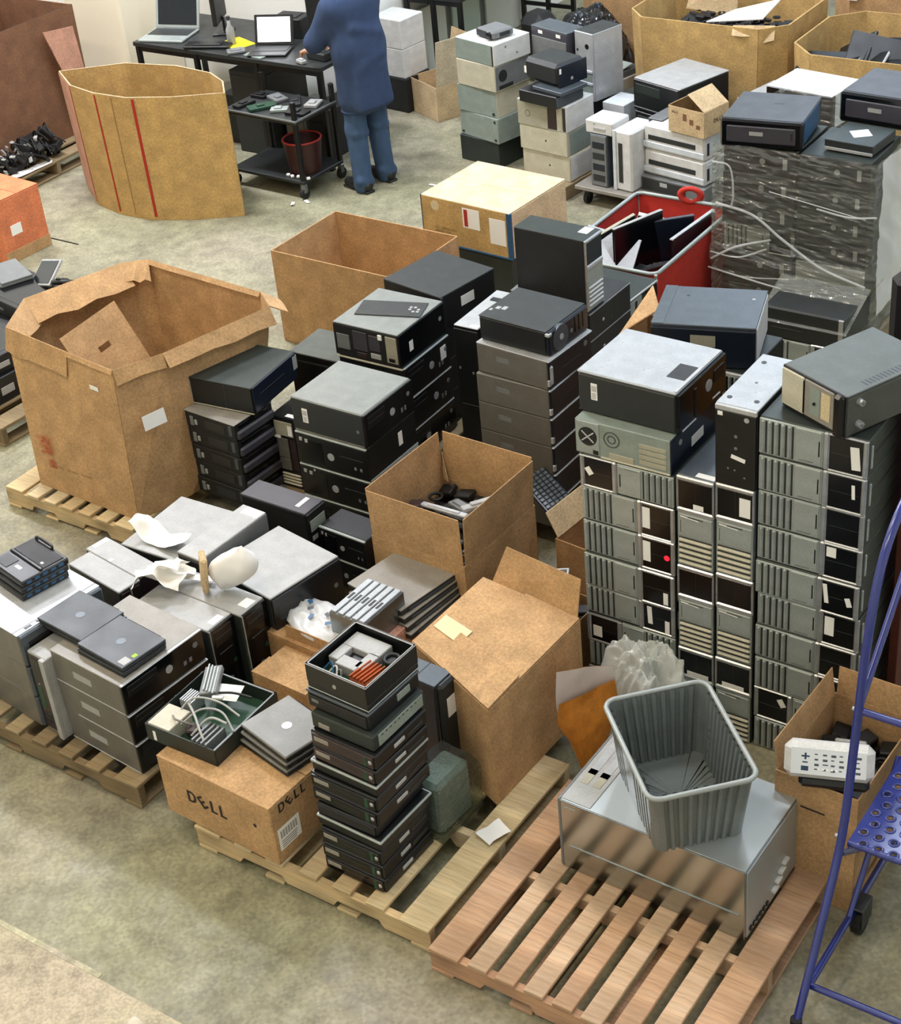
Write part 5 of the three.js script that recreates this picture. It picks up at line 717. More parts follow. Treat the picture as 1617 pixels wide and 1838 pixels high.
{ // stack beside the big carton
  const D = { w: 0.405, h: 0.16, d: 0.44 };
  pc('desktop_computer', 'dark lidded computer tilted on the pile of black drive cages by the big carton', 'computer', D, near(-0.44, 0.66, 1.425, D.w, D.d, -6), -6, null, { body: M.black, top: M.dkGreen, topT: 0.005, feats: [['z', 'side_rim', M.beigeDk, 0, 0.0, 1, 0.04, 0.004], ['z', 'side_rim', M.greyWarm, 0, 0, 0.02, 0.9, 0.004], ['z', 'front_slot', M.char, 0.56, 0.1, 0.58, 0.9, 0.002], ['x', 'front_bezel', M.navy, 0.02, 0.03, 0.98, 0.98, 0.008], ['x', 'white_label', M.greyLt, 0.9, 0.4, 0.99, 0.9, 0.009, 'print'], ['x', 'drive_slot', M.black, 0.15, 0.5, 0.7, 0.6, 0.009]] });
  const y = [0.131, 0.236, 0.341, 0.446, 0.551];
  y.forEach((yy, k) => { const t = thing('drive_module', 'black drive module with reflective side clips, ' + ['lowest', 'fourth', 'third', 'second', 'topmost'][k] + (k && k < 4 ? ' from the top' : '') + ' beside the big carton', 'drive module', near(-0.48 + rr(-0.006, 0.006), yy, 1.56, 0.37, 0.3, 3 + rr(-2, 2)), 3, 'pile of black drive modules'); const d = { w: 0.37, h: 0.103, d: 0.3 }; part(t, 'case', bb(-0.185, 0, -0.15, 0.185, 0.103, 0.15, 0.005), M.blackMatte); const F = (n, m, f, a, b, c, e, h, q) => part(t, n, facePiece(f, a, b, c, e, h, d, q), m);
    F('side_clip', M.grey, 'z', 0.1, 0.2, 0.17, 0.75, 0.006, 'bump'); F('side_clip', M.silver, 'z', 0.19, 0.3, 0.24, 0.6, 0.006, 'bump'); F('front_lip', M.purple, 'x', 0.02, 0.1, 0.98, 0.6, 0.022, 'bump'); F('front_slot', M.blackGloss, 'x', 0.1, 0.7, 0.9, 0.9, 0.006); F('label', M.char, 'z', 0.4, 0.25, 0.8, 0.75, 0.003); F('clip', M.slate, 'z', 0.88, 0.3, 0.95, 0.9, 0.005); if (k === 4) part(t, 'top_plate', bb(-0.186, 0.1, -0.151, 0.187, 0.1045, 0.152, 0.001), M.greyWarm); });
  // upright tower with stickered silver panels
  pc('workstation_tower', 'upright black tower with worn silver panels, between the drive modules and the silver-lidded stack', 'computer', { w: 0.175, h: 0.45, d: 0.42 }, near(-0.29, 0.131, 1.27, 0.175, 0.42, -2), -2, null, { body: M.black, feats: [['y', 'sticker', M.paper, 0.5, 0.02, 0.98, 0.09, 0.001, 'print'], ['z', 'front_panel', M.black, 0, 0, 1, 1, 0.006], ['z', 'drive_bay', M.beigeDk, 0.1, 0.74, 0.8, 0.94, 0.01], ['z', 'door_panel', M.silverDk, 0.12, 0.42, 0.55, 0.7, 0.01], ['z', 'door_panel', M.silverDk, 0.12, 0.25, 0.55, 0.41, 0.01], ['z', 'reddish_label', M.brownDk, 0.62, 0.28, 0.86, 0.7, 0.01, 'print'], ...[0, 1, 2, 3].map((k) => ['z', 'vent_rib', M.beige, 0.12, 0.04 + k * 0.045, 0.86, 0.07 + k * 0.045, 0.014, 'bump']), ['z', 'torn_label', M.paper, 0.06, 0.7, 0.3, 0.735, 0.012, 'print'], ['z', 'front_strip', M.char, 0.9, 0, 1, 1, 0.016, 'bump'], ['z', 'white_sticker', M.paper, 0.62, 0.76, 0.78, 0.9, 0.011, 'print']] });
  stackUnit('grey-lidded black computer behind the tilted dark one', { w: 0.4, h: 0.55, d: 0.3 }, -0.3, 0.131, 0.78, -3, { body: M.black, top: M.olive, topT: 0.006, feats: [['z', 'side_seam', M.char, 0, 0.9, 1, 0.92, 0.002]] });
}
// ---------- behind the tall stacks ----------
{
  for (let k = 0; k < 3; k++) pc('workstation_tower', 'silver workstation, ' + ['top', 'second', 'third'][k] + ' of the pile carrying the blue-grey computer', 'computer', { w: 0.44, h: 0.43, d: 0.4 }, near(2.2, (2 - k) * 0.432, 0.98, 0.44, 0.4, 0), 0, 'pile under the blue-grey computer', { body: M.dkGreen, feats: k ? [] : [...[0, 1, 2, 3, 4, 5].map((q) => ['z', 'vent_rib', M.silver, 0.62 + q * 0.062, 0.6, 0.655 + q * 0.062, 0.97, 0.014, 'bump']), ['z', 'front_strip', M.silverLt, 0.5, 0.95, 1, 1, 0.012]] });
  const D = { w: 0.475, h: 0.205, d: 0.385 };
  pc('server', 'blue-grey lidded dark computer with a speckled label, turned askew behind the white-lidded one', 'computer', D, near(2.215, 1.298, 0.915, D.w, D.d, -17), -17, null, { body: M.navy, top: M.slate, topT: 0.012, bevel: 0.005, feats: [['y', 'side_fold', M.slate, 0, 0, 0.12, 1, 0.002], ['y', 'dark_mark', M.black, 0.24, 0.74, 0.27, 0.77, 0.001], ['y', 'white_mark', M.greyLt, 0.88, 0.72, 0.91, 0.76, 0.001], ['z', 'front_bezel', M.navy, 0.0, 0, 1, 0.92, 0.01], ['z', 'speckled_label', M.beigeDk, 0.38, 0.5, 0.62, 0.78, 0.011, 'print'], ['z', 'white_mark', M.paper, 0.46, 0.46, 0.5, 0.53, 0.0115, 'print'], ['x', 'torn_plastic', M.whiteCool, 0.02, 0.05, 0.96, 0.95, 0.004]] });
  // small open carton with a raised tan flap beside it
  const b = thing('open_carton', 'small carton with a raised tan flap beside the blue-grey computer', 'box', [1.38, 0.001, 0.3], 0); cartonBody(b, 0.3, 1.0, 0.36, M.card, M.cardIn); part(b, 'raised_flap', slab([[-0.15, 1.0, 0.17], [-0.15, 1.0, -0.17], [-0.14, 1.14, -0.235], [-0.005, 1.12, -0.05], [-0.07, 1.1, 0.18]], 0.006), M.card); part(b, 'top_flap', slab([[-0.15, 1.0, 0.18], [0.15, 1.0, 0.18], [0.14, 1.07, 0.26], [-0.1, 1.08, 0.2]], 0.006), M.card); heapOf(b, 'loose_scrap', [-0.14, 0.6, -0.17, 0.14, 0.9, 0.17], M.blackMatte);
  const c = thing('open_carton', 'open carton of grey parts between the blue-grey computer and the wrapped pallet', 'box', [2.22, 0.001, -0.1], 6); cartonBody(c, 0.6, 0.62, 0.5, M.card, M.cardIn); heapOf(c, 'loose_scrap', [-0.28, 0.1, -0.23, 0.28, 0.5, 0.23], M.blackMatte);
  for (let k = 0; k < 5; k++) solo('metal_bracket', ['grey bent bracket nearest the carton rim', 'grey bracket leaning across the carton', 'dull bracket at the carton centre', 'light bracket at the carton back', 'short bracket by the carton corner'][k] + ' behind the white-topped tower', 'scrap', [cbox(0.16, 0.012, 0.05, 0.003), mv(cbox(0.16, 0.05, 0.012, 0.003), 0, 0.02, 0.02)], k % 2 ? M.grey : M.slate, [2.08 + k * 0.08, 0.56 + 0.02 * (k % 3), -0.15 + 0.06 * (k % 4)], k * 40);
}
{ // rack computer with rubber feet
  const D = { w: 0.345, h: 0.18, d: 0.46 };
  const t = pc('rack_computer', 'olive metal rack computer with a pale front and knobs, askew on the tallest stack', 'computer', D, near(3.035, 1.681, 1.895, D.w, D.d, 24), 24, null, { body: M.olive, top: M.olive, topT: 0.01, bevel: 0.006, feats: [['z', 'front_frame', M.blackMatte, 0.0, 0, 1, 1, 0.006], ['z', 'front_panel', M.beige, 0.01, 0.08, 0.36, 0.95, 0.014], ['z', 'front_panel', M.greyWarm, 0.37, 0.08, 0.83, 0.95, 0.012], ['z', 'panel_edge', M.black, 0.355, 0.12, 0.365, 0.9, 0.016], ['z', 'green_label', M.sage, 0.46, 0.2, 0.62, 0.85, 0.0135, 'print'], ['z', 'pale_label', M.cardCream, 0.64, 0.22, 0.78, 0.85, 0.0135, 'print'], ['z', 'dark_knob', M.black, 0.52, 0.45, 0.56, 0.52, 0.02, 'disc'], ['z', 'handle_rail', M.blackGloss, 0.85, 0, 0.99, 1.02, 0.03, 'bump'], ['x', 'side_seam', M.char, 0.0, 0.97, 1, 0.99, 0.002]] });
  for (const y of [0.045, 0.14]) { const k = part(t, 'chrome_foot', mv(cyl(0.016, 0.022, 18, 0.013), D.w / 2 + 0.01, y, D.d / 2 - 0.06, 0, 0, -Math.PI / 2), M.chrome); part(k, 'foot_bolt', mv(cyl(0.006, 0.006, 10), D.w / 2 + 0.022, y, D.d / 2 - 0.06, 0, 0, -Math.PI / 2), M.steel); }
  for (let i = 0; i < 16; i++) part(t, 'vent_slot', bb(D.w / 2 - 0.055, D.h - 0.0005, -D.d / 2 + 0.05 + i * 0.019, D.w / 2 - 0.02, D.h + 0.0008, -D.d / 2 + 0.058 + i * 0.019, 0.0003), M.black);
}
// ---------- shrink-wrapped pallet ----------
{
  pallet('dark pallet under the shrink-wrapped computers', 1.32, -2.0, 1.1, 1.1, 0, woodsGrey, W7);
  const g = 'computers under the stretch film', kinds = ['b', 's', 'b', 'b', 's', 'b', 'w'];
  for (let c = 0; c < 2; c++) for (let k = 0; k < 7; k++) {
    const w = c ? 0.43 : 0.46, x = c ? 1.785 : 1.335, y = 0.131 + (6 - k) * 0.166, light = c && k === 4, sil = k === 6 || (c === 0 && k === 3);
    pc('wrapped_computer', (light ? 'pale-fronted' : sil ? 'silver-fronted' : 'dark') + ' computer under the stretch film, ' + ORD[k] + ' in the ' + (c ? 'right' : 'left') + ' column', 'computer', { w, h: 0.164, d: 0.45 }, near(x, y, -1.53 + 0.01 * ((k * 7) % 3), w, 0.45, 0), 0, g, { body: M.dkGreen, feats: sil ? workstationFront('R') : [['z', 'front_bezel', light ? M.greyLt : [M.black, M.char, M.dkGreen][k % 3], 0, 0.02, 1, 0.98, 0.012], ...(light ? [] : [['z', 'badge', M.silver, 0.5, 0.4, 0.58, 0.64, 0.015, 'disc'], ['z', 'sticker', M.greyLt, 0.82, 0.3, 0.88, 0.7, 0.013, 'print'], ['z', 'drive_slot', M.grey, 0.1, 0.62, 0.42, 0.68, 0.013]])] });
  }
  for (let k = 0; k < 2; k++) pc('wrapped_computer', (k ? 'silver workstation' : 'smoky dark computer') + ' jutting out low at the front of the wrapped pallet', 'computer', { w: 0.5, h: 0.19, d: 0.4 }, near(1.84, 0.131 + (1 - k) * 0.192, -1.1, 0.5, 0.4, 0), 0, null, { body: M.char, feats: k ? workstationFront('R') : [['z', 'front_bezel', M.char, 0, 0.02, 1, 0.98, 0.01], ['z', 'front_strip', M.greyLt, 0.93, 0, 1, 1, 0.012, 'bump'], ['z', 'front_slot', M.black, 0.1, 0.3, 0.5, 0.36, 0.011]] });
  for (let k = 0; k < 2; k++) solo('support_block', 'scrap wooden block, ' + (k ? 'rear' : 'front') + ' one under the low jutting computers', 'block', bb(-0.24, 0, -0.06, 0.24, 0.129, 0.06, 0.004), woodsGrey[k], [1.59, 0.001, -1.2 - 0.24 * k], 0);
  // the film itself
  const t = thing('stretch_film', 'glossy creased clear stretch film wound round the pallet of computers', 'film', [0, 0, 0]), pos = [], uv = [], x0 = 0.82, x1 = 1.84, z0 = -2.52, z1 = -1.47, y0 = 0.135, y1 = 1.31, N = 200, K = 60;
  const P = (i, j) => { const f = i / N * 4, e = Math.floor(f) % 4, q = f - Math.floor(f), c = [[x0, z1], [x1, z1], [x1, z0], [x0, z0]], a = c[e], b = c[(e + 1) % 4], y = y0 + (y1 - y0) * j / K, n = pn(f * 9, y * 14 + q * 1.5, 36, 64, 91) - 0.5, fl = Math.max(0, 0.42 - y) * 0.0 + 0.035 * Math.exp(-(((y - 0.58) / 0.07) ** 2)), o = 0.012 * n + 0.012 * (pn(f * 16, y * 46 + q * 5, 64, 128, 94) - 0.5) + fl; const nx = [0, 1, 0, -1][e], nz = [1, 0, -1, 0][e]; return [a[0] + (b[0] - a[0]) * q + nx * o, y, a[1] + (b[1] - a[1]) * q + nz * o]; };
  for (let j = 0; j < K; j++) for (let i = 0; i < N; i++) { const a = P(i, j), b = P(i + 1, j), c = P(i + 1, j + 1), d = P(i, j + 1); for (const v of [a, b, c, a, c, d]) { pos.push(...v); uv.push(v[0] + v[2], v[1] + 0.12 * v[0]); } }
  const gg = new THREE.BufferGeometry(); gg.setAttribute('position', new THREE.Float32BufferAttribute(pos, 3)); gg.setAttribute('uv', new THREE.Float32BufferAttribute(uv, 2)); gg.computeVertexNormals(); part(t, 'film_sheet', gg, M.wrap);
  M.strand = phy(0xf2f4f2, 0.2, { transmission: 0.7, thickness: 0, side: THREE.DoubleSide });
  const st = (pts, r) => { const g = tubeG(pts.map(([x, y, z]) => [x, y, z + (z > -1.43 ? 0.0 : 0)]), r * 0.75, 40, 6); part(t, 'film_strand', g, M.strand); };
  st([[0.84, 1.2, -1.44], [0.95, 1.18, -1.44], [0.98, 1.02, -1.43], [0.96, 0.92, -1.44]], 0.008); st([[0.86, 0.94, -1.44], [1.1, 0.9, -1.44], [1.3, 0.78, -1.43], [1.55, 0.64, -1.43], [1.82, 0.56, -1.44]], 0.012); st([[0.84, 0.58, -1.42], [1.0, 0.68, -1.43], [1.22, 0.76, -1.44]], 0.01); st([[0.83, 0.62, -1.43], [1.02, 0.62, -1.42], [1.2, 0.7, -1.43]], 0.007); st([[0.9, 0.5, -1.43], [1.1, 0.5, -1.42], [1.4, 0.54, -1.43]], 0.005); st([[1.2, 1.06, -1.45], [1.5, 1.02, -1.45], [1.8, 0.98, -1.45]], 0.005); st([[1.5, 1.0, -1.45], [1.7, 0.985, -1.44], [1.86, 1.0, -1.46]], 0.008); st([[0.82, 0.52, -1.42], [1.3, 0.47, -1.41], [1.84, 0.44, -1.42]], 0.008);
  { const g = new THREE.PlaneGeometry(1.06, 0.95, 40, 36), p = g.attributes.position; for (let i = 0; i < p.count; i++) { const x = p.getX(i), y = p.getY(i); p.setZ(i, 0.02 * pn((x * 1.2 + y * 1.5) * 9 + 40, (y - x * 0.9) * 2 + 40, 128, 128, 92) + 0.01 * pn((x + y) * 30 + 60, (y - x) * 5 + 60, 128, 128, 93)); } g.computeVertexNormals(); g.rotateY(Math.PI / 2); g.translate(1.866, 0.86, -1.99); part(t, 'film_layer', g, phy(0xf6f8fa, 0.22, { transmission: 0.45, thickness: 0, side: THREE.DoubleSide })); }
  part(t, 'film_skirt', slab([[1.3, 0.43, -1.07], [1.86, 0.43, -1.07], [1.86, 0.56, -1.44], [1.3, 0.56, -1.44]], 0.003), M.wrap);
  // computers standing on top of the wrapped block
  M.lidDark = plas(0x4a4d52, 0.5);
  const tower = (label, nx, y, nz, w, h, d, yaw) => pc('server', label, 'server', { w, h, d }, near(nx, y, nz, w, d, yaw), yaw, null, { body: M.char, top: M.lidDark, topT: 0.005, bevel: 0.012, feats: [['z', 'front_frame', M.blackGloss, -0.015, -0.03, 1.015, 0.99, 0.03, 'bump'], ['z', 'front_grille', M.purple, 0.05, 0.12, 0.95, 0.84, 0.036, 'bump'], ['z', 'badge', M.greyLt, 0.36, 0.46, 0.53, 0.6, 0.038, 'print'], ['z', 'latch', M.brownDk, 0.87, 0.35, 0.9, 0.65, 0.038], ['x', 'side_plastic', M.bluePale, 0.1, 0.1, 0.9, 0.9, 0.002], ['y', 'faint_mark', M.char, 0.5, 0.6, 0.62, 0.64, 0.0006]] });
  tower('black server with a curved grille front and badge, left one on the wrapped pallet', 1.35, 1.3, -1.56, 0.475, 0.165, 0.43, -9);
  tower('black server with a curved grille front and badge, at the right picture edge', 1.87, 1.3, -2.06, 0.5, 0.18, 0.42, 4);
  const f = pc('desktop_computer', 'flat dark computer with a white diamond sheet on its lid, on the wrapped pallet', 'computer', { w: 0.3, h: 0.06, d: 0.3 }, near(1.76, 1.3, -1.6, 0.3, 0.3, 4), 4, null, { body: M.char, top: M.dkGreen, topT: 0.004, feats: [['y', 'white_sheet', M.paper, 0.32, 0.35, 0.68, 0.7, 0.001, 'print', 0.7], ['z', 'pale_rim', M.greyLt, 0, 0, 1, 0.3, 0.004]] });
  for (let k = 0; k < 5; k++) pc('desktop_computer', 'black computer, ' + ['first', 'second', 'third', 'fourth', 'fifth'][k] + ' below the bright white-lidded one behind the wrapped pallet', 'computer', { w: 0.47, h: 0.2, d: 0.36 }, near(1.1, 0.001 + (4 - k) * 0.201, -2.62, 0.47, 0.36, 6), 6, 'black pile behind the wrapped pallet', { body: M.black, feats: zFront() });
  pc('desktop_computer', 'black-fronted computer with a bright white lid, behind the curved black server', 'computer', { w: 0.48, h: 0.22, d: 0.36 }, near(1.1, 1.008, -2.6, 0.48, 0.36, 8), 8, null, { body: M.whiteCool, top: M.white, topT: 0.006, feats: [['z', 'front_bezel', M.blackGloss, 0, 0, 1, 0.98, 0.01], ['z', 'green_strip', M.sage, 0.28, 0.7, 0.5, 0.82, 0.011], ['x', 'front_edge', M.black, 0, 0, 0.1, 1, 0.004]] });
}
// ---------- red hamper full of laptops ----------
{
  const t = thing('laundry_hamper', 'red fabric hamper cart on a metal frame, full of laptops', 'cart', [0, 0, 0]), x0 = 0.1, x1 = 0.78, z0 = -1.86, z1 = -0.82, y1 = 0.72, o = 0.05;
  const side = (a, b, c, d) => slab([a, b, c, d], 0.006);
  part(t, 'fabric_side', side([x0, y1, z0], [x0, y1, z1], [x0 + o, 0.16, z1 - o], [x0 + o, 0.16, z0 + o]), M.redFab); part(t, 'fabric_side', side([x1, y1, z1], [x1, y1, z0], [x1 - o, 0.16, z0 + o], [x1 - o, 0.16, z1 - o]), M.redFab); part(t, 'fabric_side', side([x0, y1, z1], [x1, y1, z1], [x1 - o, 0.16, z1 - o], [x0 + o, 0.16, z1 - o]), M.redFab); part(t, 'fabric_side', side([x1, y1, z0], [x0, y1, z0], [x0 + o, 0.16, z0 + o], [x1 - o, 0.16, z0 + o]), M.redFab); part(t, 'fabric_floor', bb(x0 + o, 0.15, z0 + o, x1 - o, 0.156, z1 - o), M.redFab);
  part(t, 'rim_rail', tubeG([[x0, y1, z0 + 0.04], [x0, y1, z1 - 0.04], [x0 + 0.04, y1, z1], [x1 - 0.04, y1, z1], [x1, y1, z1 - 0.04], [x1, y1, z0 + 0.04], [x1 - 0.04, y1, z0], [x0 + 0.04, y1, z0]], 0.013, 160, 8, true, 0.05), M.silver);
  part(t, 'fabric_loop', mv(new THREE.TorusGeometry(0.055, 0.02, 8, 20).scale(1.2, 0.8, 1), 0.48, y1 + 0.04, z0, 0, 0.2, 0), M.redFab);
  for (const x of [x0 + o, x1 - o]) for (const z of [z0 + o, z1 - o]) { part(t, 'frame_post', bar([x, 0.12, z], [x + (x < 0.4 ? -o : o), y1, z + (z < -1.3 ? -o : o)], 0.01), M.silver); const c = part(t, 'caster', mv(cyl(0.05, 0.03, 16), x, 0.052, z, 0, 0, Math.PI / 2), M.rubber); part(c, 'caster_fork', bb(x - 0.022, 0.05, z - 0.015, x + 0.022, 0.125, z + 0.015), M.steel); }
  part(t, 'base_frame', [bb(x0 + o, 0.11, z0 + o, x1 - o, 0.13, z0 + o + 0.02), bb(x0 + o, 0.11, z1 - o - 0.02, x1 - o, 0.13, z1 - o), bb(x0 + o, 0.11, z0 + o, x0 + o + 0.02, 0.13, z1 - o), bb(x1 - o - 0.02, 0.11, z0 + o, x1 - o, 0.13, z1 - o)], M.steel);
  const lap = (label, p, rx, ry, rz, m, w = 0.33, h = 0.23) => { const q = thing('laptop', label, 'laptop', p, 0, 'laptops in the red hamper'); q.rotation.set(rx, ry, rz); part(q, 'lid', bb(-w / 2, 0, -0.012, w / 2, h, 0.0, 0.004), m[0]); part(q, 'laptop_base', bb(-w / 2, 0, 0.001, w / 2, h, 0.016, 0.004), m[1]); part(q, 'edge_strip', bb(-w / 2 - 0.001, h - 0.008, -0.011, w / 2 + 0.001, h + 0.001, 0.015, 0.002), m[2]); };
  lap('open silver laptop at the near left of the red hamper', [0.35, 0.6, -0.95], -0.9, 0.5, 0.1, [M.silver, M.silverLt, M.chrome], 0.34, 0.26); lap('black laptop upright behind the silver one in the red hamper', [0.32, 0.52, -1.2], 0.15, 1.1, 0.1, [M.black, M.black, M.beigeDk], 0.36, 0.3); lap('black laptop with a pale edge at the hamper centre', [0.46, 0.54, -1.2], -0.1, 1.25, 0.08, [M.black, M.blackGloss, M.greyLt], 0.4, 0.32); lap('black laptop with a white top edge at the hamper back', [0.42, 0.65, -1.52], 0.5, 0.3, -0.5, [M.white, M.black, M.paper], 0.3, 0.12); lap('dark blue laptop leaning at the hamper middle right', [0.54, 0.52, -1.4], 0.05, 0.9, -0.1, [M.navy, M.navy, M.purple], 0.34, 0.28); lap('laptop screen with a silver frame at the right hamper rim', [0.7, 0.55, -1.45], 0.0, 1.5, 0.0, [M.blackGloss, M.screen, M.silverLt], 0.5, 0.22); lap('flat black laptop lying low at the near end of the hamper', [0.45, 0.5, -0.92], -1.35, 0.1, 0, [M.char, M.black, M.grey], 0.4, 0.28); lap('black laptop sunk deep at the near right of the hamper', [0.58, 0.35, -1.05], 0.1, 0.7, 0.1, [M.black, M.black, M.black], 0.34, 0.28);
  heapOf(t, 'loose_scrap', [x0 + 0.06, 0.16, z0 + 0.07, x1 - 0.06, 0.46, z1 - 0.06], M.blackMatte);
  solo('black_cable', 'thin black cable hanging over the left rim of the red hamper', 'cable', tubeG([[0.02, 0.7, -1.18], [0.1, 0.75, -1.2], [0.2, 0.72, -1.2], [0.28, 0.6, -1.22]], 0.006, 20, 6), M.cableBlk);
}
// ---------- carton with the white device, at the right ----------
{
  const w = 0.34, d = 0.53, h = 0.6, t = thing('open_carton', 'open brown carton holding a white control panel beside the blue ladder', 'box', [3.27, 0.001, 2.33], 2);
  cartonBody(t, w, h, d, M.card, M.cardIn); flap(t, 'top_flap', d - 0.02, 0.13, -w / 2 + 0.003, h, 0, Math.PI / 2, -0.12, M.card); flap(t, 'top_flap', w - 0.02, 0.13, 0, h, -d / 2 + 0.003, 0, -0.1, M.card); part(t, 'seam_tear', bb(-0.06, 0.46, d / 2, 0.04, 0.468, d / 2 + 0.002, 0.0005), M.brownDk);
  heapOf(t, 'loose_scrap', [-w / 2 + 0.01, 0.02, -d / 2 + 0.01, w / 2 - 0.01, 0.5, d / 2 - 0.01], M.blackMatte);
  const key = canvasTex(512, 220, (c) => { c.fillStyle = '#dfe6ec'; c.fillRect(0, 0, 512, 220); c.fillStyle = '#24405e'; c.fillRect(70, 60, 56, 14); c.fillRect(91, 39, 14, 56); c.fillRect(78, 112, 36, 12); c.fillRect(70, 150, 50, 40); c.fillStyle = '#46505a'; for (let r = 0; r < 4; r++) for (let k = 0; k < 6; k++) c.fillRect(160 + k * 56, 40 + r * 42, 20 + (k * 7 + r * 5) % 18, 10 + (k + r) % 3 * 5); c.fillStyle = '#fff'; for (let k = 0; k < 5; k++) { c.beginPath(); c.arc(190 + k * 30, 168, 9, 0, 7); c.fill(); } });
  const q = thing('machine_console', 'white office-machine control panel with printed buttons, tilted over the carton rim', 'panel', [3.305, 0.665, 2.59], 0); q.rotation.set(-0.45, 0.3, 0.03, 'YXZ');
  part(q, 'panel_shell', bb(-0.165, -0.015, -0.05, 0.165, 0.125, 0.03, 0.026), M.white); part(q, 'button_print', mv(new THREE.PlaneGeometry(0.275, 0.1), 0, 0.055, 0.0312), texMat(key, 0.5)); part(q, 'black_underside', mv(cbox(0.26, 0.05, 0.05, 0.015), 0.02, -0.03, -0.02), M.black);
  const s = thing('small_monitor', 'small dark screen in a pale frame inside the carton, behind the control panel', 'screen', [3.29, 0.53, 2.34], 0); s.rotation.set(-0.4, 0.3, 0, 'YXZ'); part(s, 'screen_frame', bb(-0.06, 0, -0.012, 0.06, 0.085, 0.012, 0.005), M.greyLt); part(s, 'screen_glass', bb(-0.05, 0.01, 0.0115, 0.05, 0.075, 0.0135, 0.001), M.screen);
}
// ---------- blue rolling ladder ----------
{
  const t = thing('rolling_ladder', 'blue steel rolling ladder with perforated steps at the right edge', 'ladder', [0, 0, 0]);
  for (const [x, nm] of [[3.47, 0], [4.07, 1]]) {
    part(t, 'front_rail', tubeG([[x, 0.04, 3.2], [x, 0.36, 3.01], [x, 0.66, 2.86], [x, 1.05, 2.79], [x, 1.45, 2.73], [x, 1.72, 2.64], [x, 1.86, 2.47], [x, 1.9, 2.2], [x, 1.9, 1.75]], 0.0165, 60, 10), M.blue);
    part(t, 'rear_post', bar([x, 0.06, 1.75], [x, 1.9, 1.75], 0.0155), M.blue); part(t, 'base_rail', bar([x, 0.12, 3.1], [x, 0.12, 1.75], 0.014), M.blue); part(t, 'side_brace', bar([x, 1.2, 2.76], [x, 1.88, 2.05], 0.013), M.blue); part(t, 'side_brace', bar([x, 0.58, 2.86], [x, 0.08, 2.2], 0.013), M.blue); part(t, 'side_brace', bar([x, 0.6, 2.3], [x, 0.1, 2.75], 0.012), M.blue);
    const c = part(t, 'caster', mv(cyl(0.06, 0.036, 20), x + 0.02, 0.061, 2.66, 0, 0, Math.PI / 2), M.rubber); part(c, 'caster_bracket', [bb(x - 0.006, 0.05, 2.61, x - 0.001, 0.15, 2.71), bb(x + 0.041, 0.05, 2.61, x + 0.046, 0.15, 2.71), bb(x - 0.006, 0.145, 2.61, x + 0.046, 0.155, 2.71)], M.char);
    part(t, 'rubber_foot', mv(cyl(0.022, 0.05, 14), x, 0.025, 3.21), M.rubber); part(t, 'bolt', mv(cyl(0.008, 0.012, 10), x - 0.018, 0.66, 2.86, 0, 0, Math.PI / 2), M.chrome); part(t, 'bolt', mv(cyl(0.008, 0.012, 10), x - 0.018, 1.18, 2.765, 0, 0, Math.PI / 2), M.chrome);
  }
  for (const [y, z] of [[1.18, 2.765], [0.12, 3.1], [0.1, 1.76], [1.88, 1.76]]) part(t, 'cross_bar', bar([3.47, y, z], [4.07, y, z], 0.0135), M.blue);
  // perforated step: punched holes and raised rims
  const step = (y, z0, z1) => {
    const s = new THREE.Shape([[3.485, z0], [4.055, z0], [4.055, z1], [3.485, z1]].map(([x, z]) => new THREE.Vector2(x, z))), hs = [];
    const nx = 10, nz = Math.round((z1 - z0) / 0.056); for (let i = 0; i < nx; i++) for (let j = 0; j < nz; j++) { const x = 3.515 + i * 0.057 + (j % 2) * 0.02, z = z0 + 0.032 + j * 0.056; if (x > 4.04) continue; const p = new THREE.Path(); p.absarc(x, z, 0.0125, 0, Math.PI * 2, true); s.holes.push(p); hs.push([x, z]); }
    const g = new THREE.ExtrudeGeometry(s, { depth: 0.004, bevelEnabled: false, curveSegments: 12 }); g.rotateX(Math.PI / 2); g.translate(0, y, 0); const m = part(t, 'step_plate', g, M.blue);
    part(m, 'hole_rims', hs.map(([x, z]) => mv(new THREE.TorusGeometry(0.0165, 0.0055, 5, 14), x, y, z, Math.PI / 2)), M.blue); part(m, 'step_lip', bar([3.485, y - 0.008, z1], [4.055, y - 0.008, z1], 0.012), M.blue); part(m, 'step_back', bb(3.485, y - 0.04, z0 - 0.004, 4.055, y, z0, 0.001), M.blue); for (const x of [3.485, 4.055]) part(m, 'step_side', bb(x - 0.002, y - 0.04, z0, x + 0.002, y, z1, 0.001), M.blue);
  };
  step(0.62, 2.17, 2.83); step(1.18, 1.78, 2.15);
}
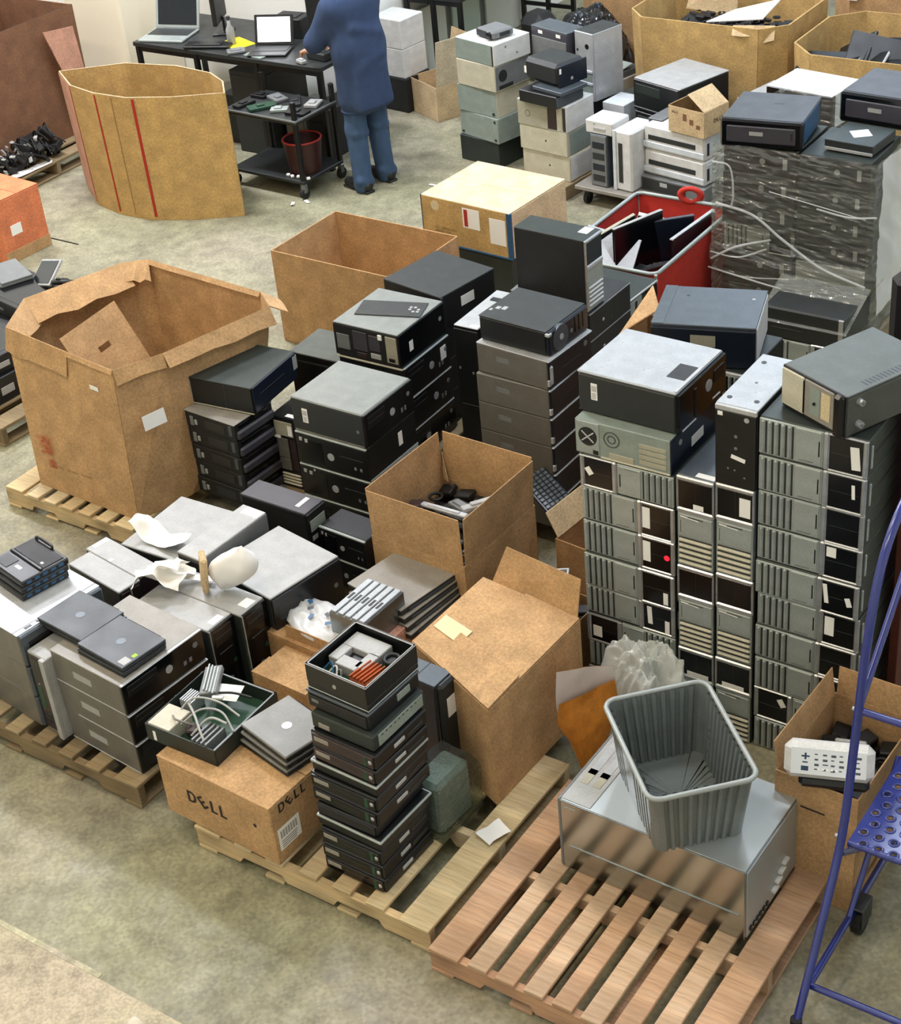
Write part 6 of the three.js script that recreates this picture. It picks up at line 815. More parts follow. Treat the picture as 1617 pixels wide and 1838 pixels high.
// things crowding the right edge behind the ladder
{
  solo('leaning_board', 'rust-brown painted board standing beside the tallest stack', 'board', bb(-0.02, 0, -0.4, 0.02, 1.78, 0.4, 0.003), std(0x5a2a1c, 0.7, { map: wood08 }), [3.2, 0.001, 1.2], 3);
  solo('red_sign', 'small red plate fixed to the rust-brown board', 'sign', bb(-0.006, 0, -0.08, 0.006, 0.22, 0.1, 0.002), M.red, [3.228, 1.12, 1.42], 3);
  closedCarton('tall_box', 'orange-brown carton with a dark edge behind the olive rack computer', 0.5, 1.68, 0.4, [3.08, 0.001, 0.5], 3, board(0xb07a30), board(0xb07a30));
  const b = thing('black_monitor', 'black monitor housing behind the olive rack computer', 'monitor', [2.84, 0.001, -0.02], 8); part(b, 'monitor_shell', bb(-0.3, 0.9, -0.2, 0.3, 1.5, 0.2, 0.06), M.blackMatte); part(b, 'monitor_stand', bb(-0.25, 0, -0.2, 0.25, 0.9, 0.2, 0.03), M.blackMatte); part(b, 'white_tag', [bb(0.06, 1.2, 0.2, 0.075, 1.25, 0.203, 0.0005), bb(0.1, 1.2, 0.2, 0.115, 1.25, 0.203, 0.0005)], M.paper);
  const s = thing('black_monitor', 'glossy black screen propped up near the right edge, beside a grey post', 'monitor', [2.75, 0.001, -0.75], 35); part(s, 'monitor_shell', bb(-0.25, 0.8, -0.03, 0.25, 1.5, 0.03, 0.01), M.blackGloss); part(s, 'monitor_stand', bb(-0.2, 0, -0.15, 0.2, 0.8, 0.15, 0.02), M.blackMatte);
  solo('grey_post', 'slanted dark grey post among the black monitors', 'post', bar([0, 0.001, 0], [-0.2, 1.72, -0.2], 0.022), M.char, [2.5, 0, -0.62]);
}
// ---------- pale computers in the rear ----------
{
  const u = (name, label, nx, y, nz, w, h, d, yaw, spec, group) => pc(name, label, 'computer', { w, h, d }, near(nx, y, nz, w, d, yaw), yaw, group, spec);
  const rear = [['x', 'fan_grille', M.char, 0.1, 0.3, 0.34, 0.8, 0.003, 'disc'], ['x', 'rear_plate', M.grey, 0.02, 0.05, 0.98, 0.95, 0.002], ['x', 'port_plate', M.char, 0.1, 0.05, 0.5, 0.2, 0.003]];
  const g = 'rear stack with the projector on top';
  u('desktop_computer', 'white computer with a sage front, directly under the small projector', -1.93, 0.835, -3.33, 0.43, 0.165, 0.39, 14, { body: M.white, feats: [['z', 'front_bezel', M.sage, 0, 0.02, 0.95, 0.98, 0.006], ['z', 'dark_edge', M.char, 0.95, 0.02, 0.97, 0.95, 0.007], ['x', 'screw', M.grey, 0.3, 0.7, 0.35, 0.8, 0.002, 'disc'], ['x', 'screw', M.grey, 0.6, 0.25, 0.65, 0.35, 0.002, 'disc']] }, g);
  u('desktop_computer', 'cream computer with its rear grille at the side, second in the projector stack', -1.935, 0.63, -3.33, 0.42, 0.204, 0.39, 12, { body: M.beige, feats: rear }, g);
  u('desktop_computer', 'grey-green computer, third in the projector stack', -1.95, 0.415, -3.35, 0.42, 0.213, 0.38, 10, { body: M.sage, feats: [['x', 'side_plate', M.beige, 0, 0, 1, 1, 0.004], ['z', 'foot', M.char, 0.88, 0.05, 0.94, 0.2, 0.004, 'disc']] }, g);
  u('desktop_computer', 'pale green computer with corner bolts, fourth in the projector stack', -1.94, 0.21, -3.33, 0.44, 0.204, 0.38, 14, { body: M.sage, feats: [['z', 'corner_bolt', M.char, 0.9, 0.8, 0.95, 0.92, 0.004, 'disc'], ['z', 'corner_bolt', M.char, 0.05, 0.08, 0.1, 0.2, 0.004, 'disc'], ['z', 'corner_bolt', M.char, 0.9, 0.08, 0.95, 0.2, 0.004, 'disc']] }, g);
  u('desktop_computer', 'dark green computer on the floor, lowest in the projector stack', -1.96, 0.001, -3.35, 0.42, 0.208, 0.38, 10, { body: M.dkGreen, feats: [] }, g);
  const p = thing('projector', 'small grey projector with a round dark lens on the white computer', 'projector', near(-1.98, 1.0005, -3.42, 0.22, 0.2, 20), 20); part(p, 'projector_body', bb(-0.11, 0.008, -0.1, 0.11, 0.068, 0.1, 0.012), M.grey); part(p, 'lens', mv(cyl(0.026, 0.03, 20), 0.06, 0.036, 0.105, Math.PI / 2), M.blackGloss); part(p, 'front_frame', bb(-0.105, 0.01, 0.098, 0.02, 0.062, 0.104, 0.004), M.char); part(p, 'air_vent', bb(0.108, 0.02, -0.06, 0.112, 0.05, 0.04, 0.001), M.char); part(p, 'foot', mv(cyl(0.01, 0.01, 10), 0, 0.005, 0.07), M.black);
  const h = 'rear stack under the black boxes';
  u('desktop_computer', 'white computer with a rusty drive front, top of the stack under the black boxes', -1.16, 0.5, -3.08, 0.46, 0.2, 0.34, 7, { body: M.white, feats: [['z', 'front_panel', M.beigeDk, 0, 0.02, 0.62, 0.98, 0.005], ['z', 'drive_bay', M.brownDk, 0.62, 0.05, 0.8, 0.95, 0.006], ['z', 'pale_drive', M.beige, 0.82, 0.1, 0.92, 0.95, 0.008], ['z', 'dark_slot', M.char, 0.93, 0.05, 0.98, 0.95, 0.006], ['z', 'round_button', M.char, 0.16, 0.35, 0.26, 0.65, 0.007, 'ring']] }, h);
  u('desktop_computer', 'pale computer with one small button, middle of the stack under the black boxes', -1.165, 0.31, -3.08, 0.45, 0.189, 0.34, 7, { body: M.beige, feats: [['z', 'button', M.char, 0.54, 0.48, 0.57, 0.56, 0.003, 'disc'], ['x', 'side_plate', M.sage, 0.1, 0.05, 0.95, 0.95, 0.003], ['x', 'fan_mark', M.char, 0.3, 0.3, 0.6, 0.8, 0.0035, 'ring']] }, h);
  u('desktop_computer', 'pale computer, lowest of the stack under the black boxes', -1.155, 0.11, -3.09, 0.45, 0.199, 0.34, 7, { body: M.beige, feats: [['z', 'button', M.char, 0.56, 0.48, 0.59, 0.56, 0.003, 'disc'], ['x', 'side_plate', M.white, 0.05, 0.05, 0.95, 0.95, 0.003]] }, h);
  solo('wooden_skid', 'low grey skid under the pale rear stack', 'skid', bb(-0.26, 0, -0.22, 0.26, 0.108, 0.22, 0.004), woodsGrey[0], [-1.38, 0.001, -3.24], 7);
  solo('computer', 'white computer edge showing behind the stack under the black boxes', 'computer', bb(-0.1, 0, -0.12, 0.1, 0.58, 0.12, 0.004), M.whiteCool, [-1.02, 0.001, -3.68], 7);
  const k = 'black boxes on the white rear computer';
  u('desktop_computer', 'flat black computer lying on the white rear computer', -1.2, 0.7, -3.02, 0.37, 0.09, 0.3, 10, { body: M.black, feats: [['x', 'blue_side', M.slate, 0, 0.1, 1, 0.9, 0.003]] }, k);
  u('desktop_computer', 'thin grey-blue unit between the flat black computer and the big black one', -1.17, 0.791, -3.04, 0.3, 0.03, 0.28, 14, { body: M.slate, feats: [] }, k);
  u('desktop_computer', 'black rounded computer with side lights, topmost of the black boxes', -1.24, 0.822, -3.12, 0.37, 0.17, 0.29, 16, { body: M.char, bevel: 0.03, feats: [['x', 'front_bezel', M.navy, 0, 0, 1, 0.95, 0.012, 'bump'], ['x', 'badge', M.silverLt, 0.4, 0.2, 0.5, 0.35, 0.014, 'disc'], ['x', 'corner_tag', M.paper, 0.02, 0.6, 0.1, 0.85, 0.013], ['z', 'sticker', M.paper, 0.02, 0.3, 0.08, 0.6, 0.002, 'print']] }, k);
  // tall tower with its drive rack facing us, on a dark pile
  solo('dark_case', 'dark case under the tall rear towers', 'computer', bb(-0.33, 0, -0.18, 0.33, 0.55, 0.18, 0.006), M.blackMatte, [-1.55, 0.001, -3.78], 15);
  u('desktop_tower', 'grey tower with white tags standing behind the projector stack', -1.45, 0.552, -3.62, 0.4, 0.5, 0.2, 16, { body: M.purple, top: M.slate, topT: 0.01, feats: [['z', 'white_tag', M.paper, 0.2, 0.9, 0.32, 0.95, 0.002, 'print'], ['z', 'white_tag', M.paper, 0.7, 0.9, 0.82, 0.95, 0.002, 'print'], ['z', 'front_cover', M.grey, 0.02, 0.02, 0.98, 0.85, 0.006], ['z', 'lower_tag', M.greyLt, 0.8, 0.1, 0.88, 0.25, 0.007]] });
  u('desktop_tower', 'opened tower showing a bright metal drive rack, behind the black boxes', -1.22, 0.552, -3.62, 0.2, 0.52, 0.3, 16, { body: M.char, feats: [['z', 'drive_rack', M.silverLt, 0.05, 0, 1, 1, 0.012], ['z', 'rack_shelf', M.whiteCool, 0.1, 0.42, 0.95, 0.46, 0.02], ['z', 'rack_shelf', M.whiteCool, 0.1, 0.24, 0.95, 0.28, 0.02], ['z', 'rack_bay', M.sage, 0.12, 0.28, 0.93, 0.41, 0.014], ['z', 'rack_bay', M.sage, 0.12, 0.1, 0.93, 0.23, 0.014], ['z', 'rack_hole', M.black, 0.6, 0.75, 0.8, 0.86, 0.014, 'disc'], ['z', 'rack_hole', M.char, 0.14, 0.7, 0.24, 0.76, 0.014, 'disc'], ['x', 'side_plate', M.silverLt, 0, 0, 1, 1, 0.004]] });
}
// ---------- white computers on the dolly ----------
{
  const t = thing('dolly', 'low grey wheeled dolly under the white computers', 'dolly', [-0.48, 0, -3.2], 4); part(t, 'deck_board', bb(-0.56, 0.12, -0.3, 0.56, 0.15, 0.26, 0.004), M.greyWarm); for (const x of [-0.48, 0.48]) for (const z of [-0.22, 0.2]) { const c = part(t, 'caster', mv(cyl(0.045, 0.03, 16), x, 0.046, z, 0, 0, Math.PI / 2), M.rubber); part(c, 'caster_fork', bb(x - 0.02, 0.05, z - 0.02, x + 0.02, 0.12, z + 0.02), M.char); }
  const mac = (label, nx, y, nz, w, h, d, yaw, up) => pc('desktop_computer', label, 'computer', { w, h, d }, near(nx, y, nz, w, d, yaw), yaw, 'white slotted computers on the dolly', { body: M.white, bevel: 0.014, feats: up ? [['z', 'drive_recess', M.char, 0.3, 0.14, 0.52, 0.8, 0.003], ['z', 'front_curve', M.whiteCool, 0.02, 0.0, 0.2, 1.0, 0.008, 'bump']] : [['z', 'drive_recess', M.char, 0.08, 0.42, 0.86, 0.62, 0.003], ['z', 'front_curve', M.whiteCool, 0.0, 0.1, 1, 0.34, 0.008, 'bump'], ['x', 'side_panel', M.whiteCool, 0.08, 0.2, 0.85, 0.85, 0.003], ['x', 'dark_slot', M.char, 0.1, 0.2, 0.2, 0.7, 0.004]] });
  pc('desktop_computer', 'low grey computer under the two white slotted ones on the dolly', 'computer', { w: 0.56, h: 0.11, d: 0.3 }, near(0.0, 0.1505, -3.02, 0.56, 0.3, 8), 8, null, { body: M.grey, feats: [['z', 'front_bezel', M.char, 0.02, 0.1, 0.7, 0.9, 0.005], ['z', 'clear_tag', M.silverLt, 0.3, 0.5, 0.42, 0.8, 0.006]] });
  mac('white computer with a long dark slot, upper one on the dolly', -0.02, 0.452, -3.05, 0.54, 0.185, 0.3, 10); mac('white computer with a long dark slot, lower one on the dolly', -0.02, 0.262, -3.05, 0.54, 0.187, 0.3, 10); mac('white computer standing upright with a dark vertical slot on the dolly', -0.575, 0.1505, -3.0, 0.17, 0.46, 0.3, 8, 1);
  pc('desktop_tower', 'upright opened grey tower with drive bays at the dolly end', 'computer', { w: 0.15, h: 0.4, d: 0.24 }, near(-0.79, 0.1505, -3.02, 0.15, 0.24, 6), 6, null, { body: M.slate, feats: [['z', 'drive_rack', M.grey, 0.05, 0.02, 0.95, 0.98, 0.004], ...[0, 1, 2, 3].map((q) => ['z', 'rack_bay', q % 2 ? M.navy : M.char, 0.14, 0.1 + q * 0.21, 0.86, 0.24 + q * 0.21, 0.006])] });
  pc('desktop_computer', 'small white box computer on top of the upright opened tower', 'computer', { w: 0.24, h: 0.1, d: 0.22 }, near(-0.74, 0.552, -3.02, 0.24, 0.22, 6), 6, null, { body: M.white, bevel: 0.008, feats: [['z', 'drive_slot', M.greyLt, 0.3, 0.3, 0.75, 0.5, 0.004], ['z', 'lamp', M.grey, 0.3, 0.7, 0.36, 0.8, 0.003, 'disc']] });
  pc('flat_unit', 'dark slotted flat unit leaning behind the upright white computer', 'computer', { w: 0.12, h: 0.5, d: 0.3 }, near(-0.44, 0.1505, -3.22, 0.12, 0.3, 8), 8, null, { body: M.char, top: M.grey, topT: 0.008, feats: [] });
  const w = 0.32, h = 0.19, d = 0.28, b = thing('small_carton', 'small printed carton with open top flaps on the white computers', 'box', near(-0.005, 0.638, -3.02, w, d, 12), 12); cartonBody(b, w, h, d, M.cardPale, M.cardPale);
  flap(b, 'top_flap', d - 0.01, 0.15, -w / 2 + 0.003, h, 0, Math.PI / 2, 1.05, M.cardPale); flap(b, 'top_flap', d - 0.01, 0.18, w / 2 - 0.003, h, 0, Math.PI / 2, -0.95, M.cardPale);
  printOn(b, 'printed_name', dellTex, 0.13, 0.05, 'x', w / 2 + 0.001, 0.1, -0.02); printOn(b, 'printed_name', dellTex, 0.07, 0.028, 'z', -0.1, 0.15, d / 2 + 0.001); for (let k = 0; k < 3; k++) part(b, 'printed_mark', bb(-0.03 + k * 0.06, 0.1 - k * 0.02, d / 2, 0.005 + k * 0.06, 0.15 - k * 0.03, d / 2 + 0.0012, 0.0003), M.cardOld);
}
// ---------- dark and grey computers before the rear cartons ----------
{
  const b = 'grey-lidded rear computers', u = (label, nx, y, nz, w, h, d, yaw, top, extra = []) => pc('server', label, 'computer', { w, h, d }, near(nx, y, nz, w, d, yaw), yaw, b, { body: M.blackMatte, top, topT: 0.008, bevel: 0.008, feats: [['z', 'front_bezel', M.black, 0, 0, 1, 0.97, 0.012, 'bump'], ['z', 'drive_row', M.dkGreen, 0.05, 0.55, 0.6, 0.85, 0.014], ['z', 'front_line', M.grey, 0.0, 0.08, 0.8, 0.12, 0.014], ...extra] });
  u('broad grey-lidded black server behind the small printed carton', -0.42, 0.56, -3.45, 0.46, 0.24, 0.53, 17, M.greyLt); u('black server underneath the broad grey-lidded one in the rear', -0.41, 0.3, -3.45, 0.46, 0.258, 0.5, 17, null, [['z', 'rust_plate', M.brownDk, 0.7, 0.2, 1.0, 0.6, 0.014]]); u('black server on the floor, lowest of the grey-lidded rear pile', -0.41, 0.001, -3.45, 0.46, 0.298, 0.5, 17, null);
  u('second grey-lidded server, right of the broad one before the rear carton', 0.42, 0.5, -3.5, 0.46, 0.24, 0.44, 12, M.greyLt); u('black server underneath the second grey-lidded one', 0.42, 0.001, -3.5, 0.46, 0.498, 0.44, 12, null);
  solo('dark_case', 'plain dark cabinet standing between the white computers and the grey-lidded server', 'cabinet', [bb(-0.13, 0, -0.12, 0.13, 0.5, 0.12, 0.006), bb(-0.135, 0.5, -0.125, 0.135, 0.51, 0.125, 0.003)], M.dkGreen, [-1.06, 0.001, -3.98], 14);
  { const g = new THREE.IcosahedronGeometry(1, 24), p = g.attributes.position; for (let i = 0; i < p.count; i++) { const x = p.getX(i), y = p.getY(i), z = p.getZ(i), k = 0.75 + 0.3 * pn(x * 3 + 9, y * 3 + z * 2 + 9, 64, 64, 163) + 0.12 * pn(x * 9 + 19, z * 9 + y * 7 + 19, 128, 128, 164); p.setXYZ(i, x * 0.36 * k, Math.max(-0.62, y) * 0.45 * k + 0.27, z * 0.34 * k); } g.computeVertexNormals(); solo('black_bag', 'big black plastic bag slumped between the drive-rack tower and the rear cartons', 'bag', g, M.blackGloss, [-2.12, 0.03, -5.12]); }
  const m = thing('printer', 'black office printer with pale parts on a dark stand, in the rear', 'printer', [-1.62, 0.001, -4.5], 14); part(m, 'stand', bb(-0.28, 0, -0.2, 0.28, 0.3, 0.2, 0.01), M.blackMatte); part(m, 'printer_body', bb(-0.26, 0.3, -0.2, 0.26, 0.5, 0.2, 0.03), M.char); part(m, 'output_tray', mv(cbox(0.4, 0.012, 0.24, 0.004), 0, 0.51, 0.02, 0.15), M.sage); part(m, 'pale_side', bb(0.255, 0.32, -0.12, 0.272, 0.47, 0.16, 0.01), M.greyLt);
}
// ---------- rear gaylord cartons ----------
{
  const gay = (label, pts, y1, flareX, m, mIn, group) => { const t = thing('gaylord_box', label, 'box', [0, 0, 0], 0, group), n = pts.length, cx = pts.reduce((s, p) => s + p[0] / n, 0), cz = pts.reduce((s, p) => s + p[1] / n, 0), rim = pts.map(([x, z]) => [cx + (x - cx) * flareX, cz + (z - cz) * flareX]); pts.forEach((p, i) => { const j = (i + 1) % n; part(t, 'side_wall', wallPanel(p, pts[j], rim[i], rim[j], 0.13, y1, 0.012), m); }); part(t, 'floor_panel', poly(pts, 0.132), mIn); return { t, rim }; };
  const oct = (x0, x1, z0, z1, c) => [[x0 + c, z1], [x1 - c, z1], [x1, z1 - c], [x1, z0 + c], [x1 - c, z0], [x0 + c, z0], [x0, z0 + c], [x0, z1 - c]];
  pallet('pallet under the left large rear carton', -0.62, -4.7, 1.2, 1.0, 6, woodsGrey, W7); pallet('pallet under the right large rear carton', 0.75, -4.45, 1.2, 1.0, 4, woodsGrey, W7);
  const A = gay('large pale brown rear carton with a white sheet inside and a torn front corner', oct(-1.25, -0.0, -5.2, -4.2, 0.16), 1.05, 1.05, M.cardYellow, M.cardPale, null); part(A.t, 'torn_corner', foldStrip([-0.35, -4.19], [-0.05, -4.28], 1.05, 4, 0.09, -0.06, 0.8, 5), M.cardPale); part(A.t, 'inner_flap', slab([[-1.1, 0.9, -4.9], [-0.7, 0.85, -5.0], [-0.72, 1.2, -5.05], [-1.05, 1.22, -5.0]], 0.006), M.cardPale);
  solo('white_sheet', 'white folded panel sticking up inside the large rear carton', 'panel', slab([[-0.75, 0.93, -4.55], [-0.3, 0.98, -4.6], [-0.24, 1.08, -4.8], [-0.6, 0.98, -4.75]], 0.008), M.paper);
  heapOf(A.t, 'loose_scrap', [-1.05, 0.15, -5.0, -0.2, 0.9, -4.35], M.blackMatte);
  const B = gay('large rear carton of black screens at the right, behind the grey-lidded servers', oct(0.18, 1.42, -5.0, -4.0, 0.2), 0.98, 1.05, M.cardYellow, M.cardPale, null); heapOf(B.t, 'loose_scrap', [0.35, 0.15, -4.8, 1.25, 0.72, -4.2], M.blackMatte);
  const scr = (label, x, y, z, yaw, rx, m) => { const q = thing('flat_screen', label, 'screen', [x, y, z], yaw, 'screens in the right rear carton'); q.rotation.x = rx; part(q, 'panel_back', bb(-0.22, 0, -0.015, 0.22, 0.26, 0.01, 0.006), m); part(q, 'panel_bezel', bb(-0.215, 0.005, 0.01, 0.215, 0.255, 0.014, 0.002), M.black); };
  scr('black screen panel lying at the back of the right rear carton', 0.85, 0.78, -4.5, 10, -1.0, M.char); scr('black screen panel tilted at the left of the right rear carton', 0.5, 0.76, -4.35, 40, -0.9, M.blackGloss); scr('pale-backed screen panel near the front of the right rear carton', 0.6, 0.76, -4.15, 20, -1.2, M.white); scr('white panel edge near the rim of the right rear carton', 0.95, 0.78, -4.15, -6, -1.3, M.whiteCool); scr('white slab at the right of the right rear carton', 1.15, 0.82, -4.5, -30, -0.9, M.paper);
  scr('thin pale screen lying across the front of the right rear carton', 0.4, 0.82, -4.1, 5, -1.35, M.greyLt); scr('black bezel poking up at the centre of the right rear carton', 0.72, 0.8, -4.28, -20, -0.7, M.black); scr('dark screen propped at the rear wall of the right rear carton', 1.05, 0.8, -4.75, 4, -0.35, M.char);
  const C = gay('rear brown carton beyond the large pale one, at the picture top', oct(-2.5, -1.3, -6.6, -5.5, 0.2), 0.95, 1.04, M.card, M.cardPale, null); heapOf(C.t, 'loose_scrap', [-2.3, 0.15, -6.4, -1.5, 0.6, -5.7], M.blackMatte);
  const D = gay('tall rear carton with a white label at the top right corner', oct(-0.1, 1.2, -6.5, -5.4, 0.2), 1.25, 1.04, M.card, M.cardYellow, null); part(D.t, 'paper_label', bb(0.02, 0.95, -5.33, 0.16, 1.1, -5.325, 0.0005), M.paper);
  gay('rear carton at the far top right, beyond the screens', oct(1.35, 2.6, -6.3, -5.2, 0.2), 1.2, 1.04, M.cardYellow, M.card, null);
}
// ---------- workbenches by the wall ----------
{
  const bench = (label, x0, x1, z0, z1, h, n) => { const t = thing('workbench', label, 'table', [(x0 + x1) / 2, 0, (z0 + z1) / 2]); const w = x1 - x0, d = z1 - z0; part(t, 'bench_top', bb(-w / 2, h - 0.035, -d / 2, w / 2, h, d / 2), M.char); for (let i = 0; i < n; i++) for (const z of [-d / 2 + 0.03, d / 2 - 0.03]) part(t, 'leg', bb(-w / 2 + 0.03 + i * (w - 0.06) / (n - 1) - 0.02, 0, z - 0.02, -w / 2 + 0.03 + i * (w - 0.06) / (n - 1) + 0.02, h - 0.035, z + 0.02), M.black); part(t, 'rail', bb(-w / 2 + 0.03, 0.2, -d / 2 + 0.02, w / 2 - 0.03, 0.24, -d / 2 + 0.04), M.black); part(t, 'rail', bb(-w / 2 + 0.03, h - 0.08, d / 2 - 0.04, w / 2 - 0.03, h - 0.036, d / 2 - 0.02), M.black); return t; };
  bench('dark workbench with laptops along the white wall', -5.2, -3.2, -3.6, -2.78, 0.86, 4); bench('dark workbench running back along the side wall', -3.74, -3.12, -6.6, -4.65, 0.86, 3);
  const openLap = (label, x, y, z, yaw, m, scr, w = 0.36, d = 0.26, ang = 1.9) => { const t = thing('laptop', label, 'laptop', [x, y, z], yaw); part(t, 'laptop_base', bb(-w / 2, 0, -d / 2, w / 2, 0.02, d / 2, 0.005), m); part(t, 'keyboard_deck', bb(-w / 2 + 0.02, 0.02, -d / 2 + 0.02, w / 2 - 0.02, 0.023, 0.03, 0.001), M.char); const g = bb(-w / 2, 0, -0.006, w / 2, d, 0.006, 0.004), s = bb(-w / 2 + 0.025, 0.025, 0.005, w / 2 - 0.025, d - 0.02, 0.0075, 0.001); for (const q of [g, s]) { q.rotateX(-(ang - Math.PI / 2)); q.translate(0, 0.02, -d / 2); } const l = part(t, 'screen_lid', g, m); part(l, 'screen_glass', s, scr); return t; };
  M.screenOn = new THREE.MeshStandardMaterial({ color: 0xffffff, emissive: 0xf4f8ff, emissiveIntensity: 1.1, roughness: 0.4 });
  openLap('silver laptop with a dark screen, open at the left end of the bench', -4.98, 0.8605, -3.0, -14, M.silver, M.screen, 0.42, 0.33); openLap('black laptop with a glowing white screen on the bench', -3.84, 0.8605, -2.96, -22, M.black, M.screenOn, 0.33, 0.24);
  { const L = new THREE.RectAreaLight(0xf4f8ff, 1.1, 0.27, 0.18); L.position.set(-3.9, 1.0, -3.04); L.lookAt(-3.3, 1.3, -1.6); L.name = 'screen_light'; scene.add(L); }
  const mon = (label, x, z, yaw, w, h) => { const t = thing('monitor', label, 'monitor', [x, 0.8605, z], yaw); part(t, 'monitor_base', bb(-0.1, 0, -0.08, 0.1, 0.015, 0.08, 0.005), M.black); part(t, 'monitor_neck', bb(-0.02, 0.015, -0.02, 0.02, 0.14, 0.0, 0.004), M.black); part(t, 'monitor_shell', bb(-w / 2, 0.1, 0, w / 2, 0.1 + h, 0.04, 0.008), M.blackMatte); part(t, 'screen_glass', bb(-w / 2 + 0.02, 0.12, 0.039, w / 2 - 0.02, 0.08 + h, 0.042, 0.001), M.screen); };
  mon('dark monitor turned aside on the bench, left of the worker', -4.58, -3.25, 62, 0.36, 0.26); mon('broad dark monitor on the bench beside the worker', -3.48, -3.4, -28, 0.46, 0.34);
  const sp = thing('spray_bottle', 'grey bottle standing on the yellow sheet on the bench', 'bottle', [-4.3, 0.863, -3.02]); part(sp, 'bottle_body', new THREE.LatheGeometry([[0.0, 0], [0.035, 0], [0.036, 0.12], [0.014, 0.16], [0.014, 0.2], [0, 0.2]].map(([x, y]) => new THREE.Vector2(x, y)), 18), M.greyLt); part(sp, 'bottle_cap', mv(cyl(0.016, 0.03, 12), 0, 0.215, 0), M.purple);
  solo('yellow_sheet', 'bright yellow sheet lying on the bench', 'paper', bb(-0.14, 0, -0.1, 0.14, 0.002, 0.1, 0.0005), M.yellow, [-4.27, 0.8605, -3.05], 20); solo('yellow_sheet', 'yellow sheet on the side bench behind the worker', 'paper', bb(-0.12, 0, -0.1, 0.12, 0.002, 0.1, 0.0005), M.yellow, [-3.25, 0.8605, -4.8], 30); solo('green_notepad', 'pale green notepad at the bench front edge', 'paper', bb(-0.1, 0, -0.06, 0.1, 0.01, 0.06, 0.001), M.sage, [-3.9, 0.8605, -2.86], 8);
  solo('dark_cabinet', 'dark metal cabinet under the bench, beside the cart', 'cabinet', [bb(-0.2, 0, -0.25, 0.2, 0.7, 0.25, 0.006), bb(-0.18, 0.36, 0.25, 0.18, 0.66, 0.258, 0.003)], M.char, [-4.05, 0.001, -3.12], 0);
  for (const [x, n] of [[-4.7, 'left'], [-4.35, 'right']]) solo('leaning_board', 'pale green board leaning against the wall under the bench, ' + n + ' one', 'board', bb(-0.16, 0, -0.01, 0.16, 0.55, 0.01, 0.002), std(0xc9d3c4, 0.7), [x, 0.001, -3.68], 0);
  for (let k = 0; k < 3; k++) solo('leaning_board', 'whitish board under the side bench, ' + ['nearest', 'middle', 'farthest'][k] + ' of three', 'board', bb(-0.01, 0, -0.22, 0.01, 0.62, 0.22, 0.003), std([0xdfe5dc, 0xbfd0c2, 0xdfe5dc][k], 0.7), [-3.66, 0.06, -4.95 - k * 0.55], 0);
  for (let k = 0; k < 2; k++) solo('white_case', 'white computer stacked beside the worker, ' + (k ? 'lower' : 'upper') + ' one', 'computer', bb(-0.17, 0, -0.15, 0.17, 0.25, 0.15, 0.006), M.white, [-3.55, 0.3 + (k ? 0 : 0.252), -4.3], 6); solo('dark_case', 'dark crate under the white computers beside the worker', 'crate', bb(-0.18, 0, -0.16, 0.18, 0.298, 0.16, 0.006), M.blackMatte, [-3.55, 0.001, -4.3], 6);
  const c = thing('open_carton', 'open pale carton with raised flaps on the floor behind the worker', 'box', [-3.13, 0.001, -4.3], 24); cartonBody(c, 0.44, 0.3, 0.4, M.cardPale, M.cardIn); flap(c, 'top_flap', 0.4, 0.34, 0, 0.3, -0.19, 0, -0.2, M.cardPale); flap(c, 'top_flap', 0.38, 0.4, 0.215, 0.3, 0, Math.PI / 2, 0.12, board(0xe9d8b8));
  solo('dark_bag', 'dark shape hanging at the end of the side bench', 'bag', mv(cbox(0.3, 0.6, 0.3, 0.08), 0, 0.3, 0), M.blackMatte, [-2.75, 0.001, -5.3], 10);
  // things on the bench and cart
  [['black keyboard at the middle of the bench', -4.45, -2.9, 0.4, 0.025, 0.14, M.black], ['dark box behind the glowing laptop', -3.95, -3.4, 0.28, 0.16, 0.2, M.blackMatte], ['black dock at the right end of the bench', -3.34, -3.0, 0.2, 0.06, 0.16, M.char], ['small white adapter at the right end of the bench', -3.42, -2.83, 0.09, 0.03, 0.05, M.greyLt], ['open dark laptop base near the worker', -3.3, -3.2, 0.3, 0.03, 0.2, M.black], ['grey hard drive beside the bottle', -4.12, -2.86, 0.1, 0.025, 0.15, M.grey]].forEach(([l, x, z, w, h, d, m], i) => solo('bench_item', l, 'gadget', [bb(-w / 2, 0, -d / 2, w / 2, h, d / 2, 0.006), bb(-w * 0.3, h, -d * 0.3, w * 0.3, h + 0.008, d * 0.3, 0.003)], m, [x, 0.861, z], i * 13 - 20));
  for (let k = 0; k < 4; k++) solo('stored_case', 'black case stored under the bench, ' + ['nearest the cart', 'second from the cart', 'third from the cart', 'farthest from the cart'][k], 'case', [bb(-0.11, 0, -0.2, 0.11, 0.42 - 0.05 * (k % 2), 0.2, 0.006), bb(-0.09, 0.05, 0.2, 0.09, 0.3, 0.208, 0.003)], [M.blackMatte, M.greyWarm, M.char, M.beigeDk][k], [-3.7 + 0.0 - (k > 1 ? 0.6 : 0) - (k % 2) * 0.26 + (k > 1 ? -0.1 : 0.24), 0.001, -3.2], 0);
